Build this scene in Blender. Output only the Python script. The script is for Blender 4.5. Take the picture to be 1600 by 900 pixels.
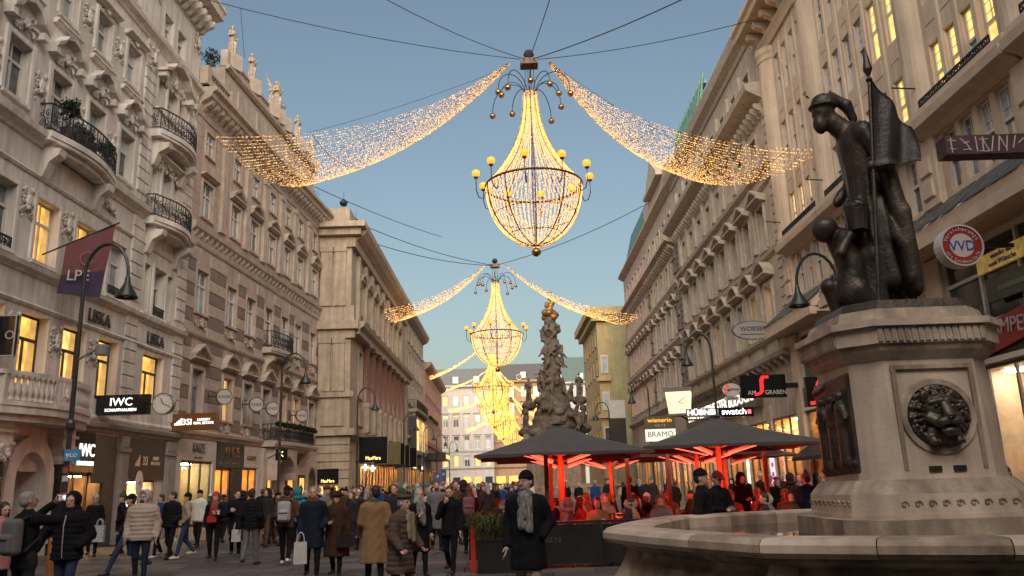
import bpy, math, random
import numpy as np
from mathutils import Vector, Matrix
random.seed(7); RNG = np.random.default_rng(7)
R = math.radians
for o in list(bpy.data.objects): bpy.data.objects.remove(o)
SC = bpy.context.scene
COL = SC.collection
# ------------------------------------------------------------------ camera
FPX, CAMH = 1280.0, 1.7
TILT, ROLL = math.atan(307 / 1280), R(1.8)
_F = Vector((0, math.cos(TILT), math.sin(TILT))); _U = Vector((0, -math.sin(TILT), math.cos(TILT))); _R = Vector((1, 0, 0))
CX = _R * math.cos(ROLL) - _U * math.sin(ROLL); CY = _R * math.sin(ROLL) + _U * math.cos(ROLL)
cam = bpy.data.cameras.new('camera'); camo = bpy.data.objects.new('camera', cam); COL.objects.link(camo)
cam.lens = FPX / 1600 * 36; cam.sensor_width = 36; cam.clip_start = .1; cam.clip_end = 3000
m = Matrix((CX, CY, -_F)).transposed().to_4x4(); m.translation = (0, 0, CAMH); camo.matrix_world = m
SC.camera = camo
# ------------------------------------------------------------------ sky, sun, exposure
SUN_EL, SUN_AZ = R(8), R(180)          # low dusk sun behind the camera; azimuth from +Y towards +X
w = bpy.data.worlds.new('World'); SC.world = w; w.use_nodes = True
nt = w.node_tree; bg = nt.nodes['Background']
sky = nt.nodes.new('ShaderNodeTexSky'); sky.sky_type = 'NISHITA'; sky.sun_disc = False
sky.sun_elevation = SUN_EL; sky.sun_rotation = SUN_AZ; sky.air_density = 1.0; sky.dust_density = 4.0; sky.ozone_density = .8
nt.links.new(sky.outputs[0], bg.inputs[0]); bg.inputs[1].default_value = .105
sl = bpy.data.lights.new('sun', 'SUN'); sl.energy = 5.0; sl.angle = R(100); sl.color = (1, .90, .80)
so = bpy.data.objects.new('sun', sl); COL.objects.link(so)
_el = R(15)
so.rotation_euler = Vector((-math.sin(SUN_AZ) * math.cos(_el), -math.cos(SUN_AZ) * math.cos(_el), -math.sin(_el))).to_track_quat('-Z', 'Y').to_euler()
SC.view_settings.view_transform = 'Standard'; SC.view_settings.look = 'None'
SC.view_settings.exposure = 0.88; SC.view_settings.gamma = 1
SC.cycles.max_bounces = 6; SC.cycles.transparent_max_bounces = 12; SC.cycles.use_denoising = True
SC.cycles.sample_clamp_indirect = 6
SC.cycles.use_light_tree = True
def at(x, y, Y):
    "world point seen at photo pixel (x, y) at distance Y up the street"
    v = _F * FPX + CX * (x - 800) + CY * (450 - y)
    return Vector((0, 0, CAMH)) + v * (Y / v.y)
def gx(x, Y): return at(x, 775, Y).x
# ------------------------------------------------------------------ materials
MATS = {}
def mat(name, col, rough=.7, var=.12, scale=3., bump=.0, bscale=40., metal=0., streak=0., spec=.5, col2=None, stretch=(1, 1, 1), detail=4):
    if name in MATS: return MATS[name]
    m = bpy.data.materials.new(name); m.use_nodes = True; n = m.node_tree.nodes; L = m.node_tree.links
    b = n['Principled BSDF']; b.inputs['Roughness'].default_value = rough; b.inputs['Metallic'].default_value = metal
    b.inputs['Specular IOR Level'].default_value = spec
    c = (*col, 1)
    if var or col2:
        tc = n.new('ShaderNodeTexCoord'); mp = n.new('ShaderNodeMapping'); mp.inputs['Scale'].default_value = stretch
        L.new(tc.outputs['Object'], mp.inputs[0])
        ns = n.new('ShaderNodeTexNoise'); ns.inputs['Scale'].default_value = scale; ns.inputs['Detail'].default_value = detail; ns.inputs['Roughness'].default_value = .62
        L.new(mp.outputs[0], ns.inputs[0])
        rp = n.new('ShaderNodeValToRGB'); rp.color_ramp.elements[0].position = .3; rp.color_ramp.elements[1].position = .7
        d = col2 or tuple(max(0, x * (1 - var * 2)) for x in col)
        rp.color_ramp.elements[0].color = (*d, 1); rp.color_ramp.elements[1].color = (*[min(1, x * (1 + var * .5)) for x in col], 1)
        L.new(ns.outputs[0], rp.inputs[0]); out = rp.outputs[0]
        if streak:
            mp2 = n.new('ShaderNodeMapping'); mp2.inputs['Scale'].default_value = (2.2, 2.2, .16); L.new(tc.outputs['Object'], mp2.inputs[0])
            n2 = n.new('ShaderNodeTexNoise'); n2.inputs['Scale'].default_value = 1.7; n2.inputs['Detail'].default_value = 6; L.new(mp2.outputs[0], n2.inputs[0])
            r2 = n.new('ShaderNodeValToRGB'); r2.color_ramp.elements[0].position = .35; r2.color_ramp.elements[1].position = .62
            r2.color_ramp.elements[0].color = (1 - streak, 1 - streak * 1.05, 1 - streak * 1.1, 1); r2.color_ramp.elements[1].color = (1, 1, 1, 1)
            L.new(n2.outputs[0], r2.inputs[0])
            mx = n.new('ShaderNodeMix'); mx.data_type = 'RGBA'; mx.blend_type = 'MULTIPLY'; mx.inputs[0].default_value = 1
            L.new(out, mx.inputs[6]); L.new(r2.outputs[0], mx.inputs[7]); out = mx.outputs[2]
        L.new(out, b.inputs['Base Color'])
        if bump:
            nb = n.new('ShaderNodeTexNoise'); nb.inputs['Scale'].default_value = bscale; nb.inputs['Detail'].default_value = 5; L.new(mp.outputs[0], nb.inputs[0])
            bp = n.new('ShaderNodeBump'); bp.inputs['Strength'].default_value = bump; bp.inputs['Distance'].default_value = .05
            L.new(nb.outputs[0], bp.inputs['Height']); L.new(bp.outputs[0], b.inputs['Normal'])
    else: b.inputs['Base Color'].default_value = c
    m.diffuse_color = c; MATS[name] = m; return m
def emit(name, col, s, sample=True, var=0., scale=3.):
    if name in MATS: return MATS[name]
    m = bpy.data.materials.new(name); m.use_nodes = True; n = m.node_tree.nodes; L = m.node_tree.links
    b = n['Principled BSDF']; b.inputs['Base Color'].default_value = (*[x * .5 for x in col], 1); b.inputs['Roughness'].default_value = .4
    b.inputs['Emission Color'].default_value = (*col, 1); b.inputs['Emission Strength'].default_value = s
    if var:
        tc = n.new('ShaderNodeTexCoord'); ns = n.new('ShaderNodeTexNoise'); ns.inputs['Scale'].default_value = scale; ns.inputs['Detail'].default_value = 3
        L.new(tc.outputs['Object'], ns.inputs[0])
        mr = n.new('ShaderNodeMapRange'); mr.inputs[1].default_value = .3; mr.inputs[2].default_value = .7; mr.inputs[3].default_value = s * (1 - var); mr.inputs[4].default_value = s * (1 + var)
        L.new(ns.outputs[0], mr.inputs[0]); L.new(mr.outputs[0], b.inputs['Emission Strength'])
    if not sample: m.cycles.emission_sampling = 'NONE'
    MATS[name] = m; return m
def glass(name, tint=(1, 1, 1), amt=.18):
    if name in MATS: return MATS[name]
    m = bpy.data.materials.new(name); m.use_nodes = True; n = m.node_tree.nodes; L = m.node_tree.links
    n.remove(n['Principled BSDF']); t = n.new('ShaderNodeBsdfTransparent'); t.inputs[0].default_value = (*tint, 1)
    g = n.new('ShaderNodeBsdfGlossy'); g.inputs['Roughness'].default_value = .03
    lw = n.new('ShaderNodeLayerWeight'); pw = n.new('ShaderNodeMath'); pw.operation = 'POWER'; pw.inputs[1].default_value = 4.5; L.new(lw.outputs['Facing'], pw.inputs[0])
    ma = n.new('ShaderNodeMath'); ma.operation = 'MULTIPLY_ADD'; ma.inputs[1].default_value = .7; ma.inputs[2].default_value = .04; L.new(pw.outputs[0], ma.inputs[0])
    mx = n.new('ShaderNodeMixShader'); L.new(ma.outputs[0], mx.inputs[0]); L.new(t.outputs[0], mx.inputs[1]); L.new(g.outputs[0], mx.inputs[2])
    L.new(mx.outputs[0], n['Material Output'].inputs[0]); MATS[name] = m; return m
# ------------------------------------------------------------------ mesh builder
class MB:
    def __init__(s, flip=False): s.v = []; s.f = []; s.m = []; s.flip = flip; s.cm = 0
    def add(s, vs, fs):
        b = len(s.v); s.v.extend(tuple(x) for x in vs)
        for f in fs: s.f.append(tuple(b + i for i in f)); s.m.append(s.cm)
        return s
    def box(s, x0, x1, y0, y1, z0, z1):
        return s.add([(x0, y0, z0), (x1, y0, z0), (x1, y1, z0), (x0, y1, z0), (x0, y0, z1), (x1, y0, z1), (x1, y1, z1), (x0, y1, z1)],
                     [(0, 3, 2, 1), (4, 5, 6, 7), (0, 1, 5, 4), (1, 2, 6, 5), (2, 3, 7, 6), (3, 0, 4, 7)])
    def bbox(s, x0, x1, y0, y1, z0, z1, c=.02):
        "box with its front (+y) edges chamfered"
        return s.add([(x0, y0, z0), (x1, y0, z0), (x1, y0, z1), (x0, y0, z1), (x0, y1 - c, z0), (x1, y1 - c, z0), (x1, y1 - c, z1), (x0, y1 - c, z1),
                      (x0 + c, y1, z0 + c), (x1 - c, y1, z0 + c), (x1 - c, y1, z1 - c), (x0 + c, y1, z1 - c)],
                     [(0, 4, 5, 1), (1, 5, 6, 2), (2, 6, 7, 3), (3, 7, 4, 0), (4, 8, 9, 5), (5, 9, 10, 6), (6, 10, 11, 7), (7, 11, 8, 4), (8, 11, 10, 9), (0, 1, 2, 3)])
    def extrude_profile(s, prof, x0, x1, caps=True):
        "profile of (o, z) points swept along x"
        n = len(prof); vs = [(x0, o, z) for o, z in prof] + [(x1, o, z) for o, z in prof]
        fs = [(i, (i + 1) % n, n + (i + 1) % n, n + i) for i in range(n)]
        if caps: fs += [tuple(range(n))[::-1], tuple(range(n, 2 * n))]
        return s.add(vs, fs)
    def prism(s, poly, y0, y1):
        "polygon of (x, z) extruded along y"
        n = len(poly); vs = [(x, y0, z) for x, z in poly] + [(x, y1, z) for x, z in poly]
        return s.add(vs, [(i, (i + 1) % n, n + (i + 1) % n, n + i) for i in range(n)] + [tuple(range(n))[::-1], tuple(range(n, 2 * n))])
    def slab(s, poly, z0, z1):
        "polygon of (x, y) extruded along z"
        n = len(poly); vs = [(x, y, z0) for x, y in poly] + [(x, y, z1) for x, y in poly]
        return s.add(vs, [(i, (i + 1) % n, n + (i + 1) % n, n + i) for i in range(n)] + [tuple(range(n))[::-1], tuple(range(n, 2 * n))])
    def lathe(s, prof, c=(0, 0, 0), n=12, a0=0, a1=2 * math.pi, sx=1, sy=1):
        full = abs(a1 - a0 - 2 * math.pi) < 1e-6; k = n if full else n + 1
        vs = []; fs = []
        for r, z in prof:
            for i in range(k):
                a = a0 + (a1 - a0) * i / n; vs.append((c[0] + r * math.cos(a) * sx, c[1] + r * math.sin(a) * sy, c[2] + z))
        for j in range(len(prof) - 1):
            for i in range(n):
                i2 = (i + 1) % k; fs.append((j * k + i, j * k + i2, (j + 1) * k + i2, (j + 1) * k + i))
        return s.add(vs, fs)
    def tube(s, pts, r, n=6, r1=None):
        pts = [Vector(p) for p in pts]; vs = []; fs = []; r1 = r if r1 is None else r1
        for j, p in enumerate(pts):
            d = (pts[min(j + 1, len(pts) - 1)] - pts[max(j - 1, 0)]).normalized()
            a = d.cross(Vector((0, 0, 1))); a = d.cross(Vector((1, 0, 0))) if a.length < .05 else a
            a.normalize(); b = d.cross(a); rr = r + (r1 - r) * j / max(1, len(pts) - 1)
            for i in range(n):
                t = 2 * math.pi * i / n; vs.append(p + (a * math.cos(t) + b * math.sin(t)) * rr)
        for j in range(len(pts) - 1):
            for i in range(n): fs.append((j * n + i, j * n + (i + 1) % n, (j + 1) * n + (i + 1) % n, (j + 1) * n + i))
        fs += [tuple(range(n))[::-1], tuple(range((len(pts) - 1) * n, len(pts) * n))]
        return s.add(vs, fs)
    def ball(s, c, r, n=8, sz=1.):
        k = n // 2
        return s.lathe([(max(1e-4, r * math.sin(math.pi * i / k)), -r * sz * math.cos(math.pi * i / k)) for i in range(k + 1)], c, n)
    def mesh(s, name, mats, smooth=False):
        me = bpy.data.meshes.new(name); v = s.v; f = s.f
        if s.flip: v = [(-x, y, z) for x, y, z in v]; f = [q[::-1] for q in f]
        me.from_pydata(v, [], f)
        for mm in (mats if isinstance(mats, (list, tuple)) else [mats]): me.materials.append(mm)
        if any(s.m): me.polygons.foreach_set('material_index', s.m)
        if smooth: me.polygons.foreach_set('use_smooth', [True] * len(f))
        return me
    def build(s, name, mats, parent=None, loc=(0, 0, 0), rot=(0, 0, 0), smooth=False):
        return link(name, s.mesh(name, mats, smooth), parent, loc, rot)
def link(name, me, parent=None, loc=(0, 0, 0), rot=(0, 0, 0), scale=None):
    o = bpy.data.objects.new(name, me); COL.objects.link(o); o.location = loc; o.rotation_euler = rot
    if scale: o.scale = scale
    if parent: o.parent = parent
    return o
def tag(o, label=None, cat=None, group=None, kind=None):
    if label: o['label'] = label
    if cat: o['category'] = cat
    if group: o['group'] = group
    if kind: o['kind'] = kind
    return o
def empty(name, loc=(0, 0, 0), rz=0, label=None, cat=None, group=None):
    o = bpy.data.objects.new(name, None); COL.objects.link(o); o.location = loc; o.rotation_euler = (0, 0, rz); o.empty_display_size = .2
    return tag(o, label, cat, group)
def arr_mesh(name, V, Fq, mats, mi=None, smooth=True):
    me = bpy.data.meshes.new(name); V = np.asarray(V, np.float32); Fq = np.asarray(Fq, np.int32); nf, k = Fq.shape
    me.vertices.add(len(V)); me.vertices.foreach_set('co', V.ravel())
    me.loops.add(nf * k); me.loops.foreach_set('vertex_index', Fq.ravel())
    me.polygons.add(nf); me.polygons.foreach_set('loop_start', np.arange(0, nf * k, k, dtype=np.int32))
    for mm in (mats if isinstance(mats, (list, tuple)) else [mats]): me.materials.append(mm)
    if mi is not None: me.polygons.foreach_set('material_index', np.asarray(mi, np.int32))
    if smooth: me.polygons.foreach_set('use_smooth', np.ones(nf, bool))
    me.update(calc_edges=True); return me
TEXTS = []
def text(s, size, mt, parent, loc, rot, align='CENTER', ext=.008, name='lettering', sx=1., space=1.):
    c = bpy.data.curves.new('txt', 'FONT'); c.body = s; c.size = size; c.align_x = align; c.align_y = 'CENTER'; c.extrude = ext; c.space_character = space; c.resolution_u = 3
    o = bpy.data.objects.new('txt', c); COL.objects.link(o); TEXTS.append((o, name, mt, parent, loc, rot, sx))
def flush_texts():
    dg = bpy.context.evaluated_depsgraph_get(); dg.update()
    for o, name, mt, parent, loc, rot, sx in TEXTS:
        me = bpy.data.meshes.new_from_object(o.evaluated_get(dg)); me.materials.clear(); me.materials.append(mt)
        q = link(name, me, parent, loc, rot, (sx, 1, 1))
        bpy.data.objects.remove(o)
# ------------------------------------------------------------------ sculpting with distance fields (surface nets)
def _pd(pr, P):
    t = pr[0]
    if t == 'c':
        _, a, b, ra, rb, mt, o = pr; a = np.array(a, float); b = np.array(b, float); sq = np.array(o.get('sq', (1, 1, 1)), float)
        Q = (P - a) / sq; ab = (b - a) / sq; L2 = max(ab @ ab, 1e-9)
        h = np.clip(Q @ ab / L2, 0, 1); d = np.sqrt(((Q - h[:, None] * ab) ** 2).sum(1)) - (ra + (rb - ra) * h); d *= sq.min()
    elif t == 'e':
        _, c, r, mt, o = pr; r = np.array(r, float); Q = P - np.array(c, float)
        if 'rz' in o:
            cs, sn = math.cos(o['rz']), math.sin(o['rz']); Q = np.stack([Q[:, 0] * cs + Q[:, 1] * sn, -Q[:, 0] * sn + Q[:, 1] * cs, Q[:, 2]], 1)
        k0 = np.sqrt(((Q / r) ** 2).sum(1)) + 1e-9; k1 = np.sqrt(((Q / r ** 2) ** 2).sum(1)) + 1e-9; d = k0 * (k0 - 1) / k1
    else:
        _, c, hb, rad, mt, o = pr; Q = P - np.array(c, float)
        if 'rz' in o:
            cs, sn = math.cos(o['rz']), math.sin(o['rz']); Q = np.stack([Q[:, 0] * cs + Q[:, 1] * sn, -Q[:, 0] * sn + Q[:, 1] * cs, Q[:, 2]], 1)
        q = np.abs(Q) - (np.array(hb, float) - rad); d = np.sqrt((np.maximum(q, 0) ** 2).sum(1)) + np.minimum(q.max(1), 0) - rad
    if 'quilt' in o: am, fr = o['quilt']; d = d - am * np.abs(np.sin(P[:, 2] * fr))
    if 'fold' in o:
        am, fr = o['fold']; d = d - am * np.sin(np.arctan2(P[:, 1], P[:, 0] + 1e-6) * fr + P[:, 2] * 2.1)
    if 'zmin' in o: d = np.maximum(d, o['zmin'] - P[:, 2])
    if 'cut' in o: n, off = o['cut']; d = np.maximum(d, P @ np.array(n, float) - off)
    return d
def _bnd(pr):
    if pr[0] == 'c':
        sq = np.array(pr[6].get('sq', (1, 1, 1)), float) * max(pr[3], pr[4]); return np.minimum(pr[1], pr[2]) - sq, np.maximum(pr[1], pr[2]) + sq
    r = np.array(pr[2], float); r = np.full(3, np.sqrt((r[:2] ** 2).sum())) if False else r
    if 'rz' in pr[-1]: r = np.array([max(r[0], r[1])] * 2 + [r[2]]) * (1.42 if pr[0] == 'b' else 1)
    return np.array(pr[1], float) - r, np.array(pr[1], float) + r
def cap(a, b, ra, rb, m=0, **o): return ('c', a, b, ra, rb, m, o)
def ell(c, r, m=0, **o): return ('e', c, r, m, o)
def rbox(c, h, rad, m=0, **o): return ('b', c, h, rad, m, o)
def surfnet(F, org, vox):
    s = F < 0; nx, ny, nz = F.shape
    c = [s[i:nx - 1 + i, j:ny - 1 + j, k:nz - 1 + k] for i in (0, 1) for j in (0, 1) for k in (0, 1)]
    cnt = sum(x.astype(np.int8) for x in c); act = (cnt > 0) & (cnt < 8); I, J, K = np.nonzero(act); n = len(I)
    idm = np.full(act.shape, -1, np.int32); idm[I, J, K] = np.arange(n)
    acc = np.zeros((n, 3)); num = np.zeros(n); cor = [(i, j, k) for i in (0, 1) for j in (0, 1) for k in (0, 1)]
    val = np.stack([F[I + i, J + j, K + k] for i, j, k in cor], 1)
    for a in range(8):
        for b in range(a + 1, 8):
            df = np.array(cor[b]) - np.array(cor[a])
            if np.abs(df).sum() != 1: continue
            va, vb = val[:, a], val[:, b]; x = (va < 0) != (vb < 0); t = np.where(x, va / np.where(x, va - vb, 1), 0)
            acc += np.where(x[:, None], np.array(cor[a]) + t[:, None] * df, 0); num += x
    V = (np.stack([I, J, K], 1) + acc / num[:, None]) * vox + org; Q = []
    for ax in range(3):
        d = [0, 0, 0]; d[ax] = 1; sl0 = [slice(1, None)] * 3; sl1 = [slice(1, None)] * 3
        sl0 = tuple(slice(0, -1) if a == ax else slice(1, -1) for a in range(3)); sl1 = tuple(slice(1, None) if a == ax else slice(1, -1) for a in range(3))
        A, Bv = s[sl0], s[sl1]; e = np.nonzero(A != Bv); inn = A[e]
        p = [e[a] + (0 if a == ax else 1) for a in range(3)]; u, v_ = [a for a in range(3) if a != ax]
        def cell(du, dv):
            q = [x.copy() for x in p]; q[u] = q[u] - du; q[v_] = q[v_] - dv; return idm[q[0], q[1], q[2]]
        q = np.stack([cell(1, 1), cell(0, 1), cell(0, 0), cell(1, 0)], 1); fl = inn if ax != 1 else ~inn
        q[~fl] = q[~fl][:, ::-1]; Q.append(q)
    return V, np.concatenate(Q)
def sculpt(prims, vox, k=.03, noise=None):
    lo = np.min([_bnd(p)[0] for p in prims], 0) - vox * 2 - .02; hi = np.max([_bnd(p)[1] for p in prims], 0) + vox * 2 + .02
    n = np.ceil((hi - lo) / vox).astype(int) + 1; ax = [lo[i] + np.arange(n[i]) * vox for i in range(3)]
    P = np.stack(np.meshgrid(*ax, indexing='ij'), -1).reshape(-1, 3); D = None
    for pr in prims:
        b0, b1 = _bnd(pr); pad = k + vox * 3
        sel = np.nonzero(((P > b0 - pad) & (P < b1 + pad)).all(1))[0]
        if D is None: D = np.full(len(P), 1.)
        d = _pd(pr, P[sel]); kk = pr[-1].get('k', k); o = D[sel]
        if pr[-1].get('sub'): D[sel] = np.maximum(o, -d); continue
        h = np.clip(.5 + .5 * (o - d) / kk, 0, 1); D[sel] = o * (1 - h) + d * h - kk * h * (1 - h)
    if noise is not None: D = D + noise(P)
    V, Q = surfnet(D.reshape(n), lo, vox)
    C = V[Q].mean(1); best = np.full(len(C), 9.); mi = np.zeros(len(C), np.int32)
    if len({p[-2] for p in prims}) > 1:
        for pr in prims:
            if pr[-1].get('sub'): continue
            d = _pd(pr, C); x = d < best; best[x] = d[x]; mi[x] = pr[-2]
    else: mi[:] = prims[0][-2]
    return V, Q, mi
# ------------------------------------------------------------------ facade kit
# facade coordinates: s along the street (away from the camera), o out towards the street, z up
GLASS = mat('window_glass', (.022, .026, .032), .06, 0, spec=.9)
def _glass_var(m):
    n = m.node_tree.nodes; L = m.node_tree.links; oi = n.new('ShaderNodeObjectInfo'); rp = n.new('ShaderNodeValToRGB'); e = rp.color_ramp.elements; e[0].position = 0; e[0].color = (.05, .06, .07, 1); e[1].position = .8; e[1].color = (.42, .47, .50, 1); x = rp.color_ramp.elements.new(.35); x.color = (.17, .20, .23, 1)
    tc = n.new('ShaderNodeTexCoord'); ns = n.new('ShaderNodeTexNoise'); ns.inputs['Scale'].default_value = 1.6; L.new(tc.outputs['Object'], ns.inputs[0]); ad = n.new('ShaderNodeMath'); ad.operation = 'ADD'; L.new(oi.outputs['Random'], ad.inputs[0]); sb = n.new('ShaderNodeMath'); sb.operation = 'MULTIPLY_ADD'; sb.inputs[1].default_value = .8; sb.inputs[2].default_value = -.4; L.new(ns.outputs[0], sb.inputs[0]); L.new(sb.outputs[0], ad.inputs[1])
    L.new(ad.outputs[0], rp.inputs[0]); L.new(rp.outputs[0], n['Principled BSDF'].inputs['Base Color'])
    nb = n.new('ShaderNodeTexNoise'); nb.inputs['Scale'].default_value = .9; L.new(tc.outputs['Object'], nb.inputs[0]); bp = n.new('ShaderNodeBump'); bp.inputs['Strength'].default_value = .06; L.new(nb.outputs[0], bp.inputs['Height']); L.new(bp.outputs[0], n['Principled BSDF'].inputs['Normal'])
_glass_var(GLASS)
LITC = emit('lit_curtain', (1, .56, .16), .34, True, .3, 4.)
LIT = [emit('lit_window_amber', (1, .50, .09), .72, True, .6, 1.7), emit('lit_window_yellow', (1, .64, .18), .76, True, .5, 2.2), emit('lit_window_pale', (1, .76, .40), .55, True, .4, 1.6)]
FR_W = mat('white_paint', (.62, .58, .53), .5, .06); FR_D = mat('dark_frame', (.05, .04, .035), .45, .1); FR_G = mat('grey_paint', (.33, .33, .32), .5, .06)
IRON = mat('wrought_iron', (.012, .012, .013), .45, .1); SHOPGLASS = glass('shop_glass')
CURTAIN = mat('net_curtain', (.30, .30, .29), .8, .25, 9, stretch=(6, 1, .4))
_WC = {}
class Fac:
    def __init__(s, name, label, origin, d, left, s0, s1, ztop, wall, depth=9., cat='building'):
        d = Vector((d[0], d[1])).normalized(); s.flip = left
        y = Vector((d.y, -d.x)) if left else Vector((-d.y, d.x)); x = Vector((y.y, -y.x))
        base = Vector(origin); s.root = empty(name, (base.x, base.y, 0), math.atan2(x.y, x.x), label, cat)
        s.d, s.y, s.base = d, y, base; s.s0, s.s1, s.ztop, s.wallm, s.depth = s0, s1, ztop, wall, depth; s.open = []
    def mb(s): return MB(s.flip)
    def X(s, v): return -v if s.flip else v
    def world(s, sv, o, z): p = s.base + s.d * sv + s.y * o; return Vector((p.x, p.y, z))
    def part(s, mb, name, m, parent=None, smooth=False): return mb.build(name, m, parent or s.root, smooth=smooth)
    def put(s, name, me, sv, o, z, parent=None, rz=0, sc=None): return link(name, me, parent or s.root, (s.X(sv), o, z), (0, 0, rz), sc)
    def hole(s, a, b, z0, z1, d=.32, back=True): s.open.append((a, b, z0, z1, d, back))
    def walls(s, z0=0., name='wall', m=None, roof=None):
        mb = s.mb(); S = sorted({s.s0, s.s1} | {v for q in s.open for v in q[:2]}); Z = sorted({z0, s.ztop} | {v for q in s.open for v in q[2:4]})
        S = [v for v in S if s.s0 <= v <= s.s1]; Z = [v for v in Z if z0 <= v <= s.ztop]
        for j in range(len(Z) - 1):
            zc = (Z[j] + Z[j + 1]) / 2; run = None
            for i in range(len(S)):
                ins = i == len(S) - 1 or any(q[0] < (S[i] + S[i + 1]) / 2 < q[1] and q[2] < zc < q[3] for q in s.open)
                if not ins and run is None: run = S[i]
                if ins and run is not None:
                    mb.add([(run, 0, Z[j]), (S[i], 0, Z[j]), (S[i], 0, Z[j + 1]), (run, 0, Z[j + 1])], [(0, 3, 2, 1)]); run = None
        for a, b, c, d, dp, bk in s.open:
            mb.add([(a, 0, c), (b, 0, c), (b, 0, d), (a, 0, d), (a, -dp, c), (b, -dp, c), (b, -dp, d), (a, -dp, d)], [(0, 1, 5, 4), (1, 2, 6, 5), (2, 3, 7, 6), (3, 0, 4, 7)] + ([(4, 5, 6, 7)] if bk else []))
        D = -s.depth; a, b, t = s.s0, s.s1, s.ztop
        mb.add([(a, 0, z0), (b, 0, z0), (b, D, z0), (a, D, z0), (a, 0, t), (b, 0, t), (b, D, t), (a, D, t)], [(1, 2, 6, 5), (2, 3, 7, 6), (3, 0, 4, 7), (4, 5, 6, 7)])
        return s.part(mb, name, m or s.wallm)
    def course(s, a, b, z, prof, name='cornice', m=None, ret=True):
        "moulding of profile [(o, dz)...] from a to b at height z"
        mb = s.mb(); mb.extrude_profile([(-.06, 0 + z)] + [(o, z + q) for o, q in prof] + [(-.06, z + prof[-1][1])], a, b); return s.part(mb, name, m or s.wallm)
    def window(s, sc, z0, w, h, fr=FR_W, lit=None, dp=.32, style='cross', sill=True, pane=None, hole=True, surround=None, arch=False):
        a, b = sc - w / 2, sc + w / 2
        if hole: s.hole(a, b, z0, z0 + h, dp)
        k = ('w', round(w, 2), round(h, 2), style, fr.name)
        if k not in _WC:
            mb = MB(); t = .07; y0, y1 = .02, .09
            mb.box(-w / 2, -w / 2 + t, y0, y1, 0, h); mb.box(w / 2 - t, w / 2, y0, y1, 0, h); mb.box(-w / 2 + t, w / 2 - t, y0, y1, 0, t); mb.box(-w / 2 + t, w / 2 - t, y0, y1, h - t, h)
            if style in ('cross', 'T'):
                zt = h * .66; mb.box(-w / 2 + t, w / 2 - t, y0, y1 + .02, zt - .05, zt + .05); mb.box(-.035, .035, y0, y1 + .012, t, zt - .05)
                if style == 'cross': mb.box(-.025, .025, y0, y1, zt + .05, h - t)
            if style == 'sash':
                zt = h * .5; mb.box(-w / 2 + t, w / 2 - t, y0, y1 + .03, zt - .045, zt + .045)
                for q in (1, 2): mb.box(-w / 2 + t, w / 2 - t, y0 + .02, y1 - .02, zt + .045 + (h - t - zt) * q / 3 - .015, zt + .045 + (h - t - zt) * q / 3)
                mb.box(-.015, .015, y0 + .02, y1 - .025, zt + .045, h - t)
            _WC[k] = mb.mesh('window', fr)
            m2 = MB(); m2.box(-w / 2 - .12, w / 2 + .12, -.02, .12, -.11, 0); _WC[('s',) + k] = m2.mesh('sill', s.wallm)
            hs = [0, h * .66, h] if style in ('cross', 'T') else [0, h * .5, h]
            for q in (0, 1):
                m3 = MB(); m3.box(-w / 2 + .02, w / 2 - .02, .03, .045, hs[q] + .02, hs[q + 1] - .02); _WC[('p', q) + k] = m3.mesh('pane', GLASS)
            m4 = MB()
            for q in (-1, 1):
                pts = [(q * w * .48, 0), (q * w * .16, 0), (q * w * .24, h * .97), (q * w * .48, h * .97)]; m4.prism(pts if q < 0 else pts[::-1], .046, .052)
            _WC[('c',) + k] = m4.mesh('curtain', CURTAIN)
        o = s.put('window', _WC[k], sc, -dp + .02, z0)
        for q in (0, 1):
            p = link('pane', _WC[('p', q) + k], o)
            mm = (pane[q] if isinstance(pane, (list, tuple)) else pane) if pane else (LIT[lit] if lit is not None else None)
            if mm: p.material_slots[0].link = 'OBJECT'; p.material_slots[0].material = mm
        if lit is not None and w > .8:
            q = link('curtain', _WC[('c',) + k], o); q.material_slots[0].link = 'OBJECT'; q.material_slots[0].material = LITC
        if sill:
            q = link('sill', _WC[('s',) + k], o, (0, dp - .02, 0))
        return o
    def surround(s, sc, z0, w, h, t=.2, p=.07, m=None, name='window_surround', foot=True):
        mb = s.mb(); a, b = sc - w / 2, sc + w / 2
        mb.bbox(a - t, a, -.02, p, z0 - (.02 if foot else 0), z0 + h + t); mb.bbox(b, b + t, -.02, p, z0 - (.02 if foot else 0), z0 + h + t); mb.bbox(a, b, -.02, p - .004, z0 + h, z0 + h + t)
        return s.part(mb, name, m or s.wallm)
    def pediment(s, sc, z, w, kind='tri', m=None, p=.32, rise=None):
        mb = s.mb(); rise = rise or w * .26; h = w / 2
        if kind != 'wave': mb.extrude_profile([(-.03, z), (.12, z), (p * .7, z + .07), (p, z + .1), (p, z + .17), (-.03, z + .17)], sc - h, sc + h)
        else:
            for q in (-1, 1): mb.box(sc + q * h * .86 - .13, sc + q * h * .86 + .13, -.03, p * .85, z - .05, z + .19)
        if kind == 'tri': top = [(-h, .17), (0, .17 + rise), (h, .17)]
        elif kind == 'arc': top = [(-h + 2 * h * i / 8, .17 + rise * math.sin(math.pi * i / 8) ** .8) for i in range(9)]
        elif kind == 'wave': top = [(-h, .17), (-h * .62, .22 + rise * .3), (-h * .42, .2 + rise * .75), (0, .2 + rise), (h * .42, .2 + rise * .75), (h * .62, .22 + rise * .3), (h, .17)]
        else: top = []
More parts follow.
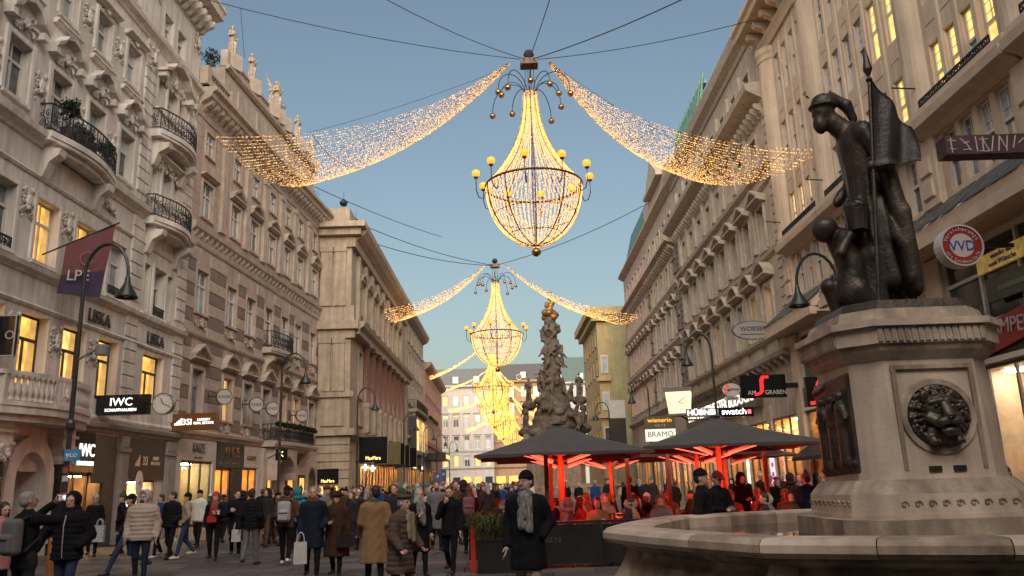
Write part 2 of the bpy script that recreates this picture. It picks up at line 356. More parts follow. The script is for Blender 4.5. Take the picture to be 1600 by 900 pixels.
        for i in range(len(top) - 1):
            (x0, a), (x1, b) = top[i], top[i + 1]
            mb.add([(sc + x0, -.03, z + a), (sc + x1, -.03, z + b), (sc + x1, p, z + b), (sc + x0, p, z + a), (sc + x0, -.03, z + a + .14), (sc + x1, -.03, z + b + .14), (sc + x1, p + .04, z + b + .14), (sc + x0, p + .04, z + a + .14)],
                   [(0, 1, 2, 3), (4, 7, 6, 5), (3, 2, 6, 7), (0, 3, 7, 4), (1, 5, 6, 2)])
        if top: mb.prism([(sc + x, z + a + .02) for x, a in (top if not s.flip else top)][::-1], -.03, .06)
        return s.part(mb, 'pediment', m or s.wallm)
    def brackets(s, a, b, n, z, w, h, p, m=None, name='bracket'):
        k = ('b', w, h, p, (m or s.wallm).name)
        if k not in _WC:
            mb = MB(); mb.extrude_profile([(-.03, 0), (p * .25, 0), (p * .45, h * .3), (p * .9, h * .55), (p, h * .8), (p, h), (-.03, h)], -w / 2, w / 2); _WC[k] = mb.mesh(name, m or s.wallm)
        for i in range(n): s.put(name, _WC[k], a + (b - a) * (i + .5) / n, 0, z)
def scroll_mesh(w, h, m, seed=0, dense=1.):
    "relief of scrolls, leaves and a shell, w wide and h high, centred on its foot"
    rr = random.Random(seed); mb = MB()
    for sx in (-1, 1):
        for q in range(int(5 * dense)):
            cx, cz, r0 = sx * rr.uniform(.08, .42) * w, rr.uniform(.12, .85) * h, rr.uniform(.08, .18) * min(w, h); a0 = rr.uniform(0, 6); tn = rr.uniform(1.2, 2.) * sx
            mb.tube([(cx + r0 * (1 - i / 11) * math.cos(a0 + tn * 2 * math.pi * i / 10), .03 + .03 * i / 10, cz + r0 * (1 - i / 11) * math.sin(a0 + tn * 2 * math.pi * i / 10)) for i in range(10)], .035, 5, .02)
        for q in range(int(7 * dense)):
            mb.ball((sx * rr.uniform(.02, .46) * w, .03, rr.uniform(.05, .95) * h), rr.uniform(.035, .085), 6, rr.uniform(.7, 1.6))
    for i in range(7):
        a = math.pi * (i + .5) / 7; mb.tube([(0, .08, h * .3), (math.cos(a) * w * .14, .1, h * .3 + math.sin(a) * h * .42)], .03, 5, .05)
    mb.ball((0, .1, h * .33), .09, 8)
    return mb.mesh('ornament', m, True)
def railing_mesh(L, h, m, seed=1, step=.42):
    "wrought iron railing along x with scroll infill"
    mb = MB(); mb.box(-L / 2, L / 2, -.022, .022, h - .045, h); mb.box(-L / 2, L / 2, -.015, .015, .06, .09)
    n = max(1, round(L / step)); d = L / n
    for i in range(n + 1): mb.box(-L / 2 + i * d - .014, -L / 2 + i * d + .014, -.014, .014, 0, h - .045)
    for i in range(n):
        c = -L / 2 + (i + .5) * d
        for sg in (-1, 1):
            for zc, r0 in ((.30, .15), (.62, .13)):
                mb.tube([(c + sg * (.085 + r0 * .1) + r0 * (1 - j / 9) * .62 * math.cos(sg * j * .9 + 1.2), .0, h * zc + r0 * (1 - j / 9) * math.sin(sg * j * .9 + 1.2)) for j in range(8)], .019, 4)
        mb.tube([(c, 0, .09), (c + .05, 0, h * .3), (c - .05, 0, h * .6), (c, 0, h - .05)], .018, 4)
        mb.ball((c, .0, h * .47), .035, 6)
    return mb.mesh('railing', m)
def baluster_mesh(h, r, m):
    mb = MB(); mb.lathe([(r, 0), (r, .06 * h), (r * .5, .12 * h), (r * .62, .2 * h), (r * 1.0, .38 * h), (r * .72, .55 * h), (r * .42, .78 * h), (r * .6, .88 * h), (r, .94 * h), (r, h)], n=8); return mb.mesh('baluster', m, True)
def blade_sign(name, label, pos, w, h, t, bm, face=None, cat='sign'):
    "board standing out from a wall, facing up and down the street"
    r = empty(name, pos, 0, label, cat)
    mb = MB(); mb.box(-w / 2, w / 2, -t / 2, t / 2, -h / 2, h / 2); mb.build('board', bm, r)
    return r
WHITE_E = emit('sign_white', (1, .97, .92), 1.3); 
# ------------------------------------------------------------------ ground and paving
GR = [mat('granite_a', (.10, .09, .084), .62, .18, 6, .15, 60), mat('granite_b', (.068, .061, .058), .6, .18, 6, .15, 60), mat('granite_c', (.135, .121, .11), .65, .18, 6, .15, 60)]
JOINT = mat('paving_joint', (.028, .025, .023), .85, .15)
mb = MB(); mb.add([(-900, -200, -.02), (900, -200, -.02), (900, 1500, -.02), (-900, 1500, -.02)], [(0, 1, 2, 3)])
GROUND = tag(mb.build('ground', JOINT), kind='structure')
_sl = {}
def slab_mesh(wx, wy, k):
    q = (round(wx, 2), round(wy, 2), k)
    if q not in _sl:
        b = MB(); c = .008; x, y = wx / 2 - .011, wy / 2 - .011
        b.add([(-x, -y, -.018), (x, -y, -.018), (x, y, -.018), (-x, y, -.018), (-x, -y, -.004), (x, -y, -.004), (x, y, -.004), (-x, y, -.004), (-x + c, -y + c, 0), (x - c, -y + c, 0), (x - c, y - c, 0), (-x + c, y - c, 0)],
              [(0, 1, 5, 4), (1, 2, 6, 5), (2, 3, 7, 6), (3, 0, 4, 7), (4, 5, 9, 8), (5, 6, 10, 9), (6, 7, 11, 10), (7, 4, 8, 11), (8, 9, 10, 11)])
        _sl[q] = b.mesh('paving_slab', GR[k])
    return _sl[q]
rest = MB(); near = 0; rr = random.Random(3); cand = []
y = 8.0; row = 0
while y < 62:
    d = .62 if row % 3 else .8
    x = -15.6 + rr.uniform(0, 1.2)
    while x < 12.6:
        wx = rr.choice((.9, 1.2, 1.35, 1.6)); k = rr.randrange(3); cand.append((x + wx / 2, y + d / 2, wx, d, k)); x += wx
    y += d; row += 1
def vis(c):  # slabs that show largest: near, inside the view, on the open pavement
    return 14.5 < c[1] < 30 and -.66 * c[1] < c[0] < .12 * c[1]
nv = sorted([c for c in cand if vis(c)], key=lambda c: c[1])[:300]; nvs = set(map(id, nv))
for c in nv: link('paving_slab', slab_mesh(c[2], c[3], c[4]), GROUND, (c[0], c[1], rr.uniform(-.002, .002)), (0, 0, rr.uniform(-.004, .004)))
for c in cand:
    if id(c) in nvs: continue
    x, y, wx, d, k = c; rest.cm = k; rest.add([(x - wx / 2 + .012, y - d / 2 + .012, 0), (x + wx / 2 - .012, y - d / 2 + .012, 0), (x + wx / 2 - .012, y + d / 2 - .012, 0), (x - wx / 2 + .012, y + d / 2 - .012, 0)], [(0, 1, 2, 3)])
tag(rest.build('paving_field', GR, GROUND), kind='stuff')
mb = MB(); mb.add([(-40, 62, -.006), (40, 62, -.006), (40, 260, -.006), (-40, 260, -.006)], [(0, 1, 2, 3)]); tag(mb.build('street', GR[0]), kind='structure')

# ------------------------------------------------------------------ building A: cream stucco house, left
WA = mat('cream_stucco', (.74, .68, .615), .82, .12, .9, .15, 30, streak=.26)
WA2 = mat('cream_stucco_relief', (.65, .59, .53), .85, .18, 6, .2, 30)
A = Fac('ornate_house', 'cream stucco house with scrolled window heads and iron balconies, nearest on the left', (-15.05, 31.45), (.008, 1), True, -14.5, 5.1, 24.6, WA)
COLS = [-13.15, -10.8, -8.45, -6.1, -3.75, -1.4]
ORN_A = scroll_mesh(1.5, .75, WA2, 3, 1.3); ORN_B = scroll_mesh(1.2, .4, WA2, 5, .8); ORN_C = scroll_mesh(2.1, 1.1, WA2, 9, 3.4); ORN_P = scroll_mesh(.75, 1.1, WA2, 12, 1.2)
for i, c in enumerate(COLS):
    A.window(c, 5.15, 1.5, 2.25, FR_D, 0 if i % 2 else 1, .45, 'T', sill=False)
    A.window(c, 9.05, 1.25, 2.05, FR_W, (0 if i in (3, 4) else None), .34)
    A.surround(c, 9.05, 1.25, 2.05, .16)
    A.window(c, 13.75, 1.15, 1.9, FR_W, None, .34); A.surround(c, 13.75, 1.15, 1.9, .2, .08)
    A.pediment(c, 16.15, 1.9, 'wave', WA, .36, .62); A.put('ornament', ORN_A, c, .05, 15.92)
    A.window(c, 17.75, 1.05, 1.65, FR_W, None, .34); A.surround(c, 17.75, 1.05, 1.65, .17, .07)
    A.pediment(c, 19.65, 1.7, 'flat', WA, .3); A.put('ornament', ORN_B, c, .02, 19.42)
    A.pediment(c, 17.28, 1.6, 'flat', WA, .2)
    A.window(c, 21.35, .95, 1.35, FR_W, None, .34); A.surround(c, 21.35, .95, 1.35, .14, .06)
    if i < 5:
        mid = c + 1.175
        for z in (5.3, 9.3, 13.9, 17.9, 21.4):
            A.put('ornament', ORN_P, mid, -.01, z + .25 if z > 12 else z + .9)
# last bay, framed by rusticated piers
for z0, h, w in ((5.3, 2.1, 1.9), (9.0, 2.05, 1.1), (14.0, 1.5, .85), (18.0, 1.4, 1.0)):
    A.window(2.35, z0, w, h, FR_D if z0 < 6 else FR_W, 0 if z0 < 6 else None, .4, 'T' if z0 < 6 else 'cross', sill=z0 > 6)
    if z0 > 6:
        A.surround(2.35, z0, w, h, .16)
        for q in (-1.1, 1.1): A.window(2.35 + q, z0, .5, h, FR_W, None, .34, 'sash')
A.window(1.55, 21.3, .9, 1.35, FR_W); A.window(2.95, 21.3, .9, 1.35, FR_W)
A.pediment(2.35, 19.45, 3.3, 'wave', WA, .45, .85); A.put('ornament', ORN_C, 2.35, .03, 19.2); A.put('ornament', ORN_C, 2.35, .03, 15.3)
A.pediment(2.35, 15.75, 2.6, 'arc', WA, .35, .5)
for s0, s1 in ((-.35, .65), (4.1, 5.06)):      # rusticated blocks
    z = 4.75; k = 0
    while z < 20.6:
        h = .5
        if not (8.3 < z < 9.0 or 12.5 < z < 13.6):
            mb = A.mb(); mb.bbox(s0, s1, -.03, .07, z + .015, z + h - .015, .03); A.part(mb, 'stone_block', WA)
        z += h
    A.put('ornament', ORN_P, (s0 + s1) / 2, .06, 19.3); A.put('ornament', ORN_P, (s0 + s1) / 2, .02, 22.6)
CORN = [(.08, 0), (.10, .1), (.22, .2), (.25, .34), (.42, .42), (.46, .62)]
A.course(-14.5, 5.1, 8.55, [(.05, 0), (.09, .06), (.22, .14), (.26, .28), (.08, .33)], 'string_course'); A.course(-14.5, 5.1, 7.55, [(.05, 0), (.1, .08), (.06, .14)], 'string_course')
A.course(-14.5, 5.1, 12.75, [(.06, 0), (.12, .1), (.34, .25), (.38, .45), (.1, .55)], 'string_course'); A.course(-14.5, 5.1, 11.7, [(.05, 0), (.1, .08), (.06, .14)], 'string_course')
A.course(-14.5, 5.1, 20.55, [(.06, 0), (.12, .1), (.3, .22), (.34, .38), (.06, .46)], 'string_course')
A.course(-14.5, 5.35, 24.2, [(.1, 0), (.15, .2), (.5, .45), (.95, .55), (1.0, .85), (1.1, .95), (1.1, 1.1)], 'cornice'); A.brackets(-14.3, 5.1, 34, 23.75, .22, .62, .75, WA)
for i in range(6): A.put('ornament', ORN_B, COLS[i] + 1.175 if i < 5 else .2, .02, 23.1)
for c, sz in ((-2.3, 1), (1.0, 1)): A.put('ornament', ORN_B, c, .02, 12.1)
mb = A.mb(); mb.extrude_profile([(.9, 25.3), (.7, 25.5), (-3.5, 28.2), (-9, 28.2), (-9, 25.3)], -14.5, 5.1); A.part(mb, 'roof', mat('slate', (.09, .10, .105), .55, .2, 8))
# balconies
RAIL = {}
def balcony(F, s0, s1, z, p, curve=.35, rail_h=.95, m=None, bm=WA, ends=True):
    pts = [(s0, 0)] + [(s0 + (s1 - s0) * i / 10, p * (1 - curve) + p * curve * math.sin(math.pi * i / 10)) for i in range(11)] + [(s1, 0)]
    mb = F.mb(); mb.slab(pts, z - .2, z); mb.slab([(a, b * .93) for a, b in pts], z - .32, z - .2)
    mb.slab([(s0 + .3 + (a - s0 - .0) * (s1 - s0 - .6) / (s1 - s0), b * .7) for a, b in pts], z - .5, z - .32)
    b = F.part(mb, 'balcony', bm)
    segs = [pts[1:][i:i + 2] for i in range(0, 10)] + [[pts[0], pts[1]], [pts[-2], pts[-1]]]
    for (a, c) in segs:
        L = math.hypot(c[0] - a[0], c[1] - a[1]); key = (round(L, 2), rail_h)
        if key not in RAIL: RAIL[key] = railing_mesh(L, rail_h, IRON, 1, .45)
        dx = (c[0] - a[0]) * (-1 if F.flip else 1)
        link('railing', RAIL[key], b, (F.X((a[0] + c[0]) / 2), (a[1] + c[1]) / 2 - .05, z), (0, 0, math.atan2(c[1] - a[1], dx)))
    for q in (s0 + .5, s1 - .5):
        mb = F.mb(); mb.extrude_profile([(-.02, z - 1.5), (.12, z - 1.45), (.3, z - .95), (p * .7, z - .72), (p * .75, z - .5), (-.02, z - .5)], q - .2, q + .2); F.part(mb, 'console', bm, None)
    return b
balcony(A, -7.1, -2.85, 13.25, .85, .45); balcony(A, .45, 4.2, 16.75, 1.0, .5); balcony(A, .45, 4.2, 12.9, 1.0, .5)
for c in (-8.45, -3.75, -1.4, 2.35):
    mb = RAIL.setdefault('small', railing_mesh(1.25, .42, IRON, 2, .3)); A.put('window_railing', mb, c, .04, 9.0)
# LISKA lettering on the frieze
LTR = mat('dark_letter', (.06, .045, .04), .5, 0)
for c in (-2.35, 2.3): text('LISKA', .66, LTR, A.root, (A.X(c), .06, 8.02), (R(90), 0, R(180)), ext=.03, name='lettering', sx=.95)
# shop front: pilasters, cornice, portal
STN = mat('grey_stone', (.30, .275, .25), .7, .12, 3, .1, 40); BLK = mat('black_glass', (.012, .012, .013), .12, 0); BRZ = mat('bronze_cladding', (.075, .06, .048), .4, .12); BLKM = mat('black_marble', (.02, .022, .022), .2, .3, 5)
A.course(-4.2, 5.1, 3.98, [(.14, 0), (.18, .1), (.3, .16), (.34, .3), (.16, .36)], 'shop_cornice', STN)
A.course(-14.5, 5.1, 4.4, [(.04, 0), (.08, .1), (.03, .2)], 'string_course')
for a, b in ((-.2, .65), (3.85, 5.0)):
    mb = A.mb(); mb.box(a, b, -.05, .2, 0, .5); mb.bbox(a + .06, b - .06, -.05, .15, .5, 3.35, .04); mb.box(a + .02, b - .02, -.05, .2, 3.35, 3.5); mb.bbox(a + .1, b - .1, -.05, .17, 3.5, 3.95, .05); A.part(mb, 'pilaster', STN)
    mb = A.mb(); mb.bbox(a + .2, b - .2, .14, .18, .7, 3.15, .03); A.part(mb, 'pilaster_panel', STN)
def shop(F, a, b, z0, z1, d, glow, name='shop_window', frames=2, back=None, fr=FR_D, seed=1, glz=True, goods=True):
    "recessed, lit display behind panes"
    F.hole(a, b, z0, z1, .06, False)
    rr = random.Random(seed); mb = F.mb(); mb.add([(a, -.06, z0), (b, -.06, z0), (b, -d, z0), (a, -d, z0), (a, -.06, z1), (b, -.06, z1), (b, -d, z1), (a, -d, z1)], [(0, 1, 2, 3), (2, 6, 7, 3), (0, 3, 7, 4), (1, 5, 6, 2), (4, 7, 6, 5)])
    r = F.part(mb, name, back or mat('shop_interior', (.55, .38, .2), .7, .25, 2))
    mb = F.mb(); n = max(1, int((b - a) / 1.1))
    for i in range(n): c = a + (b - a) * (i + .5) / n; mb.box(c - .3, c + .3, -d * .55 - .12, -d * .55 + .12, z1 - .07, z1 - .02)
    F.part(mb, 'ceiling_lamp', glow, r)
    if goods:
        for i in range(max(2, int((b - a) / .75))):
            c = a + (b - a) * (i + .5 + rr.uniform(-.2, .2)) / max(2, int((b - a) / .75)); h = rr.uniform(.5, 1.3); mb = F.mb()
            if rr.random() < .45:
                mb.lathe([(.02, 0), (.17, .05), (.12, .3), (.17, .5), (.16, .62), (.05, .7), (.08, .82), (.03, .92)], (c, -.45, z0 + .35), 8, sy=.7); F.part(mb, 'dress_form', rr.choice([mat('cloth_dark', (.05, .05, .06), .8, .2), mat('cloth_red', (.3, .05, .04), .8, .2), mat('cloth_cream', (.5, .42, .3), .8, .2)]), r, True)
            else:
                for z in (z0 + .55, z0 + 1.05, z0 + 1.55): mb.box(c - .33, c + .33, -d + .02, -d + .28, z, z + .04)
                for q in range(7): x = c - .28 + .09 * q; mb.box(x, x + .07, -d + .04, -d + .22, z0 + .59 + .5 * (q % 3), z0 + .59 + .5 * (q % 3) + rr.uniform(.1, .32))
                F.part(mb, 'shelf', rr.choice([mat('shelf_goods_a', (.5, .3, .12), .5, .5, 14), mat('shelf_goods_b', (.12, .09, .07), .5, .5, 14)]), r)
    if glz:
        mb = F.mb(); mb.box(a + .03, b - .03, -.055, -.045, z0 + .03, z1 - .03); F.part(mb, 'glass_pane', SHOPGLASS, r)
    mb = F.mb(); mb.box(a - .02, b + .02, -.05, .03, z1 - .06, z1 + .02); mb.box(a - .02, b + .02, -.05, .03, z0 - .04, z0 + .06)
    for i in range(frames + 1): c = a + (b - a) * i / frames; mb.box(c - .035, c + .035, -.05, .028, z0 + .06, z1 - .06)
    F.part(mb, 'window_frame', fr, r)
    return r
GLOW_W = emit('shop_lamp_warm', (1, .58, .2), 70); GLOW_N = emit('shop_lamp_neutral', (1, .80, .55), 55); GLOW_A = emit('shop_lamp_amber', (1, .46, .1), 85)
mb = A.mb(); mb.box(-4.0, -2.2, -.02, .22, 2.55, 3.9); A.part(mb, 'sign_panel', BLK); mb = A.mb(); mb.box(-2.15, -1.2, -.02, .12, 2.2, 3.9); A.part(mb, 'cladding_panel', BRZ)
text('IWC', .62, WHITE_E, A.root, (A.X(-2.75), .24, 3.28), (R(90), 0, R(180)), sx=.85); text('SCHAFFHAUSEN', .2, WHITE_E, A.root, (A.X(-2.8), .24, 2.85), (R(90), 0, R(180)), sx=.75)
shop(A, -4.0, -1.25, .15, 2.5, 1.1, GLOW_W, frames=3, seed=4, back=mat('dark_interior', (.12, .07, .04), .6, .3, 3))
mb = A.mb(); mb.box(-1.15, -.25, -.02, .05, 0, 3.9); A.part(mb, 'cladding_panel', BRZ)
mb = A.mb(); mb.box(.66, 3.84, -.02, .1, 2.35, 3.9); A.part(mb, 'sign_panel', mat('brown_fascia', (.045, .036, .03), .4, .15))
text('3SI', .5, mat('gilt_letter', (.75, .6, .4), .4, 0), A.root, (A.X(2.0), .12, 3.05), (R(90), 0, R(180)), sx=.8); text('LUXURY\nREAL ESTATE', .2, MATS['gilt_letter'], A.root, (A.X(2.95), .12, 3.08), (R(90), 0, R(180)), sx=.7)
mb = A.mb()
for i in range(4): mb.box(1.2 + i * .1, 1.27 + i * .1, .1, .115, 2.86, 2.98 + i * .1)
A.part(mb, 'logo_bars', MATS['gilt_letter'])
shop(A, .75, 3.1, .2, 2.3, 1.3, GLOW_N, frames=2, seed=8)
mb = A.mb(); mb.box(1.2, 2.1, -.9, -.86, .8, 1.6); A.part(mb, 'display_screen', emit('green_screen', (.45, 1, .6), 1.3)); mb = A.mb(); mb.box(2.45, 3.0, -.9, -.86, 1.2, 1.75); A.part(mb, 'display_screen', emit('white_screen', (.9, .95, 1), 1.2))
o = A.mb(); o.lathe([(.001, -.02), (.3, -.02), (.3, .02), (.001, .02)], n=24, sy=1.6); q = link('oval_plate', o.mesh('oval_plate', mat('plate_white', (.7, .68, .64), .5, 0)), A.root, (A.X(1.6), .12, 2.2), (R(90), 0, 0)); text('12', .2, LTR, A.root, (A.X(1.6), .15, 2.2), (R(90), 0, R(180)))
# portal: rounded arch between dark columns, balcony above
PS = WA
A.hole(-6.7, -5.2, 0, 2.55, .9)
mb = A.mb(); n = 12; cx, cz, r0, r1 = -5.95, 2.3, .78, 1.25
for i in range(n):
    a0, a1 = math.pi * i / n, math.pi * (i + 1) / n
    P = [(cx + r * math.cos(a), cz + r * 1.05 * math.sin(a)) for a, r in ((a0, r0), (a1, r0), (a1, r1), (a0, r1))]; mb.prism(P[::-1], -.05, .28)
mb.box(cx - r1, cx - r0, -.05, .28, 0, cz); mb.box(cx + r0, cx + r1, -.05, .28, 0, cz); A.part(mb, 'arch_surround', PS)
mb = A.mb(); mb.box(-6.68, -5.22, -.8, -.75, .05, 2.5); mb.box(-6.0, -5.9, -.76, -.7, .05, 2.5); A.part(mb, 'door', mat('bronze_door', (.09, .06, .04), .4, .3, 5)); 
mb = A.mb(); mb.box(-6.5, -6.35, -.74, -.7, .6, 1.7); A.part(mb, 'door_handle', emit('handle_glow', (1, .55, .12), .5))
for c in (-7.75, -4.4):
    mb = A.mb(); mb.box(c - .42, c + .42, -.03, .5, 0, .35); mb.lathe([(.3, 0), (.3, 2.0), (.27, 2.45)], (c, .2, .35), 14); A.part(mb, 'column', BLKM, smooth=False)
    mb = A.mb(); mb.box(c - .4, c + .4, -.03, .55, 3.25, 3.35); mb.lathe([(.28, 0), (.33, .12), (.3, .25), (.42, .42), (.44, .5)], (c, .2, 2.78), 12); mb.box(c - .36, c + .36, -.03, .5, 3.35, 4.1); mb.box(c - .42, c + .42, -.03, .58, 3.6, 3.68); A.part(mb, 'capital', PS)
    A.put('ornament', scroll_mesh(.6, .5, WA2, 33, 1.6), c, .5, 2.8)
text('12', .32, mat('number_red', (.25, .05, .04), .5, 0), A.root, (A.X(-4.4), .53, 3.85), (R(90), 0, R(180)))
mb = A.mb(); pts = [(-8.6, 0)] + [(-8.6 + 4.9 * i / 12, .75 + .55 * math.sin(math.pi * i / 12)) for i in range(13)] + [(-3.7, 0)]
mb.slab(pts, 4.1, 4.32); mb.slab([(a, b * 1.04) for a, b in pts], 4.32, 4.45); mb.slab([(a, b * .85) for a, b in pts], 3.9, 4.1); PB = A.part(mb, 'stone_balcony', PS)
bal = baluster_mesh(.72, .11, PS); mb = A.mb()
for i in range(24):
    t = (i + .5) / 24; s_, o_ = -8.5 + 4.7 * t, .68 + .52 * math.sin(math.pi * t)
    if 9 <= i <= 14 or i in (0, 23): mb.box(s_ - .1, s_ + .1, o_ - .12, o_ + .05, 4.45, 5.2)
    else: link('baluster', bal, PB, (A.X(s_), o_, 4.47))
mb.slab([(a, b * .97) for a, b in pts[1:-1]] + [(a, b * .97 - .22) for a, b in pts[1:-1]][::-1], 5.2, 5.32); A.part(mb, 'handrail', PS, PB)
A.put('ornament', scroll_mesh(.8, .7, WA2, 44, 1.), -6.15, 1.16, 4.5)
A.walls()
# ------------------------------------------------------------------ building B: striped salmon house with statues on its attic
WB = mat('salmon_stucco', (.52, .41, .34), .82, .12, 1.2, .12, 30, streak=.25); WBL = mat('pale_stone_band', (.47, .385, .33), .8, .12, 3, .15, 40); WBD = mat('brown_stone_band', (.245, .185, .155), .8, .14, 3, .15, 40); WBT = mat('tan_stone', (.50, .415, .345), .8, .12, 2, .12, 40, streak=.12)
B = Fac('striped_house', 'salmon house with brown stone bands and statues along its attic, second on the left', (-14.98, 37.5), (.07, 1), True, -.9, 19.6, 21.2, WB)
BC = [.75, 4.2, 6.8, 9.5, 12.2, 14.65, 17.7]
ORN_D = scroll_mesh(1.3, .55, WBT, 21, 1.)
for i, c in enumerate(BC):
    B.window(c, 5.25, 1.15, 2.15, FR_G, 0 if i in (4, 5) else (2 if i in (1, ) else None), .3, 'cross'); B.surround(c, 5.25, 1.15, 2.15, .17, .1, WBT); B.pediment(c, 7.75, 1.8, 'tri' if i in (0, 3, 6) else 'arc', WBT, .35, .55)
    B.put('ornament', ORN_D, c, .03, 4.5)
    B.window(c, 10.1, 1.2, 2.05, FR_W, None, .22, 'cross'); B.surround(c, 10.1, 1.2, 2.05, .12, .06, WBT); B.put('ornament', ORN_D, c, .02, 9.3)
    B.window(c, 14.85, 1.15, 1.75, FR_W, None, .2, 'cross'); B.surround(c, 14.85, 1.15, 1.75, .14, .07, WBT); B.pediment(c, 16.85, 1.75, 'flat' if i == 0 else ('tri' if i % 2 else 'arc'), WBT, .3, .45)
    B.window(c, 18.05, .95, 1.2, FR_W, None, .2, 'cross', sill=True); B.surround(c, 18.05, .95, 1.2, .12, .05, WBT)
# banded stone courses between the windows
bnd = [(-.85, BC[0] - .77)] + [(BC[i] + .77, BC[i + 1] - .77) for i in range(6)] + [(BC[6] + .77, 19.55)]
z = 4.75; k = 0
while z < 13.1:
    for a, b in bnd:
        inwin = 5.2 < z + .3 < 7.7 or 10.0 < z + .3 < 12.3
        mb = B.mb(); mb.bbox(a, b, -.03, .05 if k % 2 else .035, z + .01, z + .59, .02); B.part(mb, 'stone_block', WBL if k % 2 else WBD)
    z += .6; k += 1
for z in np.arange(14.7, 19.9, .58):
    mb = B.mb(); mb.box(-.9, 0.0, -.02, .012, z, z + .55); B.part(mb, 'stone_block', WB); mb = B.mb(); mb.box(1.5, 3.4, -.02, .012, z, z + .55); B.part(mb, 'stone_block', WB)
for s_ in (2.45, 5.5, 8.15, 10.85, 13.4, 16.2):
    mb = B.mb(); mb.bbox(s_ - .28, s_ + .28, -.02, .16, 14.75, 19.3, .04); mb.box(s_ - .34, s_ + .34, -.02, .2, 19.3, 19.6); mb.box(s_ - .34, s_ + .34, -.02, .2, 14.6, 14.95); B.part(mb, 'pilaster', WBT)
B.course(-.9, 19.6, 13.3, [(.05, 0), (.1, .1), (.12, .5), (.32, .7), (.36, .95), (.08, 1.05)], 'string_course', WBT); B.brackets(-.8, 19.5, 36, 13.45, .16, .5, .25, WBT)
B.course(-.9, 19.6, 4.2, [(.06, 0), (.1, .1), (.22, .2), (.25, .34), (.06, .42)], 'string_course', WBT); B.course(-.9, 19.6, 8.85, [(.05, 0), (.14, .1), (.16, .2), (.05, .26)], 'string_course', WBT)
B.course(-.9, 19.6, 19.75, [(.06, 0), (.12, .2), (.2, .55), (.7, .85), (.75, 1.05), (.95, 1.15), (.95, 1.35)], 'cornice', WBT); B.brackets(-.7, 19.4, 34, 20.0, .3, .6, .62, WBT)
# attic with balustrades, panels, statue plinths
mb = B.mb(); mb.box(2.2, 17.4, -3.0, -.1, 21.2, 23.9); AT = B.part(mb, 'attic_wall', WBT)
for a, b in ((3.9, 5.6), (6.6, 8.6), (11.6, 13.6), (14.5, 16.6)):
    mb = B.mb(); mb.bbox(a, b, -.1, -.04, 21.7, 23.3, .04); B.part(mb, 'attic_panel', WB, AT)
B.course(2.1, 17.5, 23.7, [(.02, 0), (.16, .1), (.2, .25), (.02, .3)], 'attic_cornice', WBT)
bal2 = baluster_mesh(.6, .1, WBT)
def balustrade(F, a, b, z, o, step=.3, root=None, post=2.6):
    mb = F.mb(); mb.box(a, b, o - .14, o + .14, z, z + .12); mb.box(a, b, o - .14, o + .14, z + .72, z + .86); n = max(1, round((b - a) / post))
    for i in range(n + 1): c = a + (b - a) * i / n; mb.box(c - .2, c + .2, o - .2, o + .2, z, z + .95)
    r = F.part(mb, 'balustrade', WBT)
    for i in range(int((b - a) / step)): F.put('baluster', bal2, a + (i + .5) * step, o, z + .12, r).location
    return r
balustrade(B, -.8, 2.0, 21.25, .3, .28); balustrade(B, 2.5, 17.2, 24.02, -.25, .3, post=3.6)
mb = B.mb(); mb.box(1.0, 2.6, -2.6, -2.55, 23.9, 25.0); B.part(mb, 'glass_screen', glass('tinted_glass', (.6, .75, .78)))
# shops of B
def fineprint(F, a, b, o, z, m, h=.1, n=11):
    mb = F.mb(); rr = random.Random(int(z * 100)); d = (b - a) / n
    for i in range(n):
        if i % 5 != 4: mb.box(a + d * (i + .15), a + d * (i + .85), o - .01, o + .006, z - h / 2, z + h / 2 * rr.uniform(.4, 1))
    return F.part(mb, 'fine_print', m)
MARB = mat('pale_marble', (.50, .475, .45), .35, .1, 2); DKM = mat('dark_marble', (.05, .048, .045), .25, .3, 4)
def panel(F, a, b, o, z0, z1, m, name='fascia_panel'):
    mb = F.mb(); mb.bbox(a, b, -.02, o, z0, z1, .015); return F.part(mb, name, m)
panel(B, -.85, 3.15, .1, 3.2, 4.15, MARB); panel(B, 3.2, 6.45, .16, 2.95, 4.2, DKM); panel(B, 6.5, 8.75, .1, 3.0, 4.1, MARB)
panel(B, -.85, -.45, .1, 0, 3.2, MARB, 'shop_pier'); panel(B, 2.75, 3.15, .1, 0, 3.2, MARB, 'shop_pier'); panel(B, 5.0, 6.4, .12, 0, 2.95, BLKM, 'shop_pier'); panel(B, 8.5, 8.8, .1, 0, 3.0, MARB, 'shop_pier')
shop(B, -.45, 2.75, .35, 3.15, 1.5, GLOW_N, frames=3, seed=11, back=mat('olive_interior', (.36, .31, .16), .7, .2, 2)); shop(B, 3.25, 4.95, .3, 2.9, 1.4, GLOW_A, frames=2, seed=12); shop(B, 6.5, 8.45, .4, 2.95, 1.3, GLOW_A, frames=2, seed=13)
BRL = mat('bronze_letter', (.28, .17, .07), .35, 0, metal=.6); DGL = mat('grey_letter', (.13, .11, .10), .5, 0)
text('KNIZE', .62, DGL, B.root, (B.X(1.2), .12, 3.78), (R(90), 0, R(180)), ext=.02, sx=.75); fineprint(B, .75, 1.65, .12, 3.36, DGL)
text('KNIZE', .68, BRL, B.root, (B.X(4.9), .18, 3.72), (R(90), 0, R(180)), ext=.02, sx=.9); fineprint(B, 4.0, 5.8, .18, 3.2, BRL); text('KNIZE', .34, BRL, B.root, (B.X(7.6), .12, 3.5), (R(90), 0, R(180)), ext=.02, sx=1.3)
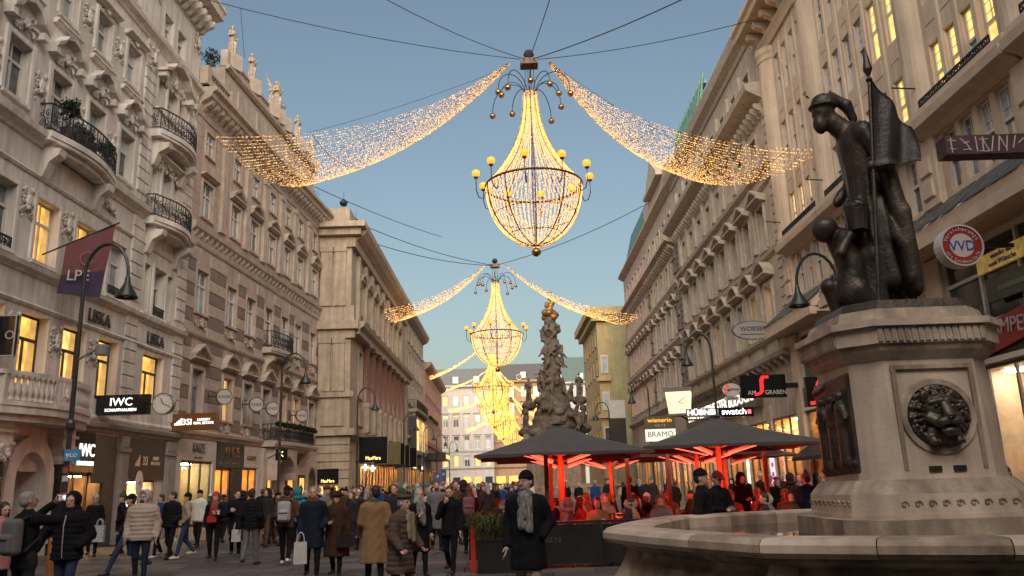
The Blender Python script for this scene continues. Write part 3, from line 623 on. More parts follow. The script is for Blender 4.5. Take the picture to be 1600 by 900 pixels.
# arch under the lower balcony, then pale rendered shop front
panel(B, 8.85, 9.35, .3, 0, 4.1, WBT, 'shop_pier')
B.hole(9.4, 12.6, 0, 3.4, 1.2)
mb = B.mb(); n = 10
for i in range(n):
    a0, a1 = math.pi * i / n, math.pi * (i + 1) / n; c = 11.0
    q = [(c + 1.6 * math.cos(a0), 2.35 + 1.35 * math.sin(a0)), (c + 1.6 * math.cos(a1), 2.35 + 1.35 * math.sin(a1)), (c + 1.6 * math.cos(a1), 4.1), (c + 1.6 * math.cos(a0), 4.1)]; mb.prism(q[::-1], -.02, .9)
B.part(mb, 'arch', WBT)
shop(B, 9.6, 10.9, .2, 2.5, 1.0, GLOW_W, seed=14, frames=2)
panel(B, 12.65, 19.4, .12, 0, 4.2, mat('rose_render', (.50, .40, .35), .8, .1, 2), 'shop_front')
for a, b in ((13.0, 14.3), (15.2, 16.5)):
    mb = B.mb(); mb.box(a, b, .1, .16, .3, 2.7); mb2 = B.part(mb, 'door', FR_D); mb = B.mb(); mb.box(a + .25, b - .25, .16, .175, .4, 2.5); B.part(mb, 'door_pane', LIT[0], mb2)
mb = B.mb(); pts = [(17.3, 0), (18.6, 0)] + [(17.95 + .65 * math.cos(math.pi * i / 8), 2.4 + .8 * math.sin(math.pi * i / 8)) for i in range(9)]; mb.prism(pts[::-1], .1, .15); B.part(mb, 'arched_door', FR_D)
text('KNIZE', .42, BRL, B.root, (B.X(15.3), .15, 3.45), (R(90), 0, R(180)), ext=.02, sx=.7)
balcony(B, 9.0, 15.9, 4.5, 1.1, .2, .95, None, WBT); balcony(B, 8.6, 12.2, 9.75, .9, .3, .95, None, WBT)
B.walls()
GAR = mat('fir_garland', (.012, .022, .010), .9, .3, 20)
def leaf_cloud(name, c, rad, n, size, m, parent=None, seed=0, flat=1.):
    r = np.random.default_rng(seed); p = r.normal(size=(n, 3)); p /= np.linalg.norm(p, axis=1)[:, None]; p *= (r.random(n) ** .45)[:, None] * np.array(rad)
    p *= (1 + .25 * np.sin(p[:, :1] * 5 / rad[0] + seed) * np.cos(p[:, 2:] * 4 / rad[2]))
    d1 = r.normal(size=(n, 3)); d1 /= np.linalg.norm(d1, axis=1)[:, None]; d2 = np.cross(d1, r.normal(size=(n, 3))); d2 /= np.linalg.norm(d2, axis=1)[:, None]
    L = size * r.uniform(.6, 1.4, (n, 1)); V = np.stack([p - d1 * L, p + d2 * L * .45, p + d1 * L, p - d2 * L * .45], 1).reshape(-1, 3)
    return link(name, arr_mesh(name, V, np.arange(4 * n).reshape(-1, 4), m, smooth=False), parent, c)
for i in range(9):
    q = leaf_cloud('garland', (B.X(9.2 + i * .8), .98 + .12 * math.sin(i / 8 * 3.14), 5.42), (.45, .14, .16), 240, .07, GAR, B.root, i)
# round blade clocks and signs on B
def disc_sign(name, label, pos, r, m, rim, t=.1, cat='sign', n=28):
    e = empty(name, pos, 0, label, cat); mb = MB(); mb.lathe([(.001, t / 2), (r, t / 2), (r, -t / 2), (.001, -t / 2)], n=n); mb.build('disc', m, e, rot=(R(90), 0, 0))
    mb = MB(); mb.lathe([(r, t * .6), (r + .04, t * .6), (r + .04, -t * .6), (r, -t * .6), (r, t * .6)], n=n); mb.build('rim', rim, e, rot=(R(90), 0, 0)); return e
PALE = mat('sign_cream', (.42, .38, .34), .5, .05)
for i, (x, y, s_, w_) in enumerate(((343, 621, 1.9, 'nearest the brown sign'), (400, 638, 6.0, 'second from the brown sign'), (431, 645, 8.4, 'third, partly behind the lamp post'), (473, 658, 13.4, 'farthest, past the balcony'))):
    P = B.world(s_ + .3, .75, 6.1); e = disc_sign('round_sign', 'round cream sign on the striped house, ' + w_, (P.x, P.y, 6.25), .35, PALE, FR_D); e.rotation_euler = (0, 0, R(35))
    text('KNIZE', .2, DGL, e, (0, -.06, 0), (R(90), 0, 0)); mb = MB(); mb.box(-.75, -.42, -.02, .02, -.03, .03); mb.box(-.75, -.72, -.02, .02, -.2, .2); mb.build('bracket', IRON, e)
# ------------------------------------------------------------------ building C: tan bank with red granite columns
WC = mat('tan_sandstone', (.46, .375, .29), .8, .12, 1.5, .12, 30, streak=.25); WCR = mat('red_granite', (.23, .115, .09), .45, .2, 6)
C = Fac('bank_building', 'tan stone bank with a row of red granite half columns, third on the left', (-11.4, 56.5), (-.008, 1), True, 0, 30, 20.2, WC, 12.)
mb = C.mb(); mb.box(-.0, .02, -2.2, 0, 0, .01); 
def endface(F, w):
    "wall turned towards the camera at the near end: giant pilasters over a banded base"
    mb = F.mb(); mb.box(-.12, 0, -w, .02, 0, 20.2); e = F.part(mb, 'end_wall', F.wallm)
    for o in (-w + .1, -w * .52): 
        for z0, z1 in ((8.3, 12.0), (14.3, 18.6)):
            mb = F.mb(); mb.box(-.3, -.1, o, o + w * .36, z0, z1); mb.box(-.36, -.1, o - .05, o + w * .36 + .05, z1 - .35, z1); mb.box(-.36, -.1, o - .05, o + w * .36 + .05, z0, z0 + .3); F.part(mb, 'pilaster', F.wallm)
    for z0, z1, p in ((5.3, 5.75, .45), (7.9, 8.3, .3), (12.0, 12.6, .35), (12.6, 13.2, .6), (13.2, 14.3, .25), (18.6, 19.4, .3), (19.4, 19.9, .75), (19.9, 20.3, 1.1)):
        mb = F.mb(); mb.box(-p, -.1, -w, p, z0, z1); F.part(mb, 'cornice', F.wallm)
    z = .2
    while z < 5.2:
        mb = F.mb(); mb.box(-.2, -.1, -w, .08, z + .03, z + .52); F.part(mb, 'stone_block', F.wallm); z += .56
    mb = F.mb(); mb.box(-.26, -.1, -w + .35, -.35, 5.95, 7.7); F.part(mb, 'wall_panel', F.wallm)
    mb = F.mb(); mb.box(-.05, 3., -w - 1, -.2, 20.3, 21.6); F.part(mb, 'parapet', F.wallm)
    return e
endface(C, 2.25)
mb = MB(); mb.box(-.7, .7, -.06, .06, -.5, .5)
P = C.world(-.3, -1.3, 0); e = empty('shop_sign', (P.x, P.y - .05, 2.6), 0, 'black sign board low on the end wall of the tan bank', 'sign'); mb.build('board', BLK, e); text('MaxMara', .3, emit('sign_gold', (1, .72, .25), 1.4), e, (0, -.08, -.3), (R(90), 0, 0), sx=.8)
mb = MB(); mb.box(-.65, .65, -.03, .03, 0, 1.5); e = mb.build('lit_shop_window', LIT[1], loc=(P.x, P.y - .1, .45)); e.parent = None; tag(e, 'small yellow lit window under the low black sign of the bank', 'window')
n = 9
for i in range(n):
    c = 2.2 + i * 2.95
    if i:
        mb = C.mb(); mb.lathe([(.46, 0), (.46, .12), (.4, .2), (.39, 1.2), (.34, 4.0), (.42, 4.1), (.45, 4.3)], (c, .12, 7.95), 14); C.part(mb, 'column', WCR, smooth=True)
        mb = C.mb(); mb.box(c - .55, c + .55, -.02, .6, 12.15, 12.3); C.part(mb, 'capital', WC); mb = C.mb(); mb.box(c - .55, c + .55, -.02, .6, 7.6, 7.95); mb.bbox(c - .5, c + .5, -.02, .55, 5.75, 7.6, .04); C.part(mb, 'pedestal', WC)
    if i < n - 1:
        w_ = c + 1.47
        C.window(w_, 8.2, 1.3, 3.3, FR_D, 0 if i % 3 == 1 else None, .4, 'T'); C.surround(w_, 8.2, 1.3, 3.3, .2, .1)
        C.window(w_, 14.4, 1.2, 2.2, FR_D, None, .35, 'T'); C.surround(w_, 14.4, 1.2, 2.2, .2, .1); C.pediment(w_, 16.8, 1.9, 'tri', None, .35, .45); C.window(w_, 17.75, .9, .8, FR_D, None, .35, 'sash', sill=False)
        mb = C.mb(); mb.bbox(c + .6, c + 2.35, -.02, .16, 6.1, 7.4, .05); C.part(mb, 'parapet_panel', WC)
        if i: shop(C, c - .9, c + 1.6, .2, 3.6, 1.5, GLOW_W if i % 2 else GLOW_A, frames=2, seed=30 + i)
    mb = C.mb(); mb.bbox(c - .36, c + .36, -.02, .25, 13.6, 18.5, .04); C.part(mb, 'pilaster', WC)
C.hole(.7, 1.2, 0.6, 4.2, .5)
C.course(0, 30, 5.0, [(.1, 0), (.15, .15), (.45, .3), (.5, .6), (.2, .75)], 'string_course'); C.course(0, 30, 12.3, [(.6, 0), (.62, .35), (.9, .55), (1.0, .85), (.2, .95)], 'cornice')
C.course(-.2, 30, 18.6, [(.3, 0), (.35, .5), (.8, .8), (1.1, 1.2), (1.15, 1.6)], 'cornice'); C.brackets(.3, 29.8, 40, 18.9, .25, .5, .6)
C.walls()
mb = C.mb(); mb.extrude_profile([(-.5, 20.2), (-.5, 20.9), (-4, 23), (-12, 23), (-12, 20.2)], 0, 30); C.part(mb, 'roof', MATS['slate'])
# awning boards and blade signs along the bank
SG = MATS['sign_gold']
for i, (s_, col, txt, tm) in enumerate(((2.2, BLK, 'MaxMara', SG), (5.6, BLK, 'B', WHITE_E), (9.0, mat('olive_board', (.12, .1, .04), .4, .1), '', SG), (11.8, BLK, 'JCH', emit('sign_red', (.9, .1, .08), .9)), (15.0, BLK, '', SG), (20.5, BLK, 'M', WHITE_E))):
    P = C.world(s_, 1.3, 4.4); e = blade_sign('shop_sign', ('black blade sign with gold foot line, nearest over the bank shops', 'black blade sign with a big white B over the bank shops', 'plain olive blade sign behind the big B over the bank shops', 'dark blade sign with red lettering over the bank shops', 'wide dark blade sign with small gold name over the bank shops', 'small black blade sign farthest along the bank')[i], P, 2.0 if i != 1 else 1.0, 1.75, .14, col)
    if txt: text(txt, (.36, 1.0, 0, .75, .26, .5)[i], tm, e, (0, -.09, (-.6, 0, 0, -.4, -.55, 0)[i]), (R(90), 0, 0), sx=.8)
for s_ in (3.0, 6.2):
    P = C.world(s_, .6, 3.2); e = empty('cross_sign', P, 0, 'white lit cross-shaped sign %s over the bank shops' % ('nearest, left' if s_ < 4 else 'second, right'), 'sign'); mb = MB(); mb.box(-.07, .07, -.05, .05, -.24, .24); mb.build('upright', WHITE_E, e); mb = MB(); mb.box(-.22, .22, -.052, .052, -.06, .08); mb.build('arms', WHITE_E, e)
# ------------------------------------------------------------------ building G: salmon commercial house, nearest on the right
WG = mat('peach_stone', (.66, .53, .40), .78, .10, .7, .1, 30, streak=.22); WG2 = mat('peach_stone_trim', (.60, .475, .355), .78, .1, 2, .1, 40)
SLATE = mat('slate_tile', (.085, .09, .095), .5, .25, 9)
G = Fac('peach_commercial_house', 'tall peach stone commercial house with rows of narrow windows, nearest on the right', (12.6, 36), (0, 1), False, -26, .6, 22.6, WG)
GROUPS = [[-1.35, -2.42, -3.42, -4.38], [-6.55, -7.55, -8.6, -9.65, -10.7, -11.85], [-14.2, -15.08, -15.95, -16.8], [-19.2, -20.3, -21.4, -22.5]]
litG = {(1, 1, 5): 1, (1, 1, 4): 1, (2, 2, 0): 1, (2, 2, 1): 1, (2, 2, 2): 1, (2, 2, 3): 1, (1, 2, 5): 1, (1, 2, 1): 2, (0, 2, 0): 1, (0, 2, 1): 1, (0, 2, 2): 2, (1, 3, 3): 2}
for gi, g in enumerate(GROUPS):
    for ri, (z0, h) in enumerate(((18.65, 2.15), (15.3, 2.15), (12.1, 1.9), (9.45, 1.75))):
        for wi, c in enumerate(g):
            lit = litG.get((gi, ri, wi)); up = LIT[lit] if lit is not None else None
            G.window(c, z0, .62, h, FR_W, lit if lit is not None and wi != 2 else None, .22, 'sash', sill=False, pane=(GLASS, up) if lit is not None and wi == 2 else None)
            if ri < 2: mb = G.mb(); mb.bbox(c - .3, c + .3, -.02, .02, z0 - .72, z0 - .12, .03); G.part(mb, 'spandrel_panel', WG2)
    a, b = min(g) - .55, max(g) + .55; 
    for wi in range(len(g) - 1):
        c = (g[wi] + g[wi + 1]) / 2; mb = G.mb(); mb.bbox(c - .1, c + .1, -.02, .07, 12.2, 21.2, .02); G.part(mb, 'mullion', WG)
    # projecting ledge with iron guard below the third row
    mb = G.mb(); mb.extrude_profile([(-.02, 11.25), (.1, 11.25), (.3, 11.4), (.62, 11.5), (.66, 11.75), (.5, 11.8), (.5, 12.05), (-.02, 12.05)], a - .6, b + .6); G.part(mb, 'ledge', WG2)
    key = ('g', round(b - a, 2)); RAIL[key] = railing_mesh(b - a, .3, IRON, 3, .3); G.put('window_guard', RAIL[key], (a + b) / 2, .42, 12.05)
for c, w_ in ((-.15, .75), (-5.45, .75), (-13.05, .7), (-18.0, .75)):      # rounded piers
    mb = G.mb(); mb.lathe([(w_, 12.0), (w_, 20.9), (w_ + .06, 20.95), (w_ + .06, 21.15), (w_ + .14, 21.3), (w_ + .14, 21.55)], (c, -.35, 0), 14, 0, math.pi); G.part(mb, 'pier', WG)
    mb = G.mb(); mb.bbox(c - .55, c + .55, -.02, .18, 9.2, 11.3, .05); G.part(mb, 'pier_block', WG2)
    for z in (9.5, 10.2): mb = G.mb(); mb.bbox(c - .32, c + .32, .17, .26, z, z + .55, .04); G.part(mb, 'stone_block', WG2)
    mb = G.mb(); mb.tube([(c - .3, .3, 12.9), (c - .3, 1.0, 12.95)], .025, 5); G.part(mb, 'flag_holder', IRON)
G.course(-26, .6, 21.55, [(.12, 0), (.2, .25), (.3, .4), (.3, .5)], 'frieze', WG2)
G.course(-26, .9, 22.55, [(.3, 0), (1.15, .08), (1.2, .3), (1.35, .42), (1.35, .62)], 'cornice', WG2); G.brackets(-25.5, .5, 24, 21.98, .34, .58, .85, WG2, 'modillion')
mb = G.mb(); mb.extrude_profile([(1.2, 23.1), (1.3, 23.25), (-3.2, 26.2), (-9, 26.2), (-9, 23.1)], -26, .6); G.part(mb, 'roof', mat('brown_tile', (.12, .06, .045), .7, .25, 8))
mb = G.mb(); mb.box(-9, -7, -5, -2.5, 24, 28); G.part(mb, 'chimney', WG2)
for a, b in ((-5.0, 1.1), (-12.4, -5.9), (-19.0, -12.4)):     # slate canopies above the shop storey
    mb = G.mb(); mb.extrude_profile([(-.02, 8.25), (1.05, 8.05), (1.1, 8.3), (.0, 9.2), (-.02, 9.2)], a, b); cn = G.part(mb, 'canopy', WG2)
    n = int((b - a) / .34); tm = MB(); tm.add([(-.165, 1.13, 8.31), (.165, 1.13, 8.31), (.165, .72, 8.66), (-.165, .72, 8.66), (-.165, 1.13, 8.345), (.165, 1.13, 8.345), (.165, .72, 8.70), (-.165, .72, 8.70)], [(4, 5, 6, 7), (0, 1, 5, 4), (1, 2, 6, 5), (3, 0, 4, 7)])
    me = tm.mesh('slate', SLATE)
    for i in range(n):
        for r_ in range(3): q = G.put('slate', me, a + (i + .5 + .5 * (r_ % 2)) * (b - a) / n * .985, -.38 * r_, .32 * r_, cn); q.rotation_euler = (0, R(random.uniform(-1.5, 1.5)), 0)
    mb = G.mb(); mb.box(a - .02, b + .02, .9, 1.16, 7.75, 8.04); mb.box(a, b, .0, .9, 7.85, 8.0); G.part(mb, 'fascia', WG2, cn)
# shop storey of G
for c in (.2, -5.45, -12.4, -18.6):
    mb = G.mb(); mb.bbox(c - .45, c + .4, -.03, .22, 0, 7.8, .05); mb.box(c - .52, c + .47, -.03, .3, 0, .8); G.part(mb, 'pier', WG2)
REFL = mat('shop_glass_dark', (.03, .035, .04), .05, 0, spec=1.)
DARKF = mat('shop_fascia_black', (.015, .014, .014), .35, .1)
for a, b in ((-5.0, -.3), (-11.95, -5.9), (-18.1, -12.85)):
    G.hole(a, b, 5.5, 7.75, .15); fr = G.mb(); fr.box(a, b, -.12, .04, 5.4, 5.55); fr.box(a, b, -.12, .04, 6.75, 6.85); fr.box(a, b, -.12, .04, 7.6, 7.74)
    n = 3
    for i in range(n + 1): c = a + (b - a) * i / n; fr.box(c - .05, c + .05, -.12, .05, 5.55, 7.6)
    f = G.part(fr, 'transom_frame', FR_W)
    for i in range(n):
        for z0, z1 in ((5.55, 6.75), (6.85, 7.6)): mb = G.mb(); mb.box(a + (b - a) * i / n + .05, a + (b - a) * (i + 1) / n - .05, -.06, -.04, z0, z1); G.part(mb, 'pane', REFL, f)
    mb = G.mb(); mb.box(a, b, -.02, .12, 4.55, 5.38); G.part(mb, 'shop_fascia', DARKF); mb = G.mb(); mb.box(a, b, -.02, .18, 4.4, 4.54); G.part(mb, 'fascia_rail', FR_W)
shop(G, -5.0, -.35, .1, 4.35, 2.2, GLOW_W, frames=3, seed=51, back=mat('bar_interior', (.35, .2, .08), .6, .35, 5)); shop(G, -11.9, -5.95, .1, 4.35, 2., GLOW_N, frames=4, seed=52); shop(G, -18, -12.9, .1, 4.35, 2., GLOW_N, frames=4, seed=53, back=mat('beige_interior', (.42, .33, .24), .6, .2, 2))
for i in range(40):   # bottles on the bar's upper shelves
    r_ = random.Random(i); s_ = -4.8 + (i % 20) * .22; z = 2.95 + .55 * (i // 20); mb = G.mb(); mb.lathe([(.045, 0), (.045, .2), (.015, .27), (.015, .34)], (s_, -.5, z), 6); G.part(mb, 'bottle', r_.choice([mat('bottle_green', (.04, .12, .05), .15, 0), mat('bottle_amber', (.3, .13, .03), .15, 0), mat('bottle_clear', (.4, .4, .35), .15, 0)]), smooth=True)
mb = G.mb(); mb.box(-4.9, -.4, -.62, -.4, 2.9, 2.94); mb.box(-4.9, -.4, -.62, -.4, 3.45, 3.49); G.part(mb, 'bottle_shelf', emit('shelf_glow', (1, .6, .2), .5))
mb = G.mb(); mb.extrude_profile([(.0, 3.05), (.9, 2.45), (.93, 2.3), (.88, 2.3), (.0, 2.95)], -5.0, -.3); G.part(mb, 'awning', mat('black_awning', (.015, .015, .016), .8, .1))
G.walls()
# ------------------------------------------------------------------ H, I, J: grey-beige houses down the right side
WH = mat('beige_stone', (.52, .45, .365), .8, .12, 1.2, .15, 30, streak=.28); WH2 = mat('beige_stone_trim', (.47, .405, .325), .8, .14, 3, .15, 40); WQ = mat('brown_quoin', (.22, .18, .145), .85, .2, 4, .2, 40)
H = Fac('grey_beige_house', 'grey beige house with arched and pointed window heads beside the peach house', (12.6, 36), (0, 1), False, .6, 24, 24.0, WH)
hc = [.65 + 2.57 * (i + 1) for i in range(8)]
ORN_H = scroll_mesh(1.3, .5, WH2, 61, 1.)
for i, c in enumerate(hc):
    H.window(c, 8.45, 1.05, 2.35, FR_D, 1 if i in (0, 1) else (0 if i == 4 else None), .4, 'T'); H.surround(c, 8.45, 1.05, 2.35, .2, .1, WH2); H.pediment(c, 11.15, 2.0, 'arc', WH2, .5, .55); H.put('ornament', ORN_H, c, .03, 11.2)
    H.window(c, 12.6, 1.05, 2.2, FR_D, None, .4, 'T'); H.surround(c, 12.6, 1.05, 2.2, .2, .1, WH2); H.pediment(c, 14.95, 1.9, 'tri', WH2, .5, .5)
    H.window(c, 16.9, .95, 1.5, FR_D, None, .4, 'T'); H.surround(c, 16.9, .95, 1.5, .18, .08, WH2)
    H.window(c, 20.7, .9, 1.4, FR_D, None, .35, 'T'); H.surround(c, 20.7, .9, 1.4, .16, .08, WH2)
    for z in (8.5, 12.7, 16.9, 20.6): mb = H.mb(); mb.bbox(c + 1.0, c + 1.55, -.02, .16, z, z + (3.2 if z < 16 else 2.2 if z < 20 else 2.0), .04); H.part(mb, 'pilaster', WH2)
    mb = H.mb(); mb.bbox(c - .75, c + .75, -.02, .1, 7.4, 8.1, .04); H.part(mb, 'parapet_panel', WH2)
H.course(.6, 24, 8.1, [(.1, 0), (.35, .08), (.38, .22), (.05, .26)], 'string_course', WH2); H.course(.6, 24, 7.0, [(.1, 0), (.5, .1), (.55, .3), (.2, .36)], 'string_course', WH2); H.brackets(.8, 23.8, 24, 6.7, .2, .35, .4, WH2)
H.course(.6, 24, 15.55, [(.05, 0), (.18, .08), (.22, .25), (.05, .3)], 'string_course', WH2); H.course(.6, 24, 16.3, [(.05, 0), (.25, .1), (.3, .3), (.05, .36)], 'string_course', WH2); H.course(.6, 24, 12.05, [(.05, 0), (.18, .08), (.22, .25), (.05, .3)], 'string_course', WH2)
H.course(.6, 24.2, 19.3, [(.1, 0), (.2, .3), (.75, .6), (.95, .75), (1.0, 1.05), (.05, 1.2)], 'cornice', WH2); H.brackets(.8, 24, 38, 18.95, .18, .55, .5, WH2)
H.course(.6, 24.2, 23.4, [(.1, 0), (.2, .2), (.55, .4), (.65, .7), (.7, .9)], 'cornice', WH2)
z = 8.4; k = 0
while z < 19:
    for a, b in ((.62, 1.25), (23.2, 24.0)):
        mb = H.mb(); mb.bbox(a, b, -.02, .1, z + .02, z + .43, .03); H.part(mb, 'quoin', WH2 if a < 2 else WQ)
    z += .45
mb = H.mb(); mb.extrude_profile([(.5, 24.3), (-2.2, 26.5), (-9, 26.5), (-9, 24.3)], .6, 24); H.part(mb, 'roof', SLATE)
# jewellers' fronts
mb = H.mb(); mb.box(6.0, 23.8, -.02, .35, 5.2, 6.5); H.part(mb, 'fascia_board', mat('umber_fascia', (.11, .085, .06), .5, .15)); text('UHRMACHERMEISTER BUDOCIC', .95, emit('sign_cream_lit', (1, .92, .75), 1.1), H.root, (H.X(14.6), .38, 5.85), (R(90), 0, R(180)), sx=1.2)
for i, (a, b, gl) in enumerate(((1.0, 4.6, GLOW_W), (5.2, 9.0, GLOW_A), (9.6, 13.6, GLOW_W), (14.2, 18.2, GLOW_N), (18.8, 23.4, GLOW_A))):
    shop(H, a, b, .2, 4.4, 1.8, gl, frames=3, seed=60 + i)
    panel(H, b + .02, b + .58, .14, 0, 5.1, WH2, 'shop_pier')
mb = H.mb()
for i in range(26): mb.ball((1.3 + (i % 13) * .27, -.15, 4.0 - .22 * math.sin((i % 13) / 12 * 3.14) - (i // 13) * .3), .04, 6)
H.part(mb, 'fairy_lights', emit('fairy_warm', (1, .6, .2), 4, False))
tag(H.root.children[-1], kind='stuff')
mb = H.mb(); mb.box(9.2, 9.6, .1, .16, .3, 4.2); H.part(mb, 'light_column', emit('light_column_w', (1, .85, .5), 2.2))
for q in range(6):
    o = H.mb(); o.lathe([(.55, -.03), (.7, -.03), (.7, .03), (.55, .03), (.55, -.03)], n=20); q_ = link('ring_decoration', o.mesh('ring_decoration', emit('violet_ring', (.75, .6, 1), .8)), H.root, (H.X(4.9), .2, .9 + q * .45), (R(90), 0, 0), (.5, .5, .5))
H.walls()
I = Fac('pavilion_house', 'beige house with tall quoins and a small pediment under a green lattice roof', (12.6, 36), (0, 1), False, 24, 37.5, 26.4, WH)
J = Fac('long_pale_house', 'pale house with close rows of windows at the far end of the right side', (12.6, 36), (0, 1), False, 37.5, 54, 24.6, mat('rose_grey_stone', (.46, .36, .31), .8, .12, 1.5, .1, 30, streak=.15))
for F, s0, n, dd in ((I, 25.8, 5, 2.5), (J, 38.6, 8, 1.95)):
    tr = WH2 if F is I else F.wallm
    for i in range(n):
        c = s0 + i * dd
        for j, (z0, h) in enumerate(((8.4, 2.2), (12.6, 2.1), (16.7, 1.6), (20.6, 1.5))):
            F.window(c, z0, 1.0, h, FR_D, 2 if F is J and j == 0 else None, .35, 'T'); F.surround(c, z0, 1.0, h, .18, .1, tr)
            if j < 2: F.pediment(c, z0 + h + .25, 1.7, 'arc' if (j + (F is J)) % 2 else 'tri', tr, .4, .4)
    for z, p in ((7.1, .4), (11.7, .3), (15.9, .3), (19.2, .9), (23.6, .6)): F.course(F.s0, F.s1, z, [(.06, 0), (p * .5, .12), (p, .3), (p, .5), (.05, .55)], 'cornice', tr)
    F.brackets(F.s0 + .2, F.s1 - .2, 18, 18.8, .22, .5, .6, tr)
    for i in range(3):
        a = F.s0 + .8 + i * (F.s1 - F.s0) / 3; shop(F, a, a + 3.4, .2, 4.6, 1.6, (GLOW_W, GLOW_A, GLOW_N)[i], seed=70 + i)
for a in (24.05, 36.4):
    z = 7.6; k = 0
    while z < 19: mb = I.mb(); mb.bbox(a, a + 1.0, -.02, .2 if k % 2 else .14, z, z + .5, .04); I.part(mb, 'quoin', WQ); z += .55; k += 1
mb = I.mb(); mb.prism([(27.5, 26.4), (34, 26.4), (30.75, 28.6)][::-1], -.5, .4); mb.box(27.3, 34.2, -.5, .55, 26.1, 26.4); I.part(mb, 'pediment', WH2)
GRM = mat('green_copper', (.09, .21, .17), .6, .2, 4); 
mb = I.mb()
for i in range(9):
    x = 20 + i * 1.05
    for sg in (-1, 1): mb.tube([(x, -1.2, 25.2), (x + sg * 1.1, -1.9, 30.6)], .1, 5)
    mb.tube([(x, -1.2, 25.2), (x, -2.6, 30.6)], .06, 4)
mb.box(19.2, 29.2, -2.2, -1.9, 30.0, 30.3); I.part(mb, 'roof_lattice', GRM)
mb = I.mb(); mb.extrude_profile([(-1.4, 25.0), (-2.4, 30.2), (-8, 30.2), (-8, 25.0)], 19.6, 30); I.part(mb, 'roof', mat('dark_roof_glass', (.05, .07, .07), .3, .2))
mb = J.mb(); mb.extrude_profile([(.2, 24.6), (-.6, 27.8), (-3, 28.6), (-9, 28.6), (-9, 24.6)], 38.2, 50); J.part(mb, 'roof', GRM)
I.walls(); J.walls()
# yellow corner house standing forward at the end of the right row
WK = mat('ochre_stucco', (.42, .335, .17), .8, .12, 1.2, .1, 30, streak=.15); WKG = mat('olive_render', (.33, .30, .17), .85, .12, 1.2, .1, 30, streak=.15)
K = Fac('ochre_corner_house', 'ochre corner house with a blank olive side wall beyond the right row', (9.7, 94), (-.02, 1), False, 0, 16, 21.5, WK, 14)
mb = K.mb(); mb.box(-.1, 0, -3.4, -1.3, 0, 21.0); K.part(mb, 'side_wall', WKG)
for z0 in (5.6, 9.6, 13.8):
    mb = K.mb(); mb.box(-.12, -.0, -1.05, -.25, z0, z0 + 2.1); q = K.part(mb, 'window', FR_W); mb = K.mb(); mb.box(-.14, -.12, -.97, -.33, z0 + .08, z0 + 2.0); K.part(mb, 'pane', GLASS, q)
    mb = K.mb(); mb.box(-.4, 0, -1.3, .35, z0 - .9, z0 - .5); K.part(mb, 'string_course', WK)
mb = K.mb(); mb.box(-.9, 16, -3.4, 1.1, 20.6, 21.5); mb.box(-.5, 16, -3.4, .6, 19.9, 20.6); K.part(mb, 'cornice', WK)
for i in range(5):
    for z0 in (5.6, 9.6, 13.8, 17.2): K.window(1.8 + i * 3, z0, 1.1, 2.0, FR_W)
K.walls()
mb = MB(); mb.box(0, .3, 0, .06, 0, 1.6)
# ------------------------------------------------------------------ D, E: farther houses on the left
WD = mat('grey_tan_stone', (.40, .335, .27), .8, .14, 1.5, .15, 30, streak=.18); WE = mat('rose_brick_stucco', (.40, .25, .20), .8, .12, 2, .1, 30, streak=.15)
D = Fac('bay_window_house', 'grey tan house with a glazed lower bay and iron balcony beyond the bank', (-11.6, 88), (-.01, 1), True, 0, 17, 20.5, WD)
E_ = Fac('rose_house', 'rose coloured house with flower boxes and a dark canopy far on the left', (-11.6, 105.5), (-.02, 1), True, 0, 30, 17.5, WE)
for F, n, dd, rows in ((D, 6, 2.7, ((10.6, 2.3), (14.0, 2.2), (17.4, 1.8))), (E_, 10, 2.9, ((7.6, 2.0), (10.6, 2.0), (13.5, 1.8)))):
    for i in range(n):
        c = 1.5 + i * dd
        for z0, h in rows: F.window(c, z0, 1.2, h, FR_W if F is D else FR_D, 0 if (F is E_ and z0 < 8 and i % 4 == 1) else None, .3, 'T'); F.surround(c, z0, 1.2, h, .16, .1)
    F.course(F.s0, F.s1, F.ztop - .9, [(.1, 0), (.6, .3), (.8, .6), (.85, .9)], 'cornice'); F.course(F.s0, F.s1, 6.8, [(.06, 0), (.3, .12), (.3, .35), (.05, .4)], 'string_course')
    mb = F.mb(); mb.extrude_profile([(0, F.ztop), (-2, F.ztop + 3), (-9, F.ztop + 3), (-9, F.ztop)], F.s0, F.s1); F.part(mb, 'roof', SLATE)
    for i in range(4):
        a = F.s0 + .8 + i * 3.9; shop(F, a, a + 3.2, .2, 3.9, 1.4, (GLOW_W, GLOW_A, GLOW_N, GLOW_W)[i], seed=80 + i)
mb = D.mb(); mb.box(1, 13, -.02, .9, 5.2, 9.2); bay = D.part(mb, 'bay', FR_D)
for i in range(6): mb = D.mb(); mb.box(1.2 + i * 1.97, 2.95 + i * 1.97, .9, .92, 5.6, 8.9); D.part(mb, 'pane', GLASS if i % 3 else LIT[1], bay)
balcony(D, .8, 13.2, 10.0, 1.1, .1, 1.0, None, WD)
mb = E_.mb(); mb.box(-.5, 8, 0, 2.6, 5.0, 5.9); cn = E_.part(mb, 'canopy', DARKF); 
for i in range(5): mb = E_.mb(); mb.box(.2 + i * 1.5, 1.2 + i * 1.5, 2.6, 2.63, 5.2, 5.7); E_.part(mb, 'canopy_lamp', LIT[1], cn)
for i in range(5): q = leaf_cloud('flower_box', (E_.X(1.6 + i * 2.9), .5, 10.5), (.7, .2, .25), 160, .12, mat('box_plants', (.09, .09, .02), .8, .4, 5), E_.root, i)
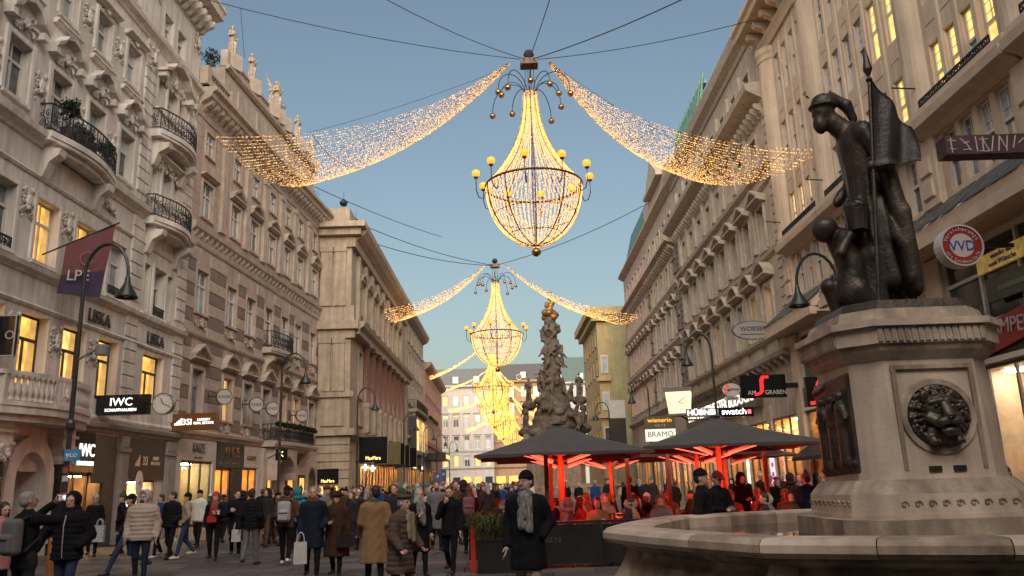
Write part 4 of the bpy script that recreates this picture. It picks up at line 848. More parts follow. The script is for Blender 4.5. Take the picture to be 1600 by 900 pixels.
for a, b, col, lb in ((88.6, 3.6, (1, .75, .15), 'yellow lit fascia sign under the glazed bay on the left'), (97, 3.9, (.75, .75, .9), 'pale violet lit fascia sign beyond the glazed bay on the left')):
    P = D.world(a - 88 + 2, .4, 3.9); e = empty('shop_sign', P, D.root.rotation_euler.z, lb, 'sign'); mb = MB(); mb.box(-1.8, 1.8, -.1, .1, -.35, .35); mb.build('board', DARKF, e); mb = MB(); mb.box(-1.3, 1.3, .1, .12, -.15, .15); mb.build('lit_strip', emit(lb[:8], col, 1.3), e)
D.walls(); E_.walls()
# ------------------------------------------------------------------ houses closing the view
def far_house(name, label, x0, x1, Y, ztop, wall, nx, rows, roofm, roofh, shops=True, fr=FR_W, litset=(), litm=0):
    F = Fac(name, label, (x0, Y), (1, 0), True, 0, x1 - x0, ztop, wall, 12); 
    dd = (x1 - x0) / nx
    for i in range(nx):
        for j, (z0, h) in enumerate(rows):
            F.window((i + .5) * dd, z0, min(1.3, dd * .5), h, fr, litm if (i, j) in litset or (j == 0 and (i + nx) % 3) else None, .3, 'T', sill=False); F.surround((i + .5) * dd, z0, min(1.3, dd * .5), h, .18, .12, None)
            if j in (1, 2): F.pediment((i + .5) * dd, z0 + h + .25, 1.8, 'flat', None, .3)
    for z, p in ((5.2, .4), (rows[1][0] - .9, .25), (ztop - .8, .8)): F.course(0, x1 - x0, z, [(.06, 0), (p * .5, .15), (p, .35), (p, .7), (.05, .8)], 'cornice')
    mb = F.mb(); mb.extrude_profile([(0, ztop), (-2.2, ztop + roofh), (-12, ztop + roofh), (-12, ztop)], 0, x1 - x0); rf = F.part(mb, 'roof', roofm)
    for i in range(nx): 
        if i % 2 == 0: mb = F.mb(); mb.box((i + .5) * dd - .7, (i + .5) * dd + .7, -1.6, -.25, ztop + .4, ztop + 2.0); q = F.part(mb, 'dormer', wall); mb = F.mb(); mb.box((i + .5) * dd - .5, (i + .5) * dd + .5, -.25, -.23, ztop + .6, ztop + 1.8); F.part(mb, 'pane', GLASS, q)
    if shops:
        for i in range(nx): mb = F.mb(); mb.box(i * dd + .4, (i + 1) * dd - .4, -.02, .05, .5, 3.6); F.part(mb, 'shop_window', LIT[0] if i % 3 == 0 else LITC if i % 3 == 1 else REFL)
    F.walls(); return F
far_house('pale_grey_block', 'pale grey house block closing the street below the chandeliers', -19.5, -5.2, 186, 24, mat('pale_grey_render', (.40, .38, .37), .85, .08, 1., streak=.1), 6, ((5.9, 2.4), (9.8, 2.7), (14.6, 2.7), (19.4, 2.2)), mat('grey_roof', (.10, .11, .12), .6, .15), 4, litset={(0, 3), (1, 3)}, litm=1)
far_house('brown_clock_house', 'brown house with a round gilt clock behind the chandeliers', -5.2, 9, 188, 25, mat('brown_render', (.30, .20, .12), .85, .12, 1.), 5, ((6.5, 3.), (11.6, 3.), (16.8, 3.), (21.2, 2.4)), mat('dark_roof', (.06, .06, .065), .6, .15), 4, fr=FR_D, litset={(1, 1), (0, 1), (3, 2)}, litm=0)
e = disc_sign('gilt_clock', 'round gilt clock on the roof edge of the brown far house', (at(811, 589, 187.2).x, 187.2, at(811, 589, 187.2).z), .62, FR_D, emit('clock_gilt', (1, .75, .35), .8), .4, 'clock')
far_house('teal_roof_house', 'pale house with a dark teal roof seen behind the stone column', 9, 19, 190, 24.5, mat('pale_teal_render', (.33, .36, .36), .85, .08, 1.), 4, ((6.5, 2.6), (11, 2.6), (15.5, 2.6), (20, 2.)), mat('teal_roof', (.05, .09, .09), .6, .15), 6, shops=False)
far_house('white_side_house', 'narrow white house between the column and the ochre corner', 13.2, 17.2, 128, 24, mat('white_render', (.5, .48, .45), .85, .06, 1.), 2, ((6.5, 2.4), (10.5, 2.4), (14.5, 2.4), (18.5, 2.)), SLATE, 3, shops=False)
far_house('left_end_house', 'tall pale house with stacked bays at the far left corner', -26, -19.5, 172, 23, mat('sage_render', (.36, .36, .33), .85, .08, 1.), 2, ((6.5, 2.4), (10.5, 2.4), (14.5, 2.4), (18.5, 2.)), SLATE, 3, shops=False)

# unseen houses beside and behind the camera, added to block low light
for nm, lb, og, dr, lf, a, b, zt, wm in (('side_shade_house', 'plain unseen cream house added on the left to block low light', (-15.2, 16.9), (.008, 1), True, -46, 0, 24, WA), ('side_shade_house', 'plain unseen peach house added on the right to block low light', (12.6, 9.9), (0, 1), False, -40, 0, 23, WG), ('rear_shade_house', 'plain unseen house behind the viewer, added tall to shade the street', (-30, -28), (1, 0), False, 0, 60, 31, WH)):
    F = Fac(nm, lb, og, dr, lf, a, b, zt, wm)
    n_ = int((b - a) / 3)
    for i in range(n_):
        for z0 in (5.5, 9.5, 13.5, 17.5) + ((21.5, 25.5) if zt > 30 else ()): F.window(a + 1.5 + 3 * i, z0, 1.2, 2.1, FR_W, 1 if (i * 7 + int(z0)) % 11 == 0 else None)
    F.course(a, b, zt - .8, [(.1, 0), (.6, .3), (.8, .6), (.85, .9)], 'cornice'); F.course(a, b, 4.4, [(.1, 0), (.3, .2), (.3, .4)], 'string_course'); F.walls()
# ------------------------------------------------------------------ figures: one continuous sculpted body each
SKINS = [mat('skin_a', (.50, .31, .23), .55, .06), mat('skin_b', (.42, .25, .18), .55, .06), mat('skin_c', (.56, .37, .29), .55, .06)]
def cloth(name, c, r=.85): return mat('cloth_' + name, c, r, .22 if 'fur' in name else .09, 14, .12, 90, spec=.12)
def rotz(v, a): c, s = math.cos(a), math.sin(a); return (v[0] * c - v[1] * s, v[0] * s + v[1] * c, v[2])
_HAND = {}
def hand_geo(grip):
    if grip not in _HAND:
        pr = [ell((0, 0, -.045), (.040, .017, .052), 0), cap((0, 0, .02), (0, 0, -.03), .026, .03, 0)]
        for i, (x, l) in enumerate(((-.030, .062), (-.010, .074), (.011, .070), (.030, .055))):
            c = .9 if grip else .3; p0 = (x, 0, -.085); p1 = (x * 1.1, -l * .55 * math.sin(c), -.085 - l * .55 * math.cos(c)); c2 = c * 2.1; p2 = (x * 1.1, p1[1] - l * .5 * math.sin(c2), p1[2] - l * .5 * math.cos(c2))
            pr += [cap(p0, p1, .0095, .0085, 0), cap(p1, p2, .0085, .007, 0)]
        pr += [cap((.032, -.005, -.02), (.056, -.022, -.055), .0125, .0105, 0), cap((.056, -.022, -.055), (.046 if grip else .058, -.036, -.082), .0105, .008, 0)]
        _HAND[grip] = sculpt(pr, .007, .006)
    return _HAND[grip]
_HEADC = {}
def head_geo(hair, hat, hood, fine, beard=False, glasses=False):
    "head in its own frame, neck pivot at the origin, facing -y. slots: 2 skin, 3 hair, 5 hat, 6 dark, 7 lips, 0 coat"
    key = (hair, hat, hood, fine, beard, glasses)
    if key in _HEADC: return _HEADC[key]
    S = 2; pr = [ell((0, .012, .135), (.076, .095, .103), S), ell((0, -.022, .085), (.060, .070, .080), S), cap((0, .012, -.03), (0, .0, .07), .053, .052, S), cap((0, -.088, .125), (0, -.112, .098), .011, .016, S, k=.01),
          ell((-.079, .01, .11), (.012, .022, .032), S, k=.006), ell((.079, .01, .11), (.012, .022, .032), S, k=.006), ell((0, -.07, .15), (.058, .024, .014), S), ell((0, -.08, .045), (.026, .02, .018), S)]
    if fine:
        pr += [ell((sx * .031, -.0895, .128), (.0095, .006, .0055), 6, k=.004) for sx in (-1, 1)] + [ell((0, -.093, .067), (.021, .009, .0055), 7, k=.004)]
    if hair == 'short': pr += [ell((0, .026, .158), (.084, .098, .090), 3, k=.008, cut=((0, -1, -.55), -.045)), ell((0, .06, .11), (.078, .062, .075), 3, k=.01)]
    if hair == 'long': pr += [ell((0, .028, .155), (.088, .100, .094), 3, k=.01, cut=((0, -1, -.45), -.03)), cap((0, .055, .13), (0, .095, -.10), .088, .075, 3, sq=(1, .62, 1)), cap((-.075, .0, .12), (-.085, -.02, -.08), .026, .03, 3), cap((.075, .0, .12), (.085, -.02, -.08), .026, .03, 3)]
    if hair == 'bun': pr += [ell((0, .026, .158), (.084, .100, .090), 3, k=.008, cut=((0, -1, -.55), -.045)), ell((0, .12, .15), (.045, .045, .045), 3)]
    if hair == 'bald': pr += [ell((0, .06, .10), (.079, .055, .05), 3, k=.01)]
    if beard: pr += [ell((0, -.06, .045), (.056, .045, .045), 3, k=.01)]
    if hat == 'beanie': pr += [ell((0, .014, .165), (.092, .110, .112), 5, k=.006, cut=((0, .12, -1), -.166)), ell((0, .012, .178), (.097, .114, .026), 5, k=.01)]
    if hat == 'pompom': pr += [ell((0, .014, .17), (.092, .110, .118), 5, k=.006, cut=((0, .12, -1), -.166)), ell((0, .012, .178), (.099, .116, .028), 5, k=.01), ell((0, .02, .31), (.045, .045, .042), 5, k=.01)]
    if hat == 'fur': pr += [ell((0, .014, .205), (.118, .130, .075), 5, k=.01)]
    if hat == 'beret': pr += [ell((.01, .015, .215), (.125, .135, .048), 5, k=.01, cut=((0, .25, -1), -.165)), ell((0, .012, .19), (.09, .107, .03), 5, k=.01)]
    if hat == 'cap': pr += [ell((0, .014, .165), (.09, .108, .100), 5, k=.006, cut=((0, .12, -1), -.166)), ell((0, -.13, .175), (.07, .07, .012), 5, k=.01)]
    if hat == 'hijab': pr += [ell((0, .03, .14), (.098, .108, .122), 5, k=.01, cut=((0, -1, .05), .075)), cap((0, .03, .06), (0, .02, -.04), .105, .12, 5, cut=((0, -1, .3), .075))]
    if hood: pr += [ell((0, .055, .14), (.122, .125, .145), 0, k=.012, cut=((0, -1, .05), .055)), ell((0, .05, .0), (.14, .12, .09), 0, k=.02, cut=((0, -1, .2), .075))]
    if hood == 'fur': pr += [cap((math.cos(a) * .105, -.055, .13 + math.sin(a) * .125), (math.cos(a + .7) * .105, -.055, .13 + math.sin(a + .7) * .125), .033, .033, 5, k=.01) for a in np.arange(-.9, 4.0, .7)]
    V, Q, mi = sculpt(pr, .0085 if fine else .018, .018)
    _HEADC[key] = (V, Q, mi); return _HEADC[key]
def person_mesh(coat, legs, skin, hairc, shoe, hatc, style='coat', hem=.82, hair='short', hat=None, hood=False, stride=.5, arms=('down', 'down'), sit=False, yaw=0, pitch=0, w=1., h=1.75, fine=True, scarf=None, scarf_tail=False, lean=0, skirt=None, beard=False, look=None, glasses=False):
    puff = style == 'puffer'; q = dict(quilt=(.016, 38)) if puff else {}; g = .022 if puff else .008
    pr = []; hz = .92; wr = []
    LG = 1
    for sg in (-1, 1):
        if sit:
            hip = (.10 * sg, .02, .50); kn = (.12 * sg, -.42, .52); an = (.12 * sg, -.40, .1)
        elif stride:
            ld = sg * (1 if stride > 0 else -1) > 0; st = abs(stride); hip = (.095 * sg, 0, hz)
            kn = (.1 * sg, -.20 * st, .50) if ld else (.1 * sg, .06 * st, .48); an = (.1 * sg, -.34 * st, .09) if ld else (.1 * sg, .42 * st, .09 + .16 * st)
        else: hip = (.095 * sg, 0, hz); kn = (.105 * sg, -.01, .5); an = (.115 * sg, .02, .09)
        pr += [cap(hip, kn, .092 * w, .064, LG), cap(kn, an, .064, .047, LG)]
        toe = (an[0] + .02 * sg, an[1] - .15, max(.04, an[2] - .05)); heel = (an[0], an[1] + .035, max(.05, an[2] - .035))
        pr += [cap(heel, toe, .05, .043, 4, sq=(.9, 1, .85), k=.012)]
    z0 = .42 if sit else 0.0; dz = -.42 if sit else 0
    if style in ('coat', 'puffer', 'jacket', 'fur'):
        hm = hem + (0 if not sit else 0); rr = (.160 if style != 'jacket' else .148) * w + g * .5
        if style == 'fur': rr += .03
        lo = (0, 0, (.5 if sit else hm + .02))
        if sit: pr += [cap((0, .02, .52), (0, .0, .90), .165 * w, .165 * w + g, 0, sq=(1.12, .82, 1), **q), cap((0, 0, .88), (0, .01, .96), .165 * w + g, .13, 0, sq=(1.2, .8, 1), **q)]
        else:
            fl = max(0, (.95 - hm)) * .11
            pr += [cap((0, 0, hm - .1), (0, 0, 1.12), rr + fl, rr - .012, 0, sq=(1.1, .84, 1), zmin=hm, fold=((.008 if not puff else .003), 7), **q), cap((0, 0, 1.1), (0, .0, 1.34), rr - .012, rr, 0, sq=(1.14, .82, 1), **q)]
    sz = 1.42 + dz
    pr += [cap((-.128 * w, .005, sz - .03), (.128 * w, .005, sz - .02), .080 + g, .080 + g, 0), cap((0, .01, sz - .06), (0, .005, sz + .07), .13, .072, 0)]
    hands = []
    for sg, ar in zip((-1, 1), arms):
        sh = (.172 * w * sg, .005, sz - .03); D = dz
        if ar == 'down': el, ha = (.228 * w * sg, .05, 1.13 + D), (.235 * w * sg, -.05, .88 + D)
        elif ar == 'fwd': el, ha = (.225 * w * sg, -.02, 1.13 + D), (.235 * w * sg, -.20, .95 + D)
        elif ar == 'back': el, ha = (.225 * w * sg, .15, 1.14 + D), (.225 * w * sg, .16, .89 + D)
        elif ar == 'pocket': el, ha = (.27 * w * sg, .06, 1.14 + D), (.19 * w * sg, -.10, .98 + D)
        elif ar == 'hold': el, ha = (.235 * w * sg, -.02, 1.13 + D), (.09 * w * sg, -.28, 1.20 + D)
        elif ar == 'phone': el, ha = (.25 * w * sg, -.04, 1.13 + D), (.07 * w * sg, -.30, 1.12 + D)
        elif ar == 'face': el, ha = (.23 * w * sg, -.12, 1.14 + D), (.06 * w * sg, -.21, 1.40 + D)
        elif ar == 'raise': el, ha = (.27 * w * sg, -.24, 1.37 + D), (.10 * w * sg, -.40, 1.58 + D)
        elif ar == 'out': el, ha = (.33 * w * sg, .0, 1.17 + D), (.38 * w * sg, -.10, .95 + D)
        elif ar == 'table': el, ha = (.25 * w * sg, -.12, 1.12 + D), (.10 * w * sg, -.34, 1.14 + D)
        m0, m1 = (.068 + g) * min(1.1, w), .052 + g
        pr += [cap(sh, el, m0, m1 + .004, 0, **({'quilt': (.01, 42)} if puff else {})), cap(el, ha, m1 + .004, .043 + g * .8, 0, **({'quilt': (.008, 42)} if puff else {}))]
        if ar != 'pocket': hands.append((el, ha, sg, ar in ('hold', 'phone', 'raise', 'fwd', 'face')))
    if scarf: pr += [ell((0, -.005, sz + .075), (.108, .108, .055), 8, k=.015)] + ([cap((.05, -.13 * w, sz + .03), (.055, -.185 * w, sz - .36), .05, .055, 8, sq=(1, .45, 1), k=.01), cap((-.04, -.13 * w, sz + .03), (-.05, -.18 * w, sz - .30), .05, .055, 8, sq=(1, .45, 1), k=.01)] if scarf_tail else [])
    else: pr += [ell((0, .012, sz + .065), (.088, .088, .05), 0, k=.015)]
    ph = RNG.uniform(0, 6, 3); V, Q, mi = sculpt(pr, .019 if fine else .034, .032, (lambda P: .0045 * np.sin(P[:, 2] * 31 + 9 * P[:, 0] + ph[0] + 2 * np.sin(P[:, 0] * 17 + ph[1])) * np.sin(P[:, 1] * 13 + P[:, 0] * 11 + ph[2])) if fine else None)
    parts = [(V, Q, mi)]
    hv, hq, hm_ = head_geo(hair, hat, hood, fine, beard, glasses); cy, sy = math.cos(yaw), math.sin(yaw); cp, sp = math.cos(pitch), math.sin(pitch)
    H_ = hv.copy(); y, z = H_[:, 1] * cp - H_[:, 2] * sp, H_[:, 1] * sp + H_[:, 2] * cp; H_[:, 1], H_[:, 2] = y, z
    x, y = H_[:, 0] * cy - H_[:, 1] * sy, H_[:, 0] * sy + H_[:, 1] * cy; H_[:, 0], H_[:, 1] = x, y; H_ += np.array((0, 0, sz + .105)); parts.append((H_, hq, hm_))
    if fine:
        for el, ha, sg, gr in hands:
            v, qd, _ = hand_geo(gr); d = (Vector(ha) - Vector(el)).normalized(); zx = -d; xx = Vector((0, -1, .2)) if not gr else Vector((-sg, .2, .6)); xx = (xx - zx * xx.dot(zx)).normalized(); yx = zx.cross(xx)
            if sg > 0: v = v * np.array((1, -1, 1)); qd = qd[:, ::-1]
            M = np.array([xx, yx, zx]); parts.append((v @ M + np.array(ha) + np.array(d) * .028, qd, np.full(len(qd), 2, np.int32)))
    VV = np.concatenate([p[0] for p in parts]); off = np.cumsum([0] + [len(p[0]) for p in parts]); QQ = np.concatenate([p[1] + off[i] for i, p in enumerate(parts)]); MM = np.concatenate([p[2] for p in parts])
    if lean: VV[:, 1] -= np.clip(VV[:, 2] - .9, 0, 2) * math.tan(lean)
    VV *= h / 1.75
    DK = mat('eye_dark', (.03, .02, .015), .4, 0); LP = mat('lips', (.36, .14, .11), .5, 0)
    return arr_mesh('person', VV, QQ, [coat, legs, skin, hairc, shoe, hatc or coat, DK, LP, scarf or coat], MM)
HAIRC = {'dark': mat('hair_dark', (.025, .017, .012), .55, .2, 30), 'brown': mat('hair_brown', (.07, .04, .022), .55, .2, 30), 'grey': mat('hair_grey', (.30, .28, .26), .6, .2, 30), 'blond': mat('hair_blond', (.25, .16, .07), .55, .2, 30)}
BLACK = cloth('black', (.010, .010, .0115)); CHAR = cloth('charcoal', (.025, .025, .028)); NAVY = cloth('navy', (.014, .018, .034)); JEANS = cloth('jeans', (.03, .05, .10)); DJEANS = cloth('dark_jeans', (.018, .024, .042)); BEIGE = cloth('beige', (.42, .34, .29)); SAND = cloth('sand', (.30, .245, .18)); CAMEL = cloth('camel', (.26, .155, .075)); BROWN = cloth('brown', (.10, .055, .03)); FURB = cloth('fur_brown', (.055, .03, .018)); RED = cloth('red', (.45, .018, .02)); GREY = cloth('grey', (.14, .14, .145)); LGREY = cloth('light_grey', (.36, .36, .36)); BLUE = cloth('blue', (.02, .05, .17)); TEAL = cloth('teal', (.03, .19, .24)); GREEN = cloth('green', (.03, .09, .045)); WINE = cloth('wine', (.13, .02, .03)); WHITE = cloth('white', (.6, .58, .55)); PUFFBR = cloth('taupe', (.105, .075, .058)); OLIVE = cloth('olive', (.055, .055, .03)); PINK = cloth('rose', (.42, .2, .2)); PLAID = mat('plaid', (.27, .255, .235), .9, .1, 22, col2=(.025, .025, .028), stretch=(1.6, 1, .5))
SHOE = mat('shoe_black', (.014, .013, .012), .5, .1); SHOEW = mat('shoe_white', (.6, .58, .55), .6, .1); SHOEB = mat('shoe_brown', (.09, .045, .02), .5, .1)
ROT = {'front': 0, 'back': math.pi, 'left': -math.pi / 2, 'right': math.pi / 2}
def person(px, Y, face, label, coat, legs, hairk='dark', skin=0, shoe=SHOE, hatc=None, group='people walking on the street', z=0., **kw):
    me = person_mesh(coat, legs, SKINS[skin], HAIRC[hairk], shoe, hatc, **kw)
    a = ROT[face] if isinstance(face, str) else R(face)
    o = link('person', me, None, (gx(px, Y), Y, z), (0, 0, a)); return tag(o, label, 'person', group)
P_ = {}
P_['photo'] = person(48, 11.6, 155, 'man in a black jacket and grey backpack raising both hands to take a photo', BLACK, CHAR, 'grey', h=1.80, style='jacket', hem=.78, arms=('raise', 'raise'), stride=0, hair='short', yaw=-.3, pitch=-.1)
zp = person(113, 13.2, 5, 'man in a black hooded puffer jacket with a white zip and jeans', BLACK, JEANS, h=1.76, style='puffer', hem=.78, hood=True, arms=('out', 'pocket'), stride=.45, w=1.12)
person(150, 25.5, 20, 'person in dark coat and grey bobble hat by the shop door, holding a patterned bag', BLACK, BLACK, h=1.76, style='coat', hem=.70, hat='pompom', hatc=LGREY, arms=('down', 'down'), stride=.3, scarf=GREY)
person(192, 25.5, -60, 'man in black with a dark green bobble hat, facing left by the pilaster', BLACK, BLACK, h=1.76, style='jacket', hem=.72, hat='pompom', hatc=GREEN, stride=.2, arms=('pocket', 'pocket'))
person(226, 17.6, 12, 'man in a beige puffer jacket with fur trimmed hood and dark jeans', BEIGE, DJEANS, h=1.78, style='puffer', hem=.80, hood='fur', hatc=LGREY, arms=('down', 'down'), stride=.25, w=1.2, skin=1, yaw=-.3, beard=True)
person(205, 19.2, -70, 'striding person in blue jeans mostly hidden behind the beige puffer jacket', CHAR, JEANS, h=1.72, style='jacket', hem=.85, hat='beanie', hatc=BLACK, stride=1.1, arms=('fwd', 'back'))
person(251, 24, -40, 'young man in a bright blue jacket between two dark coats', BLUE, BLACK, h=1.72, style='jacket', hem=.85, stride=.4, hair='short', shoe=SHOEW)
person(270, 23.5, -15, 'young man in a black puffer jacket and black trousers looking left', BLACK, BLACK, h=1.78, style='puffer', hem=.82, stride=.45, hair='short', yaw=-.8, arms=('down', 'pocket'))
person(293, 23.5, -65, 'young man in a sand sweater, black beanie, jeans and white trainers', SAND, JEANS, h=1.72, style='jacket', hem=.92, hat='beanie', hatc=BLACK, stride=.6, arms=('pocket', 'pocket'), shoe=SHOEW)
person(337, 22.6, 8, 'woman with a red bobble-knit hat and long red scarf over black clothes', BLACK, BLACK, 'brown', 2, h=1.72, style='jacket', hem=.86, hat='beanie', hatc=RED, hair='long', arms=('down', 'hold'), stride=.25, scarf=RED, scarf_tail=True)
person(371, 23.5, 15, 'man in black coat with a paper cup, right of the red scarf', BLACK, BLACK, h=1.76, style='coat', hem=.62, hair='short', arms=('hold', 'down'), stride=.4, yaw=.5, shoe=SHOEB)
person(394, 20.6, 178, 'man from behind in a black quilted jacket and grey trousers', BLACK, GREY, h=1.78, style='puffer', hem=.86, hair='short', arms=('down', 'back'), stride=-.5, shoe=SHOE)
person(449, 20.4, 182, 'man from behind in a brown jacket with dark trousers and white soles', BROWN, BLACK, h=1.80, style='jacket', hem=.86, hat='beanie', hatc=BLACK, arms=('fwd', 'fwd'), stride=.45, shoe=SHOEW, w=1.08)
person(490, 17.2, 12, 'grey haired man in a long navy coat and brown scarf', NAVY, BLACK, 'grey', 0, h=1.77, style='coat', hem=.58, hair='short', arms=('down', 'pocket'), stride=.35, scarf=BROWN, yaw=-.2, w=1.06)
person(527, 17.4, -5, 'woman in a long brown fur coat and fur hat looking at a phone', FURB, BLACK, 'brown', 2, h=1.64, style='fur', hem=.42, hat='fur', hatc=FURB, arms=('phone', 'down'), stride=.3, hair='long', pitch=.25, w=1.1)
person(586, 15.0, 195, 'person from behind in a long camel coat with a green scarf', CAMEL, BLACK, h=1.74, style='coat', hem=.45, hair='short', arms=('down', 'fwd'), stride=.3, scarf=GREEN, w=1.1, yaw=.3)
person(626, 12.6, 60, 'elderly woman in a taupe quilted coat, beret and patterned scarf walking right', PUFFBR, BROWN, 'grey', 2, h=1.58, style='puffer', hem=.55, hat='beret', hatc=PUFFBR, hair='short', arms=('fwd', 'fwd'), stride=.5, scarf=SAND, scarf_tail=True, lean=.1, w=1.15)
person(655, 16.9, 20, 'woman in a pale grey headscarf and long plaid scarf over black', BLACK, BLACK, 'dark', 2, h=1.66, style='coat', hem=.50, hat='hijab', hatc=LGREY, arms=('hold', 'down'), stride=.35, scarf=PLAID, scarf_tail=True)
person(703, 17.3, -12, 'woman all in black with tied back hair, one hand to her chin', BLACK, BLACK, 'brown', 2, h=1.70, style='coat', hem=.76, hair='bun', arms=('face', 'down'), stride=.5, pitch=.2)
P_['pur'] = person(733, 22, 185, 'woman from behind in black with a mauve backpack', BLACK, BLACK, 'brown', 0, h=1.68, style='coat', hem=.70, hair='long', arms=('down', 'down'), stride=.4)
gm = person(822, 11.4, -8, 'man in black coat with black beanie, glasses and checked scarf in front of the terrace', BLACK, SAND, h=1.84, style='coat', hem=.58, hat='beanie', hatc=BLACK, arms=('down', 'pocket'), stride=.35, scarf=PLAID, scarf_tail=True, yaw=-.55, w=1.12, hair='short', skin=2)
P_['fm'] = person(1098, 13.6, 70, 'man in a black jacket and black beanie standing behind the fountain rim', BLACK, CHAR, h=1.82, style='jacket', hem=.8, hat='beanie', hatc=BLACK, stride=0, arms=('pocket', 'pocket'), hair='short', w=1.05)
person(1121, 15.2, 20, 'man in dark jacket and dark red cap looking down behind the fountain', BLACK, CHAR, h=1.80, style='jacket', hem=.8, hat='cap', hatc=WINE, stride=0, arms=('phone', 'phone'), pitch=.35)
person(1160, 22, 10, 'person in a black hooded coat by the terrace, right of the red cap', BLACK, BLACK, h=1.78, style='coat', hem=.6, hood=True, stride=0, arms=('phone', 'phone'), pitch=.3)
person(1205, 23, -10, 'woman in a black jacket with grey knitted hat and pale scarf by the terrace', BLACK, BLACK, h=1.72, style='jacket', hem=.8, hat='beanie', hatc=LGREY, stride=0, scarf=WHITE)
person(1238, 23, 150, 'person from behind in a black hooded jacket near the fountain pedestal', CHAR, BLACK, h=1.74, style='jacket', hem=.8, hood=True, stride=0, hair='long')
person(1251, 25, 0, 'woman in a grey jacket with brown hair beside the black hood', GREY, BLACK, 'brown', h=1.74, style='jacket', hem=.8, stride=0, hair='long')
person(1262, 19.5, 200, 'person in a navy padded jacket and grey bobble hat left of the pedestal', NAVY, JEANS, h=1.72, style='puffer', hem=.8, hat='pompom', hatc=GREY, stride=0)
person(1281, 19.5, 40, 'woman with dark hair in a black padded coat right beside the pedestal', BLACK, BLACK, 'dark', h=1.74, style='puffer', hem=.7, stride=0, hair='long', arms=('hold', 'down'))
person(1578, 17, -20, 'woman in a dark padded jacket and blue knitted hat right of the fountain', NAVY, JEANS, 'brown', h=1.72, style='puffer', hem=.8, hat='beanie', hatc=BLUE, stride=0, hair='long', arms=('hold', 'down'), group='people walking on the street')
person(1561, 18.5, 30, 'person with dark hair at the right edge behind the pedestal', BLACK, BLACK, 'dark', h=1.74, style='coat', hem=.7, stride=0, hair='long')
person(8, 14.5, 60, 'woman with dark hair in a rose coat looking at a phone at the left edge', PINK, BLACK, 'dark', 2, h=1.66, style='coat', hem=.6, hair='long', arms=('phone', 'phone'), stride=0, pitch=.3)
person(466, 24, 186, 'person in a teal hooded jacket glimpsed between the brown jacket and the navy coat', TEAL, BLACK, h=1.76, style='jacket', hem=.85, hood=True, stride=.3, fine=True)
person(554, 25, 6, 'blond woman with a pale fur collar beside the lamp post', CHAR, BLACK, 'blond', 2, h=1.72, style='coat', hem=.6, hair='long', stride=.3, scarf=WHITE)
person(616, 20, -8, 'man in a charcoal coat with brown hair behind the grey headscarf', CHAR, BLACK, 'brown', h=1.78, style='coat', hem=.6, stride=.3, hair='short')
person(682, 23.5, 10, 'tall man in a grey overcoat in the crowd behind the woman in black', GREY, BLACK, 'brown', h=1.84, style='coat', hem=.55, stride=.3, hair='short', beard=True)
# the farther crowd: a few bodies, every person an individual with their own clothes
VAR = [dict(style='coat', hem=.6, hair='short', stride=.3), dict(style='jacket', hem=.84, hair='long', stride=-.35), dict(style='puffer', hem=.8, hat='beanie', stride=.4), dict(style='coat', hem=.5, hat='fur', hair='long', stride=.3), dict(style='jacket', hem=.84, hood=True, stride=.25), dict(style='coat', hem=.62, hat='pompom', stride=-.3)]
VARN = ['in a {c} coat', 'in a {c} jacket', 'in {c} padded jacket, {h} hat', 'in {c} coat, {h} fur hat', 'in {c} hooded jacket', 'in {c} coat, {h} bobble hat']
DUMMY = mat('skin_a', (0, 0, 0)); VM = [person_mesh(BLACK, CHAR, SKINS[0], HAIRC['brown'], SHOE, GREY, fine=False, **v) for v in VAR]
CC = [('black', BLACK), ('navy', NAVY), ('charcoal', CHAR), ('camel', CAMEL), ('wine red', WINE), ('grey', GREY), ('olive', OLIVE), ('brown', BROWN), ('white', WHITE), ('blue', BLUE), ('beige', BEIGE), ('dark green', GREEN)]
HC = [('black', BLACK), ('red', RED), ('grey', LGREY), ('white', WHITE), ('teal', TEAL), ('brown', BROWN)]
rr = random.Random(21); used = set()
def far_person(x, Y, where, back=None):
    while True:
        v, c, h_ = rr.randrange(6), rr.choice(CC if rr.random() < .5 else CC[:3]), rr.choice(HC); kk = (v, c[0], h_[0] if '{h}' in VARN[v] else '', where)
        if kk not in used: used.add(kk); break
    o = link('person', VM[v], None, (x, Y, 0), (0, 0, (math.pi if (rr.random() < .5 if back is None else back) else 0) + rr.uniform(-.7, .7))); s_ = rr.uniform(.93, 1.06); o.scale = (s_,) * 3
    for i, mm in ((0, c[1]), (1, rr.choice((BLACK, CHAR, DJEANS, BLACK, JEANS, BROWN))), (2, rr.choice(SKINS)), (3, rr.choice(list(HAIRC.values()))), (5, h_[1] if v != 4 else c[1]), (8, rr.choice((c[1], GREY, RED, BEIGE)))):
        o.material_slots[i].link = 'OBJECT'; o.material_slots[i].material = mm
    return tag(o, 'person ' + VARN[v].format(c=c[0], h=h_[0]) + ' ' + where, 'person', 'people in the far crowd')
taken = []
def free(x, Y, d=.55):
    if any((x - a) ** 2 + (Y - b) ** 2 < d * d for a, b in taken): return False
    taken.append((x, Y)); return True
n = 0
while n < 150:
    Y = rr.uniform(24, 62); pxx = rr.uniform(405, 830)
    if Y < 30 and pxx > 740: continue
    x = gx(pxx, Y)
    if x < -10.2 or not free(x, Y): continue
    far_person(x, Y, ('in the crowd before the striped house', 'in the crowd before the bank', 'mid-street in the crowd', 'in the crowd beside the terrace')[0 if pxx < 500 else 1 if pxx < 620 else 2 if pxx < 720 else 3]); n += 1
n = 0
while n < 44:
    Y = rr.uniform(62, 120); pxx = rr.uniform(600, 830); x = gx(pxx, Y)
    if x < -10 or not free(x, Y): continue
    far_person(x, Y, 'far down the street, before the grey block'); n += 1
